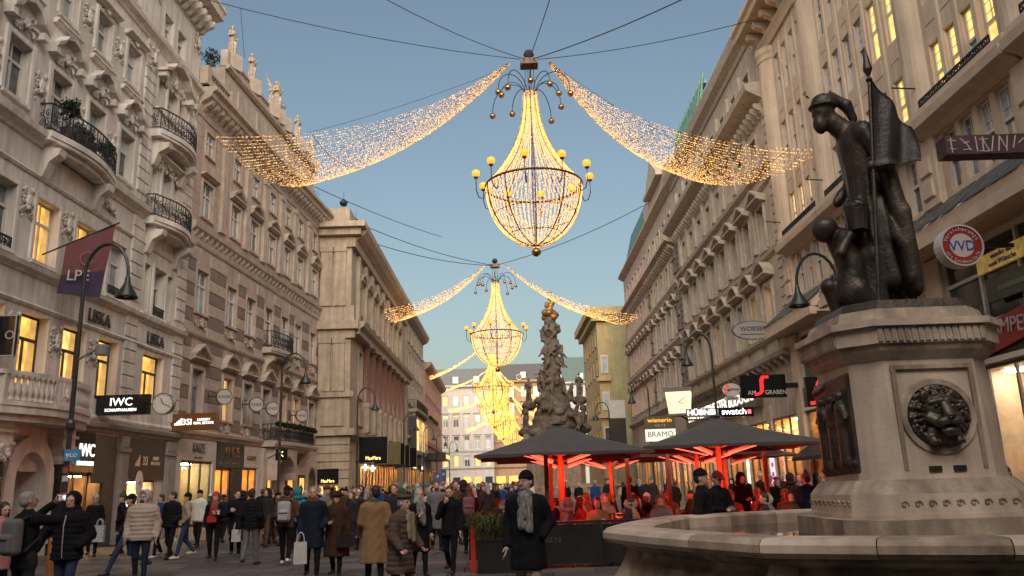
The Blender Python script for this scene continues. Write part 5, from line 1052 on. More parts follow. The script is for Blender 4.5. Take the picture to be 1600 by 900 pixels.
for pxx, Y in ((905, 44), (930, 40), (950, 46), (975, 42), (1000, 45), (1020, 40), (1045, 43), (1165, 31), (1190, 33), (1215, 30), (1225, 34), (1055, 36), (1145, 35), (885, 46), (1010, 52)): far_person(gx(pxx, Y), Y, 'behind the terrace parasols')
for pxx, Y in ((312, 28), (350, 30), (330, 31), (410, 33), (425, 29), (380, 31), (440, 34)): far_person(gx(pxx, Y), Y, 'near the shop windows on the left')
def child_strip(o, pts, r, m, nm): b = MB(); b.tube(pts, r, 5); return b.build(nm, m, o)
child_strip(zp, [(.0, -.165, .80), (.0, -.195, .95), (.0, -.20, 1.15), (.0, -.205, 1.3), (0, -.15, 1.45)], .009, LGREY, 'zip')
for sx in (-1, 1):
    b = MB(); b.tube([(sx * .034 + .027 * math.cos(t), -.112, 1.70 + .02 * math.sin(t)) for t in np.linspace(0, 6.28, 13)], .004, 4); g_ = b.build('spectacle_rim', SHOE, gm); g_.location = (.03 if 0 else 0, 0, 0); g_.rotation_euler = (0, 0, -.55)
# things carried
def hang_bag(name, label, x, Y, z, w, h, d, m, rz=0, handle=.18, cat='bag'):
    e = empty(name, (x, Y, z), rz, label, cat); mb = MB(); mb.add([(-w / 2, -d / 2, 0), (w / 2, -d / 2, 0), (w / 2, d / 2, 0), (-w / 2, d / 2, 0), (-w / 2 * .94, -d / 2 * .8, h), (w / 2 * .94, -d / 2 * .8, h), (w / 2 * .94, d / 2 * .8, h), (-w / 2 * .94, d / 2 * .8, h)], [(0, 3, 2, 1), (4, 5, 6, 7), (0, 1, 5, 4), (1, 2, 6, 5), (2, 3, 7, 6), (3, 0, 4, 7)]); mb.build('body', m, e)
    for sy in (-1, 1): mb = MB(); mb.tube([(w * .28 * math.cos(math.pi * i / 8), sy * d * .3, h + handle * math.sin(math.pi * i / 8)) for i in range(9)], .012, 5); mb.build('handle', m, e)
    return e
def backpack(label, x, Y, z, rz, m, m2):
    e = empty('backpack', (x, Y, z), rz, label, 'backpack')
    V, Q, mi = sculpt([rbox((0, 0, .24), (.155, .085, .24), .07, 0), rbox((0, -.09, .15), (.12, .05, .12), .04, 0)], .015, .02); link('body', arr_mesh('body', V, Q, m), e)
    for sx in (-1, 1):
        mb = MB(); mb.tube([(sx * .09, .07, .46), (sx * .12, .12, .50), (sx * .14, .26, .42), (sx * .15, .3, .22), (sx * .13, .1, .04)], .022, 6); mb.build('strap', m2, e)
    mb = MB(); mb.box(-.1, .1, -.148, -.138, .2, .22); mb.build('zip', m2, e); return e
bx = gx(48, 11.6)
backpack('large grey backpack on the back of the man taking a photo', bx - .07, 11.6 - .22, .98, R(-25), GREY, CHAR); backpack('pale grey backpack on the man in the brown jacket', gx(449, 20.4), 20.4 - .24, 1.0, R(2), LGREY, CHAR); backpack('mauve backpack on a woman in black in the crowd', gx(733, 22), 22 - .25, .95, R(5), cloth('mauve', (.16, .10, .12)), CHAR)
e = empty('phone', (bx + .23, 11.6 + .40, 1.72), R(-25), 'phone held up by the man taking a photo', 'phone'); mb = MB(); mb.box(-.075, .075, -.005, .005, -.036, .036); mb.build('case', BLACK, e); mb = MB(); mb.box(-.07, .07, -.0065, -.005, -.032, .032); mb.build('screen', emit('phone_screen', (.6, .75, 1), .6), e)
hang_bag('paper_bag', 'white paper bag carried by the man in the navy coat', gx(478, 17.0) - .08, 17.0, .30, .26, .42, .1, cloth('paper', (.5, .48, .46), .7), .2); hang_bag('handbag', 'black handbag of the woman in the fur coat', gx(541, 17.2), 17.2, .58, .34, .26, .14, mat('black_leather', (.015, .014, .013), .35, .2), .1); hang_bag('handbag', 'black bag carried by the man with the paper cup', gx(381, 23.3), 23.3, .45, .38, .45, .16, MATS['black_leather'], .1); hang_bag('paper_bag', 'small white shopping bag beside the black bag', gx(372, 23.2), 23.2, .42, .24, .32, .1, MATS['cloth_paper'], -.1)
hang_bag('paper_bag', 'patterned white bag held by the person in the grey bobble hat', gx(160, 25.3), 25.3, .42, .32, .48, .12, mat('bag_pattern', (.5, .5, .52), .7, .4, 18), 0); hang_bag('handbag', 'red crossbody bag on the woman with the red scarf', gx(332, 22.3), 22.35, .98, .24, .16, .08, mat('red_leather', (.4, .02, .02), .35, .1), .1)
for lb, x, Y, z in (('white paper cup held by the woman with the red scarf', gx(343, 22.3), 22.28, 1.17), ('white paper cup held by the man in the black coat', gx(375, 23.2) - .2, 23.2, 1.2)):
    e = empty('paper_cup', (x, Y, z), 0, lb, 'cup'); mb = MB(); mb.lathe([(.001, 0), (.03, 0), (.042, .1), (.001, .1)], n=10); mb.build('cup', WHITE, e); mb = MB(); mb.lathe([(.001, .1), (.045, .1), (.043, .118), (.001, .12)], n=10); mb.build('lid', mat('lid', (.3, .29, .27), .5, 0), e)
# ------------------------------------------------------------------ chandeliers of lights, hung over the street
LED_G = emit('led_gold', (1, .42, .065), 1.45, False); LED_W = emit('led_white', (1, .72, .38), 1.3, False); GLOBE = emit('globe_amber', (1, .38, .03), .8); WIRE = mat('dark_wire', (.03, .025, .02), .5, 0); STEEL = mat('brown_steel', (.07, .035, .018), .45, .1); BALLM = mat('mirror_ball', (.35, .2, .08), .15, 0, metal=.9)
def leds(name, pts, r, m, parent, loc=(0, 0, 0)):
    p = np.asarray(pts, np.float32); n = len(p); T = np.array([(1, 1, 1), (1, -1, -1), (-1, 1, -1), (-1, -1, 1)], np.float32) * (r / 1.73)
    ang = RNG.uniform(0, 6.28, n); c, s = np.cos(ang), np.sin(ang); V = np.repeat(p, 4, 0).reshape(n, 4, 3).copy()
    t = np.broadcast_to(T, (n, 4, 3)); sc = RNG.uniform(.65, 1.25, (n, 1)); V[:, :, 0] += (t[:, :, 0] * c[:, None] - t[:, :, 1] * s[:, None]) * sc; V[:, :, 1] += (t[:, :, 0] * s[:, None] + t[:, :, 1] * c[:, None]) * sc; V[:, :, 2] += t[:, :, 2] * sc
    F = np.array([(0, 1, 2), (0, 3, 1), (0, 2, 3), (1, 3, 2)]); Q = (np.arange(n)[:, None, None] * 4 + F).reshape(-1, 3)
    return tag(link(name, arr_mesh(name, V.reshape(-1, 3), Q, m, smooth=False), parent, loc), kind='stuff')
def chandelier(pos, Rr, label, n_led, lr, up, down, detail=True, sway=0.):
    e = empty('chandelier', pos, 0, label, 'chandelier', 'chandeliers hung over the street')
    ns = 64 if detail else 30; k = n_led; cs = []
    def prof(t): return .36 * Rr / 2.4 + (Rr - .36 * Rr / 2.4) * (t ** 2.3)
    bell_top = up * .735
    # strings of the bell and of the basket
    wires = MB(); ptsA = []
    for i in range(ns):
        a = 2 * math.pi * i / ns; m_ = int(k * .55 / ns); t = np.sort(RNG.random(m_)) ** .8; r = prof(t) + RNG.normal(0, .012, m_); z = bell_top * (1 - t); aa = a + RNG.normal(0, .007, m_); ptsA.append(np.stack([r * np.cos(aa), r * np.sin(aa), z], 1))
        m_ = int(k * .45 / ns); th = np.arccos(1 - RNG.random(m_)) ; r = Rr * np.cos(np.pi / 2 - th) if False else Rr * np.sin(th); z = -down * np.cos(th); aa = a + RNG.normal(0, .012, m_); ptsA.append(np.stack([r * np.cos(aa), r * np.sin(aa), z], 1))
    P = np.concatenate(ptsA); w_ = RNG.random(len(P)) < (.16 if detail else .1); leds('gold_lights', P[~w_], lr, LED_G, e); leds('white_lights', P[w_], lr * .9, LED_W, e)
    for i in range(10):
        a = 2 * math.pi * (i + .5) / 10; rib = MB(); rib.tube([(prof(t) * math.cos(a), prof(t) * math.sin(a), bell_top * (1 - t)) for t in np.linspace(0, 1, 9)], .028, 5); rib.build('bell_rib', STEEL, e)
        rib = MB(); rib.tube([(Rr * math.sin(t) * math.cos(a), Rr * math.sin(t) * math.sin(a), -down * math.cos(t)) for t in np.linspace(0.02, math.pi / 2, 9)], .035, 5); rib.build('basket_rib', STEEL, e)
    for rr_, z, th in ((Rr, 0, .055), (Rr * .86, -down * .5, .022), (Rr * .55, -down * .83, .02)):
        m_ = MB(); m_.tube([(rr_ * math.cos(2 * math.pi * i / 40), rr_ * math.sin(2 * math.pi * i / 40), z) for i in range(41)], th, 6); m_.build('ring', STEEL, e)
    for i in range(10):
        a = 2 * math.pi * i / 10 + .15; m_ = MB(); c, s = math.cos(a), math.sin(a); ro = Rr * 1.2
        m_.tube([(Rr * c, Rr * s, -.35), (Rr * 1.06 * c, Rr * 1.06 * s, -.72), (Rr * 1.15 * c, Rr * 1.15 * s, -.62), (ro * c, ro * s, -.25), (ro * c, ro * s, .32)], .03, 6); m_.lathe([(.03, .3), (.11, .36), (.12, .42)], (ro * c, ro * s, 0), 8); ar = m_.build('arm', STEEL, e)
        m_ = MB(); m_.lathe([(.10, -.14), (.18, -.07), (.195, .04), (.165, .14), (.08, .19), (.001, .2)], (ro * c, ro * s, .58), 10); m_.build('globe', GLOBE, ar, smooth=True)
    if detail:
        for i in range(12):
            a = 2 * math.pi * i / 12; c, s = math.cos(a), math.sin(a); L = 1.15 + .4 * (i % 3); m_ = MB(); z0 = bell_top - .1
            zt_ = z0 + .75 + .15 * (i % 2); ze_ = z0 + .2 - .3 * (i % 3); m_.tube([(.3 * c, .3 * s, z0)] + [((.3 + (L / 2) * (1 - math.cos(t))) * c, (.3 + (L / 2) * (1 - math.cos(t))) * s, (z0 if t < 1.57 else ze_) + ((zt_ - z0) if t < 1.57 else (zt_ - ze_)) * math.sin(t)) for t in np.linspace(.15, math.pi, 11)], .022, 5); td = m_.build('tendril', IRON, e)
            m_ = MB(); m_.ball(((.3 + L) * c, (.3 + L) * s, ze_ - .15), .16, 10); m_.build('bauble', BALLM, td, smooth=True)
    m_ = MB(); m_.box(-.45, .45, -.35, .35, up - .3, up + .02); m_.build('hanger_box', STEEL, e); m_ = MB(); m_.ball((0, 0, up + .35), .28, 8); m_.build('pulley', IRON, e)
    for q in (-.2, -.07, .07, .2): m_ = MB(); m_.tube([(q, 0, up - .3), (q * 1.3, 0, bell_top)], .015, 4); m_.build('hanging_wire', WIRE, e)
    m_ = MB(); m_.ball((0, 0, -down - .32), .23, 10); m_.build('bauble', BALLM, e, smooth=True)
    return e
CH = [(at(834, 291, 38), 'nearest great chandelier of golden lights with amber globes', 30000, .0195), (at(776, 522, 76), 'second chandelier of golden lights in front of the stone column', 12000, .035), (at(770, 606, 116), 'third chandelier, bright gold above the far houses', 4200, .075), (at(772, 636, 140), 'fourth chandelier, partly behind the third', 3200, .09), (at(786, 658, 158), 'fifth chandelier, low and to the right of the fourth', 2600, .10), (at(800, 676, 172), 'sixth and farthest chandelier just above the parasol', 2200, .105)]
UP, DN = 6.78, 3.05
for i, (p, lb, n, r) in enumerate(CH): chandelier(p, 2.37, lb, n, r, UP, DN, i < 2)
def swag(label, P0, N, Fp, sag_end, sag, n, per, lr, wr, top_len=1.2):
    e = empty('light_swag', P0, 0, label, 'light swag', 'nets of lights slung from the chandeliers'); P0 = Vector(P0); pts = []; wm = MB()
    for i in range(n):
        v = i / (n - 1); E_end = N.lerp(Fp, v) + Vector((0, 0, -sag_end * 4 * v * (1 - v))); S0 = P0 + Vector((0, (v - .5) * .35, 0)); L = []
        for j in range(15):
            u = j / 14; q = S0.lerp(E_end, u); q.z -= sag * 4 * u * (1 - u) * (1 - .3 * u); uu = u ** 1.15
            q.y = S0.y + (E_end.y - S0.y) * uu; L.append(q - P0)
        if i % 2 == 0 or i == n - 1: wm.tube(L, wr, 3)
        L = np.array([tuple(x) for x in L]); t = np.sort(RNG.random(per) ** .75) * 13.999; a = t.astype(int); f = (t - a)[:, None]; pts.append(L[a] * (1 - f) + L[a + 1] * f + RNG.normal(0, .012, (per, 3)))
    for u in (.45, .7, .9):
        ln = []
        for i in range(n):
            v = i / (n - 1); E_end = N.lerp(Fp, v) + Vector((0, 0, -sag_end * 4 * v * (1 - v))); S0 = P0 + Vector((0, (v - .5) * .35, 0)); q = S0.lerp(E_end, u); q.z -= sag * 4 * u * (1 - u) * (1 - .3 * u); q.y = S0.y + (E_end.y - S0.y) * u ** 1.15; ln.append(q - P0)
        wm.tube(ln, wr * 1.6, 3)
    tag(wm.build('wire_net', WIRE, e), kind='stuff'); P = np.concatenate(pts); w_ = RNG.random(len(P)) < .3; leds('gold_lights', P[~w_], lr, LED_G, e); leds('white_lights', P[w_], lr, LED_W, e)
    return e
top = [p + Vector((0, 0, UP - .1)) for p, *_ in CH]
t0 = top[0]
swag('net of lights slung to the left from the nearest chandelier', t0 + Vector((-1.0, 0, 0)), at(338, 214, 34.5), at(494, 284, 43), 1.1, 1.5, 36, 250, .0205, .009); swag('net of lights slung to the right from the nearest chandelier', t0 + Vector((1.0, 0, 0)), at(1286, 235, 31), at(1055, 270, 44), 1.1, 1.5, 36, 250, .0205, .009)
swag('net of lights slung to the left from the second chandelier', top[1] + Vector((-1, 0, 0)), at(545, 492, 68), at(640, 490, 82), 1.0, 1.2, 18, 200, .035, .014); swag('net of lights slung to the right from the second chandelier', top[1] + Vector((1, 0, 0)), at(1002, 493, 68), at(935, 488, 84), 1.0, 1.2, 18, 200, .035, .014)
for i, (l, r_) in enumerate((((634, 598), None), ((655, 612), (850, 622)), ((700, 640), (842, 648)), ((726, 672), (846, 668))), 2):
    Yc = CH[i][0].y; dz = .11 * Yc ** .9
    if l: swag('light garland slung to the left from the %s chandelier' % ('third', 'fourth', 'fifth', 'sixth')[i - 2], top[i] + Vector((-.6, 0, 0)), at(l[0], l[1], Yc - 6), at(l[0] + 6, l[1] + 2, Yc + 2), .4, 1.3, 8, 130, .06 + .0002 * Yc, .02)
    if r_: swag('light garland slung to the right from the %s chandelier' % ('third', 'fourth', 'fifth', 'sixth')[i - 2], top[i] + Vector((.6, 0, 0)), at(r_[0], r_[1], Yc - 6), at(r_[0] - 6, r_[1] + 2, Yc + 2), .4, 1.3, 8, 130, .06 + .0002 * Yc, .02)
def cable(label, pts, r=.02, sag=.25):
    L = []
    for a, b in zip(pts[:-1], pts[1:]):
        a, b = Vector(a), Vector(b)
        for j in range(9): u = j / 8; q = a.lerp(b, u); q.z -= sag * 4 * u * (1 - u); L.append(q)
    b0 = L[0]; mb = MB(); mb.tube([q - b0 for q in L], r, 4); return tag(mb.build('cable', WIRE, loc=b0), label, 'cable', 'suspension cables')
bx0 = t0 + Vector((0, 0, .15))
cable('cable from the nearest chandelier to the cream house cornice', [bx0, at(318, -2, 33)], .02, .35); cable('cable running to the upper left over the street', [bx0, at(560, -25, 27)], .02, .3); cable('short cable running straight up and back overhead', [bx0, at(868, -30, 30)], .022, .1); cable('thick cable running to the upper right overhead', [bx0, at(1110, -22, 27)], .028, .2); cable('cable from the nearest chandelier to the peach house cornice', [bx0, at(1192, 27, 33.5)], .02, .3)
bx1 = top[1]
cable('cable from the second chandelier to the bank roof', [bx1, at(540, 340, 58)], .03, .5); cable('lower cable from the second chandelier to the left', [bx1, at(560, 372, 60)], .03, .5); cable('cable from the second chandelier to the beige house', [bx1, at(1012, 318, 64)], .03, .5); cable('thin cable below the left light net', [at(492, 292, 46), at(690, 370, 70)], .025, .2); cable('thin drop wire at the left cornice', [at(376, 12, 34), at(382, 92, 36)], .01, 0)
cable('thin guy wire above the left light net', [t0 + Vector((-1.5, .3, -.2)), at(480, 208, 43)], .012, .2); cable('thin guy wire above the right light net', [t0 + Vector((1.5, .3, -.2)), at(1050, 215, 44)], .012, .2)
for p, lb in ((at(537, 318, 57), 'small dark hanging lamp above the bank parapet'), (at(556, 348, 59), 'small dark hanging lamp at the bank cornice corner')):
    e = empty('hanging_lamp', p, 0, lb, 'lamp'); m_ = MB(); m_.lathe([(.02, .35), (.1, .3), (.28, .12), (.3, 0), (.2, -.18), (.001, -.24)], n=10); m_.build('shade', IRON, e); m_ = MB(); m_.tube([(0, 0, .3), (0, 0, .9)], .015, 4); m_.build('stem', IRON, e)
# ------------------------------------------------------------------ street lamps with swan necks
LAMPM = mat('lamp_green_black', (.018, .024, .022), .4, .1)
def street_lamp(x, Y, side, label, hh=8.2):
    e = empty('street_lamp', (x, Y, 0), 0, label, 'street lamp', 'swan-neck street lamps'); k = hh / 8.2
    m_ = MB(); m_.lathe([(.19, 0), (.19, .25), (.14, .4), (.12, 1.0), (.14, 1.08), (.085, 1.2)], n=10); m_.build('base', LAMPM, e)
    zb = 7.25 * k; m_ = MB(); m_.tube([(0, 0, 1.1), (0, 0, 3.4), (0, 0, zb)], .075, 8, .05); m_.lathe([(.075, 3.3), (.11, 3.38), (.11, 3.5), (.07, 3.58)], n=8); m_.build('pole', LAMPM, e)
    R_ = .56; m_ = MB(); m_.tube([(side * (R_ - R_ * math.cos(t)), 0, zb - .02 + .85 * math.sin(t)) for t in np.linspace(0, math.pi, 13)] + [(side * 2 * R_, 0, zb - .12)], .042, 7); m_.build('swan_neck', LAMPM, e)
    m_ = MB(); m_.lathe([(.03, .30), (.06, .24), (.075, .12), (.10, .04), (.27, -.26), (.28, -.30), (.25, -.30), (.08, -.02), (.001, 0)], (side * 2 * R_, 0, zb - .32), 14); m_.build('shade', LAMPM, e, smooth=True)
    m_ = MB(); m_.ball((side * 2 * R_, 0, zb - .54), .085, 8); m_.build('bulb', mat('bulb_off', (.4, .38, .33), .3, 0), e, smooth=True)
    return e
L1 = street_lamp(gx(100, 20.3), 20.3, 1, 'near swan-neck lamp post with stickers and a blue sign, at the left'); street_lamp(gx(434, 38.5), 38.5, 1, 'swan-neck lamp before the striped house balcony'); street_lamp(gx(557, 53), 53, 1, 'swan-neck lamp before the bank columns'); street_lamp(gx(631, 74), 74, 1, 'swan-neck lamp at the far end of the bank'); street_lamp(gx(662, 90), 90, 1, 'slim swan-neck lamp before the rose house'); street_lamp(gx(683, 104), 104, 1, 'second slim swan-neck lamp before the rose house'); street_lamp(gx(703, 122), 122, 1, 'farthest swan-neck lamp before the grey block')
street_lamp(gx(1131, 36.5), 36.5, -1, 'swan-neck lamp over the right parasol near the oval sign'); street_lamp(gx(1024, 54), 54, -1, 'swan-neck lamp by the square clock on the right'); street_lamp(gx(959, 68), 68, -1, 'swan-neck lamp before the ochre corner house'); street_lamp(gx(1352, 21.5), 21.5, -1, 'swan-neck lamp half hidden behind the bronze statue', 7.6)
m_ = MB(); m_.box(-.02, .36, -.12, -.1, 2.58, 2.86); m_.build('street_sign', mat('sign_blue', (.05, .25, .45), .4, .05), L1); text('yco', .2, mat('sign_print_white', (.75, .75, .75), .5, 0), L1, (.16, -.13, 2.73), (R(90), 0, 0))
for i in range(7): m_ = MB(); z = 1.5 + i * .2; m_.lathe([(.082, z), (.082, z + .14)], n=8, a0=3.4, a1=5.6 + .3 * (i % 2)); m_.build('sticker', (mat('sticker_white', (.55, .55, .55), .6, .3, 20), mat('sticker_red', (.35, .08, .05), .6, .2, 20), mat('sticker_black', (.03, .03, .03), .6, .2))[i % 3], L1)
m_ = MB(); m_.tube([(0, 0, 5.05), (.5, 0, 5.35)], .03, 6); m_.lathe([(.001, -.13), (.16, -.13), (.17, .1), (.15, .13), (.001, .14)], (.62, 0, 5.3), 12); m_.build('floodlight', mat('lamp_grey', (.2, .2, .2), .5, .1), L1)
# ------------------------------------------------------------------ signs on the left
def wall_x(F, Y): return F.base.x + (Y - F.base.y) * F.d.x / F.d.y
S1 = blade_sign('shop_sign', 'large black blade sign with white watchmaker name and a clock at its end', at(188, 633, 29.6), 2.12, .72, .24, BLK); text('IWC', .40, WHITE_E, S1, (.08, -.13, .09), (R(90), 0, 0), sx=1.05); text('SCHAFFHAUSEN', .15, WHITE_E, S1, (.08, -.13, -.19), (R(90), 0, 0), sx=1.0, space=1.05)
e = disc_sign('wall_clock', 'round white clock at the end of the black watchmaker sign', at(256, 631, 29.6), .35, mat('clock_face', (.6, .57, .53), .5, .03), mat('chrome', (.5, .5, .5), .2, 0, metal=.9), .2, 'clock')
for a, l, w_ in ((-.35, .2, .03), (1.95, .28, .022)): m_ = MB(); m_.tube([(0, -.11, 0), (math.sin(a) * l, -.11, math.cos(a) * l)], w_ * .6, 4); m_.build('hand', LTR, e)
for i in range(12): a = i * math.pi / 6; m_ = MB(); m_.tube([(math.sin(a) * .27, -.105, math.cos(a) * .27), (math.sin(a) * .32, -.105, math.cos(a) * .32)], .008, 4); m_.build('hour_mark', LTR, e)
m_ = MB(); m_.box(-.55, -.34, -.03, .03, -.03, .03); m_.build('bracket', IRON, e)
S2 = blade_sign('shop_sign', 'brown blade sign with white real estate lettering', at(301, 659, 36.0), 2.1, .72, .2, mat('brown_board', (.16, .065, .02), .35, .1)); text('3SI', .36, WHITE_E, S2, (-.2, -.11, -.02), (R(90), 0, 0)); text('LUXURY\nREAL ESTATE', .15, WHITE_E, S2, (.52, -.11, .0), (R(90), 0, 0))
m_ = MB()
for i in range(4): m_.box(-.75 + i * .09, -.69 + i * .09, -.115, -.1, -.14, -.06 + i * .07)
m_.build('logo_bars', WHITE_E, S2)
P = at(5, 525, 22.8); e = blade_sign('shop_sign', 'dark framed blade sign cut by the left edge of the view', P, .75, 1.2, .12, BLK); m_ = MB(); m_.box(-.4, .4, -.07, -.06, .56, .6); m_.box(-.4, .4, -.07, -.06, -.6, -.56); m_.box(.34, .38, -.07, -.06, -.56, .56); m_.build('border', PALE, e); text('O', .35, PALE, e, (.22, -.07, 0), (R(90), 0, 0))
e = empty('flag', at(66, 398, 25.4), 0, 'plum banner with LPE lettering on a slanting pole at the cream house', 'flag'); P0 = at(66, 398, 25.4); P1 = at(187, 348, 25.4); m_ = MB(); m_.tube([(0, 0, 0), tuple(P1 - P0)], .025, 6); m_.build('pole', IRON, e)
FC = mat('flag_plum', (.16, .055, .06), .8, .1, 8); FC2 = mat('flag_violet', (.045, .03, .07), .8, .1, 8); cr = [at(103, 384, 25.4), at(180, 352, 25.4), at(157, 466, 25.4), at(88, 458, 25.4)]
for nm, v0, v1, fm in (('cloth', 0, .62, FC), ('lower_band', .62, 1, FC2)):
    m_ = MB(); vs = []; nn = 9
    for j in range(nn):
        for i in range(nn):
            u, v = i / (nn - 1), v0 + (v1 - v0) * j / (nn - 1); q = cr[0].lerp(cr[1], u).lerp(cr[3].lerp(cr[2], u), v) - P0; vs.append((q.x, q.y + .06 * math.sin(u * 9 + v * 3) * (.3 + v), q.z))
    for o_ in (0, .012): m_.add([(x, y + o_, z) for x, y, z in vs], [(j * nn + i, j * nn + i + 1, (j + 1) * nn + i + 1, (j + 1) * nn + i) for i in range(nn - 1) for j in range(nn - 1)])
    m_.build(nm, fm, e, smooth=True)
c = (cr[0] + cr[1] + cr[2] * 3 + cr[3] * 3) / 8 - P0; text('LPE', .5, mat('flag_print', (.45, .42, .42), .8, 0), e, (c.x - .05, c.y - .14, c.z + .12), (R(90), R(3), 0)); c = (cr[0] + cr[1] + cr[2] + cr[3]) / 4 - P0; m_ = MB(); m_.lathe([(.2, -.005), (.23, -.005), (.23, .005), (.2, .005), (.2, -.005)], n=20, a0=.5, a1=6.0); m_.build('ring_emblem', mat('emblem', (.25, .12, .12), .8, 0), e, (c.x + .12, c.y - .12, c.z + .2), (R(90), 0, 0))
e = blade_sign('shop_sign', 'small black hanging sign with a gold emblem under the striped house balcony', at(440, 710, 44), .62, .6, .1, BLK); text('K', .4, SG, e, (0, -.06, 0), (R(90), 0, 0))
for i, (x, Y, lb) in enumerate(((684, 80, 'blue and white advertising pillar sign, near'), (693, 92, 'blue hanging sign farther along the rose house'))):
    e = blade_sign('shop_sign', lb, at(x, 747 if i == 0 else 743, Y), .6, .85 if i == 0 else 1.35, .12, mat('sign_blue2', (.03, .06, .2), .4, .1)); text('P', .4, MATS['sign_print_white'], e, (0, -.07, .1), (R(90), 0, 0))
# plants and potted trees
POT = mat('terracotta_pot', (.11, .07, .05), .8, .2); LEAF = mat('dark_leaf', (.022, .042, .016), .7, .4, 6); LEAF2 = mat('mid_leaf', (.05, .08, .022), .7, .4, 6)
def potted(label, p, ph, tr, rad, n, m=LEAF, size=.055, seed=1, cat='plant'):
    e = empty('potted_tree', p, 0, label, cat); m_ = MB(); m_.lathe([(.001, 0), (.2, 0), (.26, ph), (.22, ph), (.001, ph - .04)], n=12); m_.build('pot', POT, e); m_ = MB(); m_.tube([(0, 0, ph - .05), (.02, 0, ph + tr)], .025, 6); m_.build('trunk', mat('bark', (.06, .04, .03), .9, .2), e); leaf_cloud('crown', (0, 0, ph + tr + rad * .7), (rad, rad, rad), n, size, m, e, seed); return e
q = A.world(-6.1, .42, 13.27); potted('round clipped potted tree on the near iron balcony', q, .45, .5, .36, 900); q = A.world(-3.7, .42, 13.27); potted('small leafy potted tree at the far end of the near iron balcony', q, .3, .3, .3, 420, LEAF, .07, 4); q = A.world(-5.3, .5, 13.27)
e = empty('planter', q, A.root.rotation_euler.z, 'wide dark planter behind the near iron balcony rail', 'plant'); m_ = MB(); m_.box(-.5, .5, -.2, .2, 0, .5); m_.build('trough', POT, e); leaf_cloud('foliage', (0, 0, .6), (.6, .25, .28), 350, .07, LEAF, e, 8)
for s_, o_, z_, r_, lb in ((2.6, -1.1, 23.95, .5, 'clipped bush on the striped house roof terrace by the first statue'), (5.2, -1.0, 23.95, .4, 'small round bush behind the second roof statue'), (8.2, -1.0, 23.95, .5, 'dark bush behind the winged roof statue'), (17.6, -.6, 21.3, .7, 'dark conifer bush at the far end of the striped roof')):
    q = B.world(s_, o_, z_); potted(lb, q, .3, .15, r_, 600, LEAF, .06, int(s_ * 7))
# roof statues
STATM = mat('weathered_stone', (.40, .33, .265), .85, .2, 5, .2, 40, streak=.3)
def statue_geo(seed, wings=False, vox=.035):
    r = random.Random(seed); s = r.choice((-1, 1)); pr = [cap((0, 0, .05), (0, .02, .9), .24, .17, 0, sq=(1, .8, 1), fold=(.02, 9)), cap((0, .02, .85), (0, 0, 1.35), .17, .19, 0, sq=(1.1, .8, 1), fold=(.012, 8)), cap((-.17, 0, 1.42), (.17, 0, 1.42), .09, .09, 0), cap((0, 0, 1.45), (.02 * s, -.02, 1.6), .06, .055, 0), ell((.03 * s, -.03, 1.70), (.085, .1, .125), 0), ell((.02 * s, .02, 1.73), (.1, .11, .11), 0),
          cap((.2 * s, 0, 1.4), (.3 * s, -.05, 1.12), .07, .06, 0), cap((.3 * s, -.05, 1.12), (.1 * s, -.24, 1.2), .058, .05, 0), cap((-.2 * s, 0, 1.4), (-.3 * s, .02, 1.1), .07, .06, 0), cap((-.3 * s, .02, 1.1), (-.24 * s, -.18, .95 if r.random() < .5 else 1.3), .058, .05, 0), cap((.1, -.1, .1), (.14, -.16, .75), .1, .09, 0), rbox((0, 0, -.06), (.3, .26, .1), .02, 0)]
    if wings:
        for sg in (-1, 1):
            for q in range(6): pr.append(cap((sg * .12, .16, 1.3 - q * .04), (sg * (.55 - q * .05), .35, 2.15 - q * .26), .07, .035, 0, sq=(1, .5, 1)))
    return sculpt(pr, vox, .04)
B_ST = [(3.2, 25.05, 1.55, False, 'first roof statue, a robed figure on the corner plinth'), (6.0, 25.05, 1.45, False, 'second roof statue leaning forward on the attic balustrade'), (10.1, 25.05, 1.75, True, 'winged roof statue at the middle of the attic'), (9.1, 25.05, 1.0, False, 'small seated roof figure left of the winged statue'), (11.2, 25.05, 1.0, False, 'small seated roof figure right of the winged statue'), (14.0, 24.9, 1.45, False, 'roof statue at the light net, fourth plinth'), (17.1, 24.6, 1.5, False, 'last roof statue at the far end of the attic')]
for i, (s_, z_, h_, wg, lb) in enumerate(B_ST):
    q = B.world(s_, -.25, z_); V, Q, mi = statue_geo(100 + i, wg); e = empty('roof_statue', (q.x, q.y, q.z), R(60), lb, 'statue', 'statues along the striped house attic'); me = arr_mesh('figure', V * (h_ / 1.62), Q, STATM); link('figure', me, e, (0, 0, .1)); m_ = MB(); m_.box(-.42, .42, -.42, .42, -.9, 0); m_.build('plinth', WBT, e)
# ------------------------------------------------------------------ plague column of clouds and figures
COLM = mat('dark_weathered_stone', (.125, .10, .08), .85, .35, 1.6, .3, 12, col2=(.045, .036, .03))
PCX, PCY = at(868, 700, 83).x, 83.
PC = empty('plague_column', (PCX, PCY, 0), 0, 'tall dark stone column of clouds and figures on a stepped base', 'monument')
rr = random.Random(5); pr = []
def pf(z): return 3.0 - 2.0 * min(1, max(0, (z - 7) / 4.5)) - .38 * max(0, (z - 11.5) / 7)
for i in range(150):
    z = 6.6 + 11.6 * (i / 150) ** 1.1; r0 = pf(z); a = rr.uniform(0, 6.28); rad = r0 * rr.uniform(.55, .98); s = rr.uniform(.22, .55) * (.6 + r0 * .22); pr.append(ell((rad * math.cos(a), rad * math.sin(a) * .9, z), (s * rr.uniform(.8, 1.3), s, s * rr.uniform(.5, .9)), 0, k=.10))
for z in np.arange(6.4, 18.5, .7): pr.append(ell((0, 0, z), (pf(z) * .85, pf(z) * .8, .8), 0, k=.2))
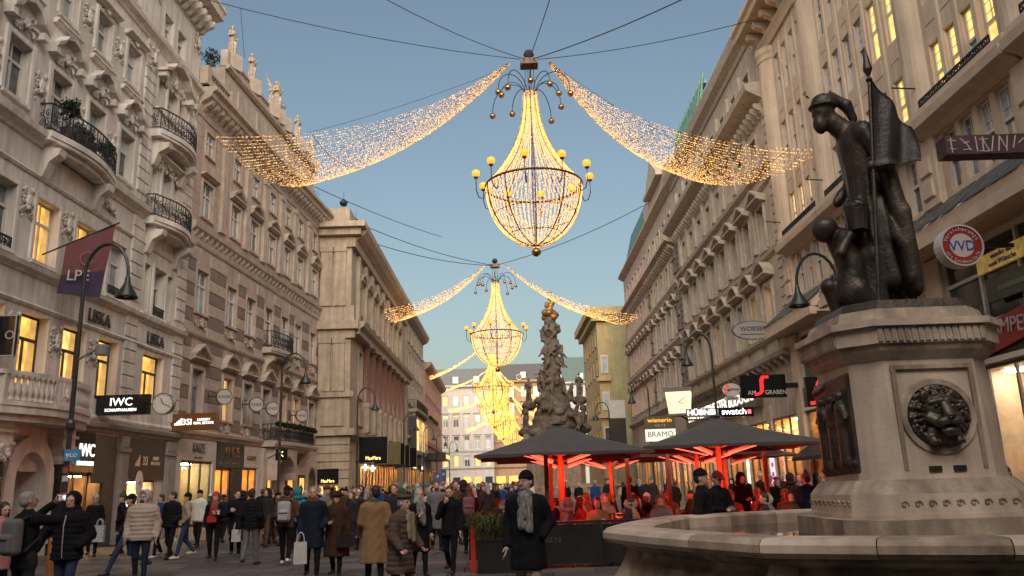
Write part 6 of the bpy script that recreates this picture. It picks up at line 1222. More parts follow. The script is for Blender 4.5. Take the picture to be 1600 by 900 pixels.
for i in range(30):   # figures and putti clinging to the clouds
    z = rr.uniform(7.2, 17); r0 = pf(z) + .12; a = rr.uniform(math.pi * .95, math.pi * 2.05); cx, cy = r0 * math.cos(a), r0 * math.sin(a) * .9; L = rr.uniform(.4, .75) * (1.2 if z < 11 else .8); t = rr.uniform(-.5, .5)
    hx = (cx + t * L, cy, z + L); pr += [cap((cx, cy, z), hx, .24, .2, 0, k=.06), ell((hx[0] + t * .2, hx[1] - .05, hx[2] + .32), (.14, .15, .18), 0, k=.05), cap(hx, (hx[0] + rr.uniform(-.7, .7), hx[1] - .25, hx[2] + rr.uniform(-.3, .5)), .1, .07, 0, k=.05), cap((cx, cy, z), (cx + rr.uniform(-.6, .6), cy - .2, z - .55), .15, .09, 0, k=.05)]
for sx, z in ((-2.5, 9.6), (2.6, 10.0), (-2.9, 7.0), (2.9, 7.2), (0.2, 9.4)): pr.append(ell((sx, -.3, z - .3), (.75, .7, .5), 0, k=.1))
for i, (sx, z) in enumerate(((-2.5, 9.6), (2.6, 10.0), (-2.9, 7.0), (2.9, 7.2), (0.2, 9.4))):
    V, Q, mi = statue_geo(300 + i, i == 4); link('attendant_statue', arr_mesh('attendant_statue', V * 1.35, Q, COLM), PC, (sx, -.6, z), (0, 0, (-.4, .4, -.6, .6, 0)[i]))
V, Q, mi = sculpt(pr, .10, .1); link('cloud_sculpture', arr_mesh('cloud_sculpture', V, Q, COLM, smooth=False), PC)
gl = [ell((math.cos(a) * .55, math.sin(a) * .5, 18.6 + .3 * math.sin(a * 2)), (.4, .38, .35), 0, k=.1) for a in np.arange(0, 6.2, .9)] + [cap((0, 0, 18.3), (0, 0, 19.6), .5, .3, 0), ell((-.3, -.2, 19.6), (.25, .25, .4), 0), ell((.3, -.1, 19.9), (.25, .25, .45), 0), ell((0, 0, 20.4), (.2, .2, .3), 0)]
V, Q, mi = sculpt(gl, .09, .1); link('gilt_crown', arr_mesh('gilt_crown', V, Q, mat('old_gilt', (.30, .17, .05), .4, .3, 3, metal=.5)), PC)
m_ = MB(); m_.tube([(0, 0, 20.4), (0, 0, 21.4)], .04, 5); m_.tube([(-.3, 0, 21.0), (.3, 0, 21.0)], .04, 5); m_.build('cross', MATS['old_gilt'], PC)
def hexp(r, n=6, a=0): return [(r * math.cos(a + 2 * math.pi * i / n), r * math.sin(a + 2 * math.pi * i / n)) for i in range(n)]
for z0, z1, r in ((0, .4, 5.4), (.4, .8, 4.9), (.8, 1.6, 4.3), (1.6, 5.6, 3.1), (5.6, 6.0, 3.6), (6.0, 6.5, 3.3)): m_ = MB(); m_.slab(hexp(r, 6, .3), z0, z1); m_.build('step' if z1 < 1.7 else 'pedestal', mat('column_base_stone', (.30, .25, .20), .8, .2, 2, .15, 20, streak=.3), PC)
m_ = MB()
for i in range(64):
    a = 2 * math.pi * i / 64; m_.lathe([(.11, 0), (.06, .12), (.12, .45), (.05, .8), (.11, .95)], (6.6 * math.cos(a), 6.6 * math.sin(a), .3), 6)
tag(m_.build('baluster_ring', MATS['column_base_stone'], PC), kind='stuff')
m_ = MB(); m_.lathe([(6.4, 1.25), (6.8, 1.25), (6.8, 1.45), (6.4, 1.45), (6.4, 1.25)], n=48); m_.lathe([(6.3, 0), (6.9, 0), (6.9, .3), (6.3, .3)], n=48); m_.build('balustrade_rail', MATS['column_base_stone'], PC)
# ------------------------------------------------------------------ fountain
FS = mat('fountain_stone', (.55, .44, .345), .72, .25, 1.6, .2, 22, col2=(.26, .20, .155), streak=.45); FS2 = mat('fountain_stone_pale', (.66, .54, .435), .7, .2, 1.3, .15, 26, col2=(.46, .37, .295), streak=.28)
BRONZE = mat('dark_bronze', (.085, .062, .048), .46, .4, 3, .2, 26, metal=.6, col2=(.03, .033, .028)); 
FX, FY = 4.9, 10.5
FN = empty('fountain', (FX, FY, 0), 0, 'octagonal stone fountain basin with a pedestal bearing a bronze lion head', 'fountain')
def ringmesh(prof, n=8, a0=0., wob=0., sub=10):
    "octagonal ring with slightly bowed sides, profile (r, z)"
    pl = []
    for i in range(n):
        p, q = a0 + 2 * math.pi * i / n, a0 + 2 * math.pi * (i + 1) / n; A0, A1 = Vector((math.cos(p), math.sin(p))), Vector((math.cos(q), math.sin(q)))
        for j in range(sub): u = j / sub; d = A0.lerp(A1, u); pl.append(d * (1 + wob * math.sin(math.pi * u)))
    m_ = MB(); k = len(pl); vs = [(d.x * r, d.y * r, z) for r, z in prof for d in pl]; m_.add(vs, [(j * k + i, j * k + (i + 1) % k, (j + 1) * k + (i + 1) % k, (j + 1) * k + i) for j in range(len(prof) - 1) for i in range(k)]); return m_
RB = 3.78
ringmesh([(RB - .1, 0), (RB - .1, .12), (RB - .25, .2), (RB - .12, .35), (RB - .10, .55), (RB - .22, .74), (RB - .30, .80), (RB - .32, .86), (RB - .2, .90), (RB - .14, .94), (RB - .14, .97)], wob=.03).build('basin_wall', FS, FN, smooth=False)
for i in range(8):       # rim in separate stones
    p, q = 2 * math.pi * i / 8, 2 * math.pi * (i + 1) / 8
    A0, A1 = Vector((math.cos(p), math.sin(p))), Vector((math.cos(q), math.sin(q)))
    for j in range(3):
        u0, u1 = j / 3 + .0015, (j + 1) / 3 - .0015; m_ = MB(); prof = [(RB - .14, .97), (RB + .04, .98), (RB + .10, 1.03), (RB + .10, 1.10), (RB + .05, 1.145), (RB - .02, 1.155), (RB - .42, 1.15), (RB - .46, 1.12), (RB - .46, .7)]; vs = []
        for u in np.linspace(u0, u1, 5):
            d = A0.lerp(A1, float(u)) * (1 + .03 * math.sin(math.pi * float(u)))
            vs += [(d.x * r, d.y * r, z) for r, z in prof]
        k = len(prof); m_.add(vs, [(a * k + b, (a + 1) * k + b, (a + 1) * k + b + 1, a * k + b + 1) for a in range(4) for b in range(k - 1)]); o = m_.build('rim_stone', FS2 if (i + j) % 3 else FS, FN)
for i in range(8):       # bulging corner scrolls on the wall
    a = 2 * math.pi * i / 8; V, Q, mi = sculpt([cap((0, 0, .02), (.06, 0, .5), .22, .15, 0, sq=(1, 1.1, 1)), cap((.06, 0, .5), (-.1, 0, .85), .15, .12, 0, sq=(1, 1.2, 1)), ell((.05, 0, .1), (.22, .28, .14), 0)], .03, .05); link('corner_scroll', arr_mesh('corner_scroll', V, Q, FS2), FN, ((RB - .22) * math.cos(a), (RB - .22) * math.sin(a), 0), (0, 0, a))
m_ = ringmesh([(.01, .98), (RB - .3, .98)], wob=.03); m_.build('water', mat('fountain_water', (.02, .018, .016), .06, 0, spec=.8), FN)
def csq(h, c): return [(-h + c, -h), (h - c, -h), (h, -h + c), (h, h - c), (h - c, h), (-h + c, h), (-h, h - c), (-h, -h + c)]
def frust(h0, h1, c0, c1, z0, z1, m=FS2, nm='pedestal_course'):
    a, b = csq(h0, c0), csq(h1, c1); m_ = MB(); m_.add([(x, y, z0) for x, y in a] + [(x, y, z1) for x, y in b], [(i, (i + 1) % 8, 8 + (i + 1) % 8, 8 + i) for i in range(8)] + [tuple(range(8))[::-1], tuple(range(8, 16))]); return m_.build(nm, m, FN)
frust(1.22, 1.22, .42, .42, .9, 1.19, FS); frust(1.08, 1.08, .38, .38, 1.19, 1.24); frust(1.06, 1.05, .38, .38, 1.24, 1.46, FS2); frust(1.05, .93, .38, .34, 1.46, 1.62, FS)
frust(.88, .83, .32, .30, 1.62, 3.0, FS2, 'shaft'); frust(.84, .93, .3, .33, 3.0, 3.1); frust(.93, .96, .33, .34, 3.1, 3.18, FS); frust(.985, .985, .345, .345, 3.18, 3.38); frust(1.04, 1.04, .36, .36, 3.38, 3.46); frust(.92, .86, .34, .32, 3.46, 3.62, FS); frust(.82, .78, .3, .3, 3.62, 3.74, BRONZE, 'bronze_plinth')
for k in range(9):      # running wave ornament and dentils
    x = -.62 + k * .155; m_ = MB(); m_.tube([(x + .05 * (1 - j / 9) * math.cos(j * .8), -1.062, 1.35 + .05 * (1 - j / 9) * math.sin(j * .8)) for j in range(9)], .012, 5); m_.build('wave_scroll', FS, FN); m_ = MB(); m_.tube([(-1.062, x + .05 * (1 - j / 9) * math.cos(j * .8), 1.35 + .05 * (1 - j / 9) * math.sin(j * .8)) for j in range(9)], .012, 5); m_.build('wave_scroll', FS, FN)
for k in range(16):
    x = -.60 + k * .08; m_ = MB(); m_.box(x - .028, x + .028, -1.005, -.975, 3.2, 3.36); m_.build('dentil', FS, FN); m_ = MB(); m_.box(-1.005, -.975, x - .028, x + .028, 3.2, 3.36); m_.build('dentil', FS, FN)
for fx0, fx1 in ((-.48, .48),):       # frame mouldings on the front panel
    m_ = MB(); m_.box(fx0, fx1, -.875, -.845, 2.88, 2.93); m_.box(fx0, fx0 + .05, -.885, -.85, 1.72, 2.88); m_.box(fx1 - .05, fx1, -.885, -.85, 1.72, 2.88); m_.build('panel_frame', FS, FN)
# lion medallion on the front face
m_ = MB(); m_.lathe([(.36, 0), (.37, .05), (.43, .05), (.45, .0), (.36, .0)], n=36); m_.build('medallion_frame', FS, FN, (0, -.845, 2.32), (R(90), 0, 0), smooth=False)
m_ = MB(); m_.lathe([(.001, .012), (.365, .012)], n=36); m_.build('medallion_field', BRONZE, FN, (0, -.845, 2.32), (R(90), 0, 0))
face = [ell((0, -.10, .05), (.17, .15, .19), 0), cap((0, -.22, .13), (.0, -.33, .0), .055, .06, 0, k=.03), ell((0, -.385, -.01), (.052, .03, .03), 0, k=.012), ell((-.062, -.32, -.07), (.07, .075, .055), 0, k=.02), ell((.062, -.32, -.07), (.07, .075, .055), 0, k=.02), ell((0, -.27, -.165), (.085, .085, .05), 0, k=.02), cap((-.14, -.15, -.02), (-.06, -.24, -.08), .06, .06, 0), cap((.14, -.15, -.02), (.06, -.24, -.08), .06, .06, 0)]
face += [cap((sx * .03, -.245, .155), (sx * .13, -.19, .14), .034, .028, 0, k=.015) for sx in (-1, 1)] + [ell((sx * .15, -.10, .22), (.05, .035, .06), 0, k=.02) for sx in (-1, 1)]
dig = [ell((sx * .085, -.245, .095), (.036, .035, .022), 0, sub=True) for sx in (-1, 1)] + [ell((0, -.37, -.118), (.085, .09, .016), 0, sub=True)] + [ell((sx * .02, -.41, -.02), (.012, .02, .01), 0, sub=True) for sx in (-1, 1)]
eyes = [ell((sx * .085, -.232, .095), (.024, .022, .017), 0, k=.004) for sx in (-1, 1)]
def _big(p, f=1.08, o=(0, -.04, -.01)):
    g = lambda v: tuple(x * f + y for x, y in zip(v, o))
    return ('c', g(p[1]), g(p[2]), p[3] * f, p[4] * f, p[5], p[6]) if p[0] == 'c' else ('e', g(p[1]), tuple(x * f for x in p[2]), p[3], p[4])
face, dig, eyes = [[_big(p) for p in l] for l in (face, dig, eyes)]
r2 = random.Random(2); mane = []
for ring, n, rr0, rr1, y in ((0, 24, .20, .30, -.10), (1, 32, .26, .345, -.07), (2, 34, .30, .365, -.035)):
    for i in range(n):
        a = 2 * math.pi * i / n + ring * .15
        if ring == 0 and 4.3 < a % 6.283 < 5.1: continue
        j = r2.uniform(-.12, .12); P0, P1, P2 = (rr0 * math.cos(a), y, rr0 * math.sin(a)), ((rr0 + rr1) / 2 * math.cos(a + j), y - .035, (rr0 + rr1) / 2 * math.sin(a + j)), (rr1 * math.cos(a + 2 * j), y + .03, rr1 * math.sin(a + 2 * j)); mane += [cap(P0, P1, .018, .021, 0, k=.016), cap(P1, P2, .021, .010, 0, k=.016)]
paws = [cap((sx * .15, -.08, -.25), (sx * .14, -.2, -.29), .065, .055, 0, k=.02) for sx in (-1, 1)] + [ell((sx * .14 + q * .03, -.25, -.30), (.017, .028, .028), 0, k=.006) for sx in (-1, 1) for q in (-1.3, 0, 1.3)]
back = [ell((0, -.02, 0), (.35, .10, .35), 0), ell((0, -.12, -.2), (.19, .10, .13), 0)]
V, Q, mi = sculpt(back + mane + face + paws + dig + eyes, .009, .02); link('lion_head', arr_mesh('lion_head', V, Q, mat('worn_bronze', (.13, .10, .08), .42, .35, 6, .1, 30, metal=.6, col2=(.04, .036, .03))), FN, (0, -.84, 2.33), scale=(1, .72, 1))
# bronze relief on the left face
pr = [rbox((0, 0, 0), (.56, .025, .6), .01, 0)] ; r2 = random.Random(8)
for x in (-.3, 0.02, .32): pr += [cap((x, -.03, -.45), (x, -.035, .02), .09, .08, 0), cap((x, -.035, .02), (x + .02, -.04, .2), .08, .085, 0), ell((x + .02, -.06, .34), (.055, .05, .07), 0), cap((x + .06, -.05, .2), (x + .18, -.07, .02 + r2.uniform(0, .3)), .035, .025, 0), cap((x - .06, -.05, .2), (x - .15, -.07, .1), .035, .025, 0)]
pr += [cap((-.5, -.02, -.5), (.5, -.03, -.48), .06, .05, 0), cap((-.5, -.02, .5), (-.2, -.03, .52), .05, .03, 0)]
V, Q, mi = sculpt(pr, .018, .03); link('bronze_relief', arr_mesh('bronze_relief', V, Q, BRONZE), FN, (-.862, 0, 2.28), (0, R(-2), R(-90)))
for k in range(2): m_ = MB(); m_.box(-.2 + k * .28, -.06 + k * .28, -.9, -.86, 1.7, 1.76); m_.build('drain_grate', BRONZE, FN)
# ------------------------------------------------------------------ bronze standard bearer on the fountain
SX, SY, SZ = FX - .12, FY - .05, 3.74
ST = empty('bronze_statue', (SX, SY, SZ), 0, 'dark bronze figure with helmet, spear flag and cloak on the fountain pedestal', 'statue'); ST.scale = (1.04, 1.08, 1.27)
# faces left (-x): head bowed, right arm holding the staff, cloak falling behind
pr = [cap((-.08, -.16, 0.05), (-.10, -.15, .55), .115, .13, 0), cap((-.10, -.15, .55), (-.02, -.10, 1.05), .14, .17, 0), cap((.14, .16, .05), (.14, .14, .55), .12, .13, 0), cap((.14, .14, .55), (.04, .08, 1.05), .14, .17, 0), cap((-.20, -.18, .05), (-.06, -.16, .05), .07, .08, 0), cap((.02, .18, .05), (.16, .16, .05), .07, .08, 0),
      cap((0, 0, 1.0), (0, 0, 1.3), .22, .21, 0, sq=(.9, 1.1, 1)), cap((0, 0, 1.3), (-.05, 0, 1.82), .21, .25, 0, sq=(.85, 1.12, 1)), cap((-.05, -.26, 1.88), (-.02, .26, 1.88), .12, .12, 0), cap((-.08, 0, 1.92), (-.30, 0, 2.10), .135, .115, 0),
      ell((-0.400, 0, 2.24), (.145, .125, .165), 0), cap((-0.500, 0, 2.24), (-0.530, 0, 2.19), .022, .025, 0, k=.015), ell((-0.455, 0, 2.09), (.095, .09, .12), 0), ell((-0.380, 0, 2.32), (.165, .145, .11), 0, k=.02), ell((-0.400, 0, 2.28), (.19, .165, .032), 0, k=.02), cap((-0.280, 0, 2.40), (-0.080, 0, 2.28), .055, .07, 0, k=.02), cap((-0.080, 0, 2.28), (-0.010, 0, 2.12), .07, .05, 0), cap((-0.570, -.02, 2.38), (-0.650, -.03, 2.43), .015, .01, 0, k=.005),
      cap((-.02, -.30, 1.86), (.10, -.42, 1.48), .105, .085, 0), cap((.10, -.42, 1.48), (-.04, -.48, 1.42), .085, .06, 0), ell((-.09, -.5, 1.42), (.07, .05, .06), 0, k=.02), cap((-.02, .30, 1.86), (.02, .42, 1.5), .1, .085, 0), cap((.02, .42, 1.5), (-.2, .4, 1.3), .08, .06, 0)]
pr += [cap((.14, y, 1.9), (.30 + .06 * math.sin(y * 9), y * 1.15, .95), .11, .14, 0, sq=(.7, 1, 1)) for y in (-.22, 0, .22)] + [cap((.30, y * 1.15, .95), (.36 + .05 * math.cos(y * 8), y * 1.2, .2), .13, .10, 0, sq=(.7, 1, 1)) for y in (-.24, -.05, .15, .3)] + [cap((-.05, -.2, 1.12), (.26, -.3, .62), .09, .08, 0), cap((.26, -.3, .62), (.30, -.28, .35), .08, .03, 0)]
pr += [cap((.2, y, 1.6), (.30, y * 1.1, .3), .11, .12, 0, sq=(.8, 1, 1)) for y in (-.26, -.1, .1, .24)] + [cap((-.02, -.2, 1.0), (.08, -.22, .3), .12, .12, 0)]
for a in np.arange(0, 6.28, .55): pr.append(cap((.21 * math.cos(a), .24 * math.sin(a), 1.12), (.25 * math.cos(a), .28 * math.sin(a), .72), .06, .07, 0, k=.025))
pr += [cap((-.13 + .02 * q, -.49, 1.46 - q * .022), (-.05 + .01 * q, -.56, 1.44 - q * .022), .018, .016, 0, k=.008) for q in range(4)] + [cap((-.12, -.44, 1.50), (-.06, -.50, 1.53), .02, .016, 0, k=.008)]
V, Q, mi = sculpt(pr, .018, .035, lambda P: np.where(P[:, 2] < 1.9, .026 * (np.abs(np.sin(np.arctan2(P[:, 1], P[:, 0] - .05) * 5.5 + 1.3 * np.sin(P[:, 2] * 2.3) + P[:, 2])) - .55) * np.clip((1.75 - P[:, 2]) * 1.6, .15, 1), .004 * np.sin(P[:, 0] * 60) * np.sin(P[:, 2] * 55 + P[:, 1] * 40))); link('figure', arr_mesh('figure', V, Q, BRONZE), ST)
sp0, sp1 = Vector((-.26, -.52, -.02)), Vector((.06, -.50, 2.72)); d = sp1 - sp0
m_ = MB(); m_.tube([sp0, sp0 + d * .86], .024, 8); m_.build('staff', BRONZE, ST); m_ = MB(); p = sp0 + d * .86; m_.lathe([(.024, 0), (.045, .03), (.02, .07), (.06, .15), (.03, .3), (.002, .42)], (p.x, p.y, p.z), 8); m_.build('spear_head', BRONZE, ST)
fl = []; nn = 13
for j in range(nn):
    for i in range(nn):
        u, v = i / (nn - 1), j / (nn - 1); st = sp0 + d * (.86 - .345 * v); x = st.x + u * (.44 + .16 * v); y = st.y - .08 + u * (.10) + .06 * math.sin(u * 10 + v * 2) * (.3 + u); z = st.z - u * (.46 - .52 * v) - .06 * u * u * (1 - v); fl.append((x, y, z))
m_ = MB(); qs = [(j * nn + i, j * nn + i + 1, (j + 1) * nn + i + 1, (j + 1) * nn + i) for i in range(nn - 1) for j in range(nn - 1)]; m_.add(fl, qs); m_.add([(x, y + .03, z) for x, y, z in fl], [q[::-1] for q in qs])
b = [i for i in range(nn)] + [nn * j + nn - 1 for j in range(1, nn)] + [nn * (nn - 1) + i for i in range(nn - 2, -1, -1)]
for a0, a1 in zip(b[:-1], b[1:]): m_.f.append((a0, a1, a1 + nn * nn, a0 + nn * nn)); m_.m.append(0)
m_.build('flag', mat('bronze_flag', (.055, .045, .042), .5, .5, 3, .2, 30, metal=.45, col2=(.02, .018, .018)), ST, smooth=True)
# small kneeling helper with bucket at the left of the statue
pr = [cap((0, 0, .2), (.02, 0, .62), .2, .17, 0), cap((.02, 0, .62), (-.08, 0, .95), .17, .17, 0), cap((-.1, -.18, .95), (-.1, .18, .95), .08, .08, 0), ell((-.30, -.06, 1.06), (.14, .14, .15), 0), ell((-.28, -.06, 1.11), (.165, .16, .13), 0), cap((-.1, -.18, .93), (-.2, -.28, .7), .07, .06, 0), cap((-.2, -.28, .7), (-.05, -.28, .95), .06, .045, 0), cap((-.02, .1, .3), (-.25, .1, .35), .13, .1, 0), cap((-.25, .1, .35), (-.2, .1, .02), .1, .07, 0), cap((.05, -.1, .25), (.2, -.1, .05), .13, .1, 0)]
HP = empty('bronze_helper', (SX - .38, SY - .10, SZ), 0, 'small dark bronze helper figure with round hat left of the flag bearer', 'statue'); V, Q, mi = sculpt(pr, .025, .05); link('figure', arr_mesh('figure', V, Q, BRONZE), HP)
BK = empty('bronze_bucket', (SX - .30, SY - .34, SZ + 1.0), 0, 'bronze bucket lifted beside the flag staff', 'bucket'); m_ = MB(); m_.lathe([(.001, 0), (.12, 0), (.155, .3), (.16, .3), (.16, .33), (.14, .33), (.11, .03), (.001, .03)], n=14); m_.build('bucket_body', BRONZE, BK, smooth=False); m_ = MB(); m_.tube([(.15 * math.cos(t), 0, .33 + .1 * math.sin(t)) for t in np.linspace(0, math.pi, 9)], .012, 5); m_.build('handle', BRONZE, BK)
# ------------------------------------------------------------------ cafe terrace with parasols
CANV = mat('grey_canvas', (.085, .078, .076), .85, .12, 3, .1, 60); CANU = mat('dark_canvas_edge', (.06, .05, .05), .85, .12, 3); WOODR = mat('red_brown_wood', (.30, .12, .05), .6, .2, 4, stretch=(1, 1, .2)); HEAT = emit('heater_red', (1, .09, .05), 2.0); HBODY = mat('heater_body', (.2, .2, .2), .35, .1, metal=.6)
def parasol(x, Y, hw, zt, ze, label, heat=4):
    e = empty('parasol', (x, Y, 0), 0, label, 'parasol', 'large grey terrace parasols')
    m_ = MB(); m_.lathe([(.5, 0), (.5, .12), (.12, .14), (.08, .2)], n=4); m_.build('foot', IRON, e); m_ = MB(); m_.tube([(0, 0, .12), (0, 0, zt - .1)], .062, 10); m_.build('pole', WOODR, e)
    cs = [(-hw, -hw), (hw, -hw), (hw, hw), (-hw, hw)]
    for i in range(4):
        (x0, y0), (x1, y1) = cs[i], cs[(i + 1) % 4]; m_ = MB(); vs = []; k = 7; r_ = 6
        for a in range(r_):
            t = a / (r_ - 1) * .96 + .04
            for b_ in range(k): u = b_ / (k - 1); sg = -.06 * math.sin(math.pi * u) * t * t; vs.append(((x0 + (x1 - x0) * u) * t * (1 - .02 * math.sin(math.pi * u)), (y0 + (y1 - y0) * u) * t * (1 - .02 * math.sin(math.pi * u)), zt + (ze - zt) * t ** .93 - sg * .2 - .05 * math.sin(math.pi * t)))
        for o_ in (0, -.012): m_.add([(p[0], p[1], p[2] + o_) for p in vs], [(a * k + b_, a * k + b_ + 1, (a + 1) * k + b_ + 1, (a + 1) * k + b_) for a in range(r_ - 1) for b_ in range(k - 1)])
        pn = m_.build('canopy_panel', CANV, e, smooth=True)
        m_ = MB(); ed = vs[-k:]; m_.add([(p[0] * 1.002, p[1] * 1.002, p[2]) for p in ed] + [(p[0] * 1.004, p[1] * 1.004, p[2] - .06 - .015 * math.sin(j * 2.)) for j, p in enumerate(ed)], [(j, j + 1, k + j + 1, k + j) for j in range(k - 1)]); m_.build('valance', CANU, pn)
        m_ = MB(); m_.tube([(0, 0, zt - .12), (x0 * .99, y0 * .99, ze - .03)], .022, 5); m_.build('rib', HBODY, e); m_ = MB(); m_.tube([(0, 0, zt - .75), (x0 * .5, y0 * .5, zt + (ze - zt) * .5 - .1)], .018, 5); m_.build('strut', HBODY, e)
        if i < heat:
            a0, a1 = Vector((x0 * .10, y0 * .10, zt - .90)), Vector((x0 * .56, y0 * .56, zt - .60)); m_ = MB(); m_.tube([a0 + Vector((0, 0, .05)), a1 + Vector((0, 0, .05))], .05, 6); hb = m_.build('heater', HBODY, e); m_ = MB(); m_.tube([a0, a1], .022, 6); m_.build('glow_tube', HEAT, hb)
    m_ = MB(); m_.lathe([(.001, .06), (.12, .03), (.2, 0), (.12, -.02)], (0, 0, zt), 4); m_.build('cap', CANU, e); lp = bpy.data.lights.new('heater_light', 'POINT'); lp.energy = 80 * heat / 4; lp.color = (1, .045, .02); lp.shadow_soft_size = .35; lo = bpy.data.objects.new('heater_light', lp); COL.objects.link(lo); lo.parent = e; lo.location = (0, -.4, zt - 1.2)
    return e
parasol(1.02, 20.0, 1.95, 3.08, 2.34, 'front left grey parasol of the terrace'); parasol(4.85, 20.2, 2.05, 3.16, 2.42, 'front right grey parasol of the terrace'); parasol(1.3, 24.6, 1.95, 3.05, 2.38, 'middle left grey parasol behind the front one'); parasol(5.3, 24.8, 1.95, 3.05, 2.38, 'middle right grey parasol behind the front one'); parasol(3.2, 29.0, 1.95, 3.05, 2.4, 'rear grey parasol of the terrace', 4); parasol(7.2, 29.2, 1.95, 3.05, 2.4, 'rear right grey parasol of the terrace', 2)
for i, (x, Y) in enumerate(((.65, 19.2), (.82, 20.9), (2.95, 22.6), (4.1, 22.9), (6.6, 22.4))):
    e = empty('terrace_post', (x, Y, 0), 0, 'slim red brown wooden post %s' % ('left of the front left parasol pole', 'right of the front left parasol pole', 'between the left and right parasols', 'under the front right parasol', 'right of the front right parasol pole')[i], 'post'); m_ = MB(); m_.box(-.05, .05, -.05, .05, 0, 2.5); m_.build('shaft', WOODR, e); m_ = MB(); m_.box(-.11, .11, -.11, .11, 0, .05); m_.build('foot_plate', IRON, e)
TBLM = mat('table_top', (.16, .11, .08), .35, .2); CHM = mat('chair_wicker', (.06, .045, .035), .7, .3, 25)
def table(x, Y, label):
    e = empty('cafe_table', (x, Y, 0), 0, label, 'table', 'terrace tables'); m_ = MB(); m_.box(-.42, .42, -.36, .36, .72, .75); m_.build('table_top', TBLM, e); m_ = MB(); m_.tube([(0, 0, .03), (0, 0, .72)], .035, 8); m_.build('leg', IRON, e); m_ = MB(); m_.box(-.25, .25, -.25, .25, 0, .03); m_.build('base', IRON, e)
    return e
def chair_meshes():
    a = MB(); a.box(-.23, .23, -.22, .24, .43, .48); b = MB(); b.add([(-.23, .22, .48), (.23, .22, .48), (.23, .3, .9), (-.23, .3, .9), (-.23, .26, .48), (.23, .26, .48), (.23, .34, .9), (-.23, .34, .9)], [(0, 1, 2, 3), (5, 4, 7, 6), (3, 2, 6, 7), (0, 3, 7, 4), (1, 5, 6, 2)]); c = MB(); c.box(-.018, .018, -.018, .018, 0, .43); return a.mesh('seat', CHM), b.mesh('backrest', CHM), c.mesh('leg', IRON)
CHS = chair_meshes()
def chair(x, Y, rz, label):
    e = empty('cafe_chair', (x, Y, 0), rz, label, 'chair', 'terrace chairs'); link('seat', CHS[0], e); link('backrest', CHS[1], e)
    for sx in (-.2, .2):
        for sy in (-.19, .21): link('leg', CHS[2], e, (sx, sy, 0))
    return e
SV = [person_mesh(BLACK, CHAR, SKINS[0], HAIRC['brown'], SHOE, GREY, fine=False, sit=True, arms=('table', 'table'), **v) for v in (dict(style='jacket', hair='short'), dict(style='jacket', hair='long', pitch=.15), dict(style='puffer', hat='beanie', yaw=.5), dict(style='jacket', hair='bun', yaw=-.5), dict(style='jacket', hood=True))]
SVN = ['short-haired guest in {c}', 'long-haired guest in {c}', 'guest in {c} padded jacket, {h} hat,', 'guest in {c} with hair tied up', 'hooded guest in {c}']
SC_ = [('black', BLACK), ('red', RED), ('wine', WINE), ('grey', GREY), ('navy', NAVY), ('brown', BROWN), ('camel', CAMEL), ('sand', SAND), ('red', RED), ('light grey', LGREY), ('olive', OLIVE), ('charcoal', CHAR), ('dark green', GREEN)]
rr = random.Random(9); su = set(); rowsT = [('front', 18.75, (.35, 1.75, 3.2, 4.75, 6.2)), ('second', 21.0, (.2, 2.2, 3.6, 5.4, 6.8)), ('third', 23.2, (.5, 2.4, 4.2, 6.0, 7.6)), ('rear', 26.0, (.8, 2.8, 4.6, 6.6))]
ordn = ('first', 'second', 'third', 'fourth', 'fifth')
for rn, Y, xs in rowsT:
    for j, x in enumerate(xs):
        table(x, Y, '%s terrace table from the left in the %s row' % (ordn[j], rn))
        for sd, dx, dy, rz in (('left of', -.68, 0, R(90)), ('right of', .68, 0, R(-90)), ('behind', .05, .72, 0.)):
            w_ = '%s the %s table, %s row' % (sd, ordn[j], rn); chair(x + dx, Y + dy, rz, 'dark wicker chair ' + w_)
            if rr.random() < .93:
                v, c, h_ = rr.randrange(5), rr.choice(SC_), rr.choice(HC)
                o = link('person', SV[v], None, (x + dx, Y + dy - .0, 0), (0, 0, rz + rr.uniform(-.25, .25)))
                for i, mm in ((0, c[1]), (1, rr.choice((BLACK, CHAR, JEANS))), (2, rr.choice(SKINS)), (3, rr.choice(list(HAIRC.values()))), (5, h_[1])): o.material_slots[i].link = 'OBJECT'; o.material_slots[i].material = mm
                tag(o, SVN[v].format(c=c[0], h=h_[0]) + ' seated ' + w_, 'person', 'guests seated under the parasols')
        e = empty('glass', (x + .1, Y, .75), 0, 'drinking glass on the %s table of the %s row' % (ordn[j], rn), 'glass', 'glasses on the tables'); m_ = MB(); m_.lathe([(.001, 0), (.035, 0), (.04, .16), (.036, .16), (.03, .01)], n=10); m_.build('tumbler', mat('tumbler', (.5, .45, .4), .1, 0), e)
person(985, 26.8, 175, 'waiter standing in dark clothes among the guests under the parasols', BLACK, BLACK, h=1.82, style='jacket', hem=.85, hair='short', stride=0, arms=('phone', 'down'))
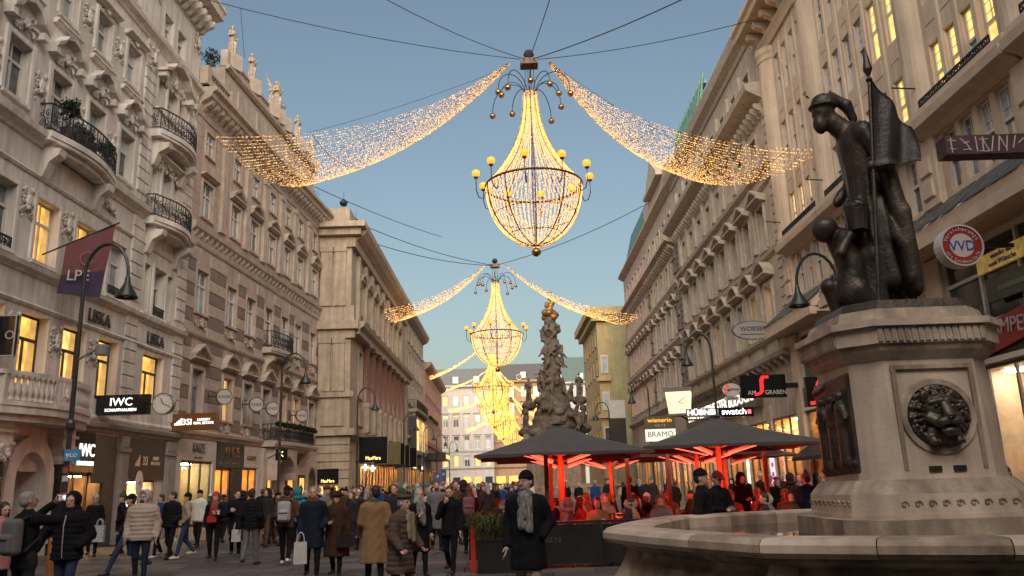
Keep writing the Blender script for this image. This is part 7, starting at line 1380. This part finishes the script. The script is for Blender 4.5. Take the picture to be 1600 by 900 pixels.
# barrier of dark panels with lettering, planter and red post
BAR = mat('barrier_dark', (.022, .02, .019), .25, .15)
bx_, by_ = -.78, 17.7
e = empty('terrace_barrier', (bx_, by_, 0), 0, 'low dark terrace barrier with pale lettering in front of the tables', 'barrier')
for i in range(5): m_ = MB(); m_.box(.05 + i * 1.22, 1.22 + i * 1.22, -.03, .03, .08, .86); m_.build('panel', BAR, e); m_ = MB(); m_.box(-.03 + i * 1.22, .04 + i * 1.22, -.05, .05, 0, .92); m_.build('upright', IRON, e)
m_ = MB(); m_.box(-.02, 6.1, -.045, .045, .87, .93); m_.build('top_rail', IRON, e)
text('AM', .17, mat('pale_print', (.07, .065, .06), .5, 0), e, (.72, -.04, .56), (R(90), 0, 0), space=1.1); text('GRABEN', .17, MATS['pale_print'], e, (1.28, -.04, .56), (R(90), 0, 0), space=1.1)
e = empty('red_post', (bx_ - .16, by_ - .5, 0), 0, 'bright red square post at the terrace corner', 'post'); m_ = MB(); m_.box(-.05, .05, -.05, .05, 0, .95); m_.build('shaft', mat('red_paint', (.5, .03, .02), .4, .05), e); m_ = MB(); m_.box(-.07, .07, -.07, .07, .95, .98); m_.build('cap', IRON, e)
GRASS = mat('planter_grass', (.10, .12, .03), .7, .4, 4); RUST = mat('rust_leaf', (.14, .07, .02), .7, .4, 4)
def planter(x, Y, w, label, seed, hi=.5, n=420):
    e = empty('planter', (x, Y, 0), 0, label, 'planter', 'terrace planters'); m_ = MB(); m_.box(-w / 2, w / 2, -.25, .25, 0, .62); m_.build('trough', BAR, e); m_ = MB(); m_.box(-w / 2 - .02, w / 2 + .02, -.27, .27, .62, .66); m_.build('trough_rim', IRON, e)
    r = random.Random(seed)
    for nm, mm, k in (('grass_tuft', GRASS, n), ('rust_tuft', RUST, n // 3)):
        m_ = MB()
        for q in range(k):
            bx__, by__ = r.uniform(-w / 2, w / 2), r.uniform(-.22, .22); a = r.uniform(0, 6.28); L = r.uniform(.3, 1.) * hi; o1 = r.uniform(.15, .8) * L; wd = .012
            p0, p1, p2 = Vector((bx__, by__, .62)), Vector((bx__ + math.cos(a) * o1 * .4, by__ + math.sin(a) * o1 * .4, .62 + L * .7)), Vector((bx__ + math.cos(a) * o1 * 1.3, by__ + math.sin(a) * o1 * 1.3, .62 + L * r.uniform(.2, .95)))
            s_ = Vector((-math.sin(a), math.cos(a), 0)) * wd; m_.add([p0 - s_, p0 + s_, p1 + s_, p1 - s_, p2], [(0, 1, 2, 3), (3, 2, 4)])
        tag(m_.build(nm, mm, e), kind='stuff')
    return e
planter(-.30, 17.25, 1.1, 'planter of long green grass at the terrace corner', 1, .72, 1100); planter(-.75, 20.4, .9, 'planter of yellowing grass behind the corner planter', 2, .7); planter(-.8, 22.5, .9, 'third planter with rust coloured shrubs along the terrace side', 3, .6); planter(2.6, 17.95, 1.4, 'planter of low green plants by the fountain end of the terrace', 4, .4)
# ------------------------------------------------------------------ signs on the right
REDE = emit('red_logo', (.85, .02, .02), .9); 
def s_logo(parent, w, h, loc, m=REDE):
    pts = [(.5, .95), (.78, .95), (.78, .82), (.62, .82), (.56, .74), (.54, .2), (.44, .06), (.3, 0), (.18, 0), (.18, .12), (.32, .13), (.40, .22), (.42, .78)]
    m_ = MB(); m_.prism([((x - .5) * w, (z - .5) * h) for x, z in pts], -.02, .02); return m_.build('logo', m, parent, loc)
e = blade_sign('shop_sign', 'large black blade sign with a red S mark over the terrace', at(1191, 604, 36), 2.0, 1.0, .3, BLK); s_logo(e, 1.1, .9, (-.05, -.16, .05)); text('AM', .26, mat('sign_letter_grey', (.6, .57, .53), .5, 0), e, (-.52, -.16, -.28), (R(90), 0, 0)); text('GRABEN', .26, MATS['sign_letter_grey'], e, (.52, -.16, -.28), (R(90), 0, 0), sx=.95); m_ = MB(); m_.box(1.0, 1.75, -.06, .06, -.1, .12); m_.build('bracket', IRON, e)
e = blade_sign('shop_sign', 'second black sign with a red S mark partly behind the pedestal', at(1282, 612, 30.5), 1.1, 1.1, .2, BLK); s_logo(e, 1.1, .95, (-.1, -.11, 0))
def oval_sign(label, p, rx, rz_, m, rim, t=.12):
    e = empty('oval_sign', p, 0, label, 'sign'); m_ = MB(); m_.lathe([(.001, t / 2), (1, t / 2), (1, -t / 2), (.001, -t / 2)], n=32); o = m_.build('board', m, e, rot=(R(90), 0, 0)); o.scale = (rx, rz_, 1); m_ = MB(); m_.lathe([(.99, t * .6), (1.03, t * .6), (1.03, -t * .6), (.99, -t * .6), (.99, t * .6)], n=32); o = m_.build('rim', rim, e, rot=(R(90), 0, 0)); o.scale = (rx, rz_, 1); return e
e = oval_sign('grey oval sign reading WORSEG beside the slate canopy', at(1177, 516, 37), .95, .42, mat('oval_grey', (.30, .29, .28), .5, .05), FR_D); text('WORSEG', .30, LTR, e, (0, -.075, .06), (R(90), 0, 0)); m_ = MB(); r_ = random.Random(3)
for i in range(16): m_.box(-.62 + i * .08, -.56 + i * .08, -.068, -.06, -.22, -.17)
m_.build('fine_print', LTR, e); m_ = MB(); m_.box(.95, 1.9, -.02, .02, .1, .14); m_.box(.95, 1.9, -.02, .02, -.14, -.1); m_.build('bracket', IRON, e)
e = oval_sign('round white coffee sign left of the large black sign', at(1142, 609, 35.5), .40, .29, mat('plate_white2', (.5, .49, .47), .5, .03), FR_D); text('Segafredo', .17, LTR, e, (.03, -.075, .02), (R(90), 0, 0)); s_logo(e, .3, .38, (-.2, -.08, .04)); m_ = MB(); m_.box(-.3, .3, -.06, .06, -.45, -.30); m_.build('lower_plate', MATS['plate_white2'], e); text('ESPRESSO', .1, LTR, e, (0, -.07, -.375), (R(90), 0, 0))
e = blade_sign('shop_sign', 'black lit sign reading swatch above the right parasol', at(1149, 644, 41), 1.75, .46, .25, BLK); text('swatch', .42, emit('swatch_white', (1, .95, 1), 2.2), e, (-.1, -.14, .02), (R(90), 0, 0), sx=1.05); m_ = MB(); m_.box(.58, .74, -.145, -.13, -.1, .1); m_.build('swiss_square', emit('swatch_red', (1, .1, .15), 1.5), e)
e = blade_sign('shop_sign', 'grey lit sign reading HUBNER left of the swatch sign', at(1096, 645, 42.5), 1.55, .42, .25, mat('grey_board', (.22, .2, .18), .5, .05)); text('HÜBNER', .38, MATS['swatch_white'], e, (.05, -.14, 0), (R(90), 0, 0), sx=1.1)
e = blade_sign('shop_sign', 'olive and cream two-part sign reading wienerin and BRAMO', at(1031, 670, 50), 1.85, 1.5, .2, mat('sign_olive', (.085, .08, .055), .5, .05)); m_ = MB(); m_.box(-.91, .91, -.12, -.1, -.74, -.02); m_.build('lower_panel', emit('cream_panel', (.85, .85, .68), .55), e); text('wienerin', .38, emit('orange_letter', (1, .42, .05), .9), e, (0, -.12, .5), (R(90), 0, 0), sx=1.1); text('X R T S', .2, MATS['sign_letter_grey'], e, (0, -.12, .18), (R(90), 0, 0)); text('BRAMO', .46, LTR, e, (0, -.135, -.34), (R(90), 0, 0), sx=1.0)
# lantern clock
p = at(1061, 628, 45); e = empty('lantern_clock', p, R(-14), 'square lantern clock with lit cream faces on the right', 'clock'); m_ = MB(); m_.add([(-.55, -.55, -.65), (.55, -.55, -.65), (.55, .55, -.65), (-.55, .55, -.65), (-.68, -.68, .5), (.68, -.68, .5), (.68, .68, .5), (-.68, .68, .5)], [(0, 1, 5, 4), (1, 2, 6, 5), (2, 3, 7, 6), (3, 0, 4, 7), (0, 3, 2, 1)]); m_.build('faces', emit('clock_lit', (1, .8, .45), .75, True, .15), e)
m_ = MB(); m_.box(-.76, .76, -.76, .76, .5, .72); m_.box(-.6, .6, -.6, .6, -.78, -.66); m_.build('frame', mat('clock_frame', (.16, .14, .12), .5, .1), e); m_ = MB(); m_.tube([(0, 0, -.72), (.4, 0, -1.0), (2.6, 0, -1.0)], .05, 6); m_.build('bracket', IRON, e)
for i in range(12): a = i * math.pi / 6; m_ = MB(); y = -.64; m_.tube([(math.sin(a) * .36, y - .0, -.05 + math.cos(a) * .36), (math.sin(a) * .44, y - .0, -.05 + math.cos(a) * .44)], .016, 4); m_.build('hour_mark', LTR, e)
for a, l in ((2.0, .3), (1.0, .4)): m_ = MB(); m_.tube([(0, -.66, -.05), (math.sin(a) * l, -.66, -.05 + math.cos(a) * l)], .018, 4); m_.build('hand', LTR, e)
# VVD disc, shop names on the peach house, wrapped beam
p = at(1498, 386, 19.5); e = disc_sign('round_sign', 'round red and white sign reading VVD on the peach house', p, .49, mat('disc_red', (.26, .016, .016), .5, .05), mat('sign_rim_grey', (.45, .43, .4), .5, 0), .3); m_ = MB(); m_.lathe([(.001, .155), (.3, .155)], n=28); m_.build('white_disc', mat('sign_white2', (.42, .4, .39), .5, 0), e, rot=(R(90), 0, 0)); text('VVD', .36, mat('sign_blue3', (.03, .07, .25), .5, 0), e, (0, -.165, -.02), (R(90), 0, 0), sx=.9)
ring = 'Versicherungsdienst'
for i, ch in enumerate('Versicherungs'): a = R(70 - i * 11.5); text(ch, .14, MATS['sign_white2'], e, (-.41 * math.sin(a), -.165, .41 * math.cos(a)), (R(90), -a, 0))
for i, ch in enumerate('mit Leidenschaft'): a = R(-62 + i * 8.2); text(ch, .13, MATS['sign_white2'], e, (.42 * math.sin(a), -.165, -.42 * math.cos(a)), (R(90), -a, 0))
m_ = MB(); m_.box(.45, 12.58 - p.x, -.04, .04, -.05, .05); m_.build('bracket', IRON, e)
e = empty('shop_sign', (12.4, 21.3, 5.0), 0, 'dark red banner reading CAMPER on the peach house fascia', 'sign'); m_ = MB(); m_.add([(-.02, .35, -.45), (-.02, .2, .38), (-.02, -2.3, .62), (-.02, -2.3, -.1), (.05, .35, -.45), (.05, .2, .38), (.05, -2.3, .62), (.05, -2.3, -.1)], [(0, 1, 2, 3), (7, 6, 5, 4), (0, 4, 5, 1), (1, 5, 6, 2), (2, 6, 7, 3), (3, 7, 4, 0)]); m_.build('panel', MATS['disc_red'], e); text('CAMPER', .55, MATS['sign_white2'], e, (-.04, -1.0, .2), (R(90), R(5), R(-90)))
e = empty('shop_sign', (12.45, 20.6, 6.2), 0, 'green plate sign over the right shop window', 'sign'); m_ = MB(); m_.box(-.06, .04, -1.9, .3, -.3, .3); m_.build('panel', mat('sign_green', (.035, .06, .03), .4, .1), e); m_ = MB(); m_.box(-.07, -.06, -1.4, -.2, -.08, .04); m_.build('fine_print', mat('print_dim', (.12, .16, .1), .5, 0), e)
e = empty('shop_sign', (12.45, 20.6, 6.95), 0, 'yellow lit strip with blue writing over the green plate', 'sign'); m_ = MB(); m_.box(-.05, .04, -1.9, .6, -.22, .22); m_.build('panel', emit('yellow_strip', (.8, .5, .12), .12, True, .5, 6), e)
text('wunder die\nneue Wünsche', .2, mat('blue_print', (.02, .03, .25), .5, 0), e, (-.06, -.55, 0), (R(90), 0, R(-90)))
p0 = at(1470, 233, 15.5); e = empty('wrapped_beam', p0, 0, 'plum wrapped beam with white painted strokes at the right edge', 'beam'); L_ = 12.5 - p0.x; m_ = MB(); m_.bbox(0, L_, -.2, .2, -.2, .2, .03); m_.build('beam', mat('plum_wrap', (.075, .035, .038), .8, .25, 4), e)
WST = mat('white_stroke', (.45, .42, .41), .7, .1)
for i, (a, b) in enumerate((((.06, -.17), (.06, .15)), ((.0, .1), (.16, .08)), ((.02, -.08), (.15, -.1)), ((.24, .14), (.36, .02)), ((.3, .02), (.42, .06)), ((.36, .02), (.44, -.14)), ((.28, -.12), (.44, -.1)), ((.56, -.16), (.56, .16)), ((.62, .1), (.80, .1)), ((.70, .15), (.68, -.15)), ((.70, .1), (.80, -.16)), ((.60, -.15), (.78, -.16)), ((.84, -.16), (.92, .16)), ((.98, -.16), (1.04, .16)), ((1.04, .16), (1.14, -.1)), ((1.14, -.16), (1.2, .16)), ((1.28, -.1), (1.36, .16)), ((1.4, 0), (1.52, .1)))):
    m_ = MB(); m_.tube([(a[0] + .05, -.205, a[1]), (b[0] + .05, -.205, b[1])], .013, 5); m_.build('stroke', WST, e)
m_ = MB(); m_.box(L_ - .5, L_, -.12, .12, -.6, -.2); m_.build('bracket', WG2, e)
# orange post and white litter-bin stand beside the near lamp
e = empty('orange_post', (gx(90, 16), 16, 0), 0, 'orange brown post behind the man in the black puffer jacket', 'post'); m_ = MB(); m_.lathe([(.08, 0), (.08, .95), (.05, 1.0), (.001, 1.0)], n=12); m_.build('shaft', mat('orange_paint', (.35, .13, .03), .5, .2), e); m_ = MB(); m_.lathe([(.11, 0), (.11, .08), (.08, .1)], n=12); m_.build('foot', IRON, e)
e = empty('cardboard_box', (gx(308, 33), 33, 0), .3, 'low pale stone block on the pavement by the lit display', 'block'); m_ = MB(); m_.slab([(-.6, -.3), (.6, -.35), (.55, .3), (-.55, .3)], 0, .45); m_.build('block', SAND, e)
e = blade_sign('banner', 'hanging white and dark banner on the far right house', at(966, 672, 84), 1.6, 6.0, .12, mat('banner_white', (.45, .45, .44), .7, .1)); m_ = MB(); m_.box(-.8, .8, -.08, -.06, -1.6, 1.2); m_.build('dark_field', DARKF, e)
flush_texts()
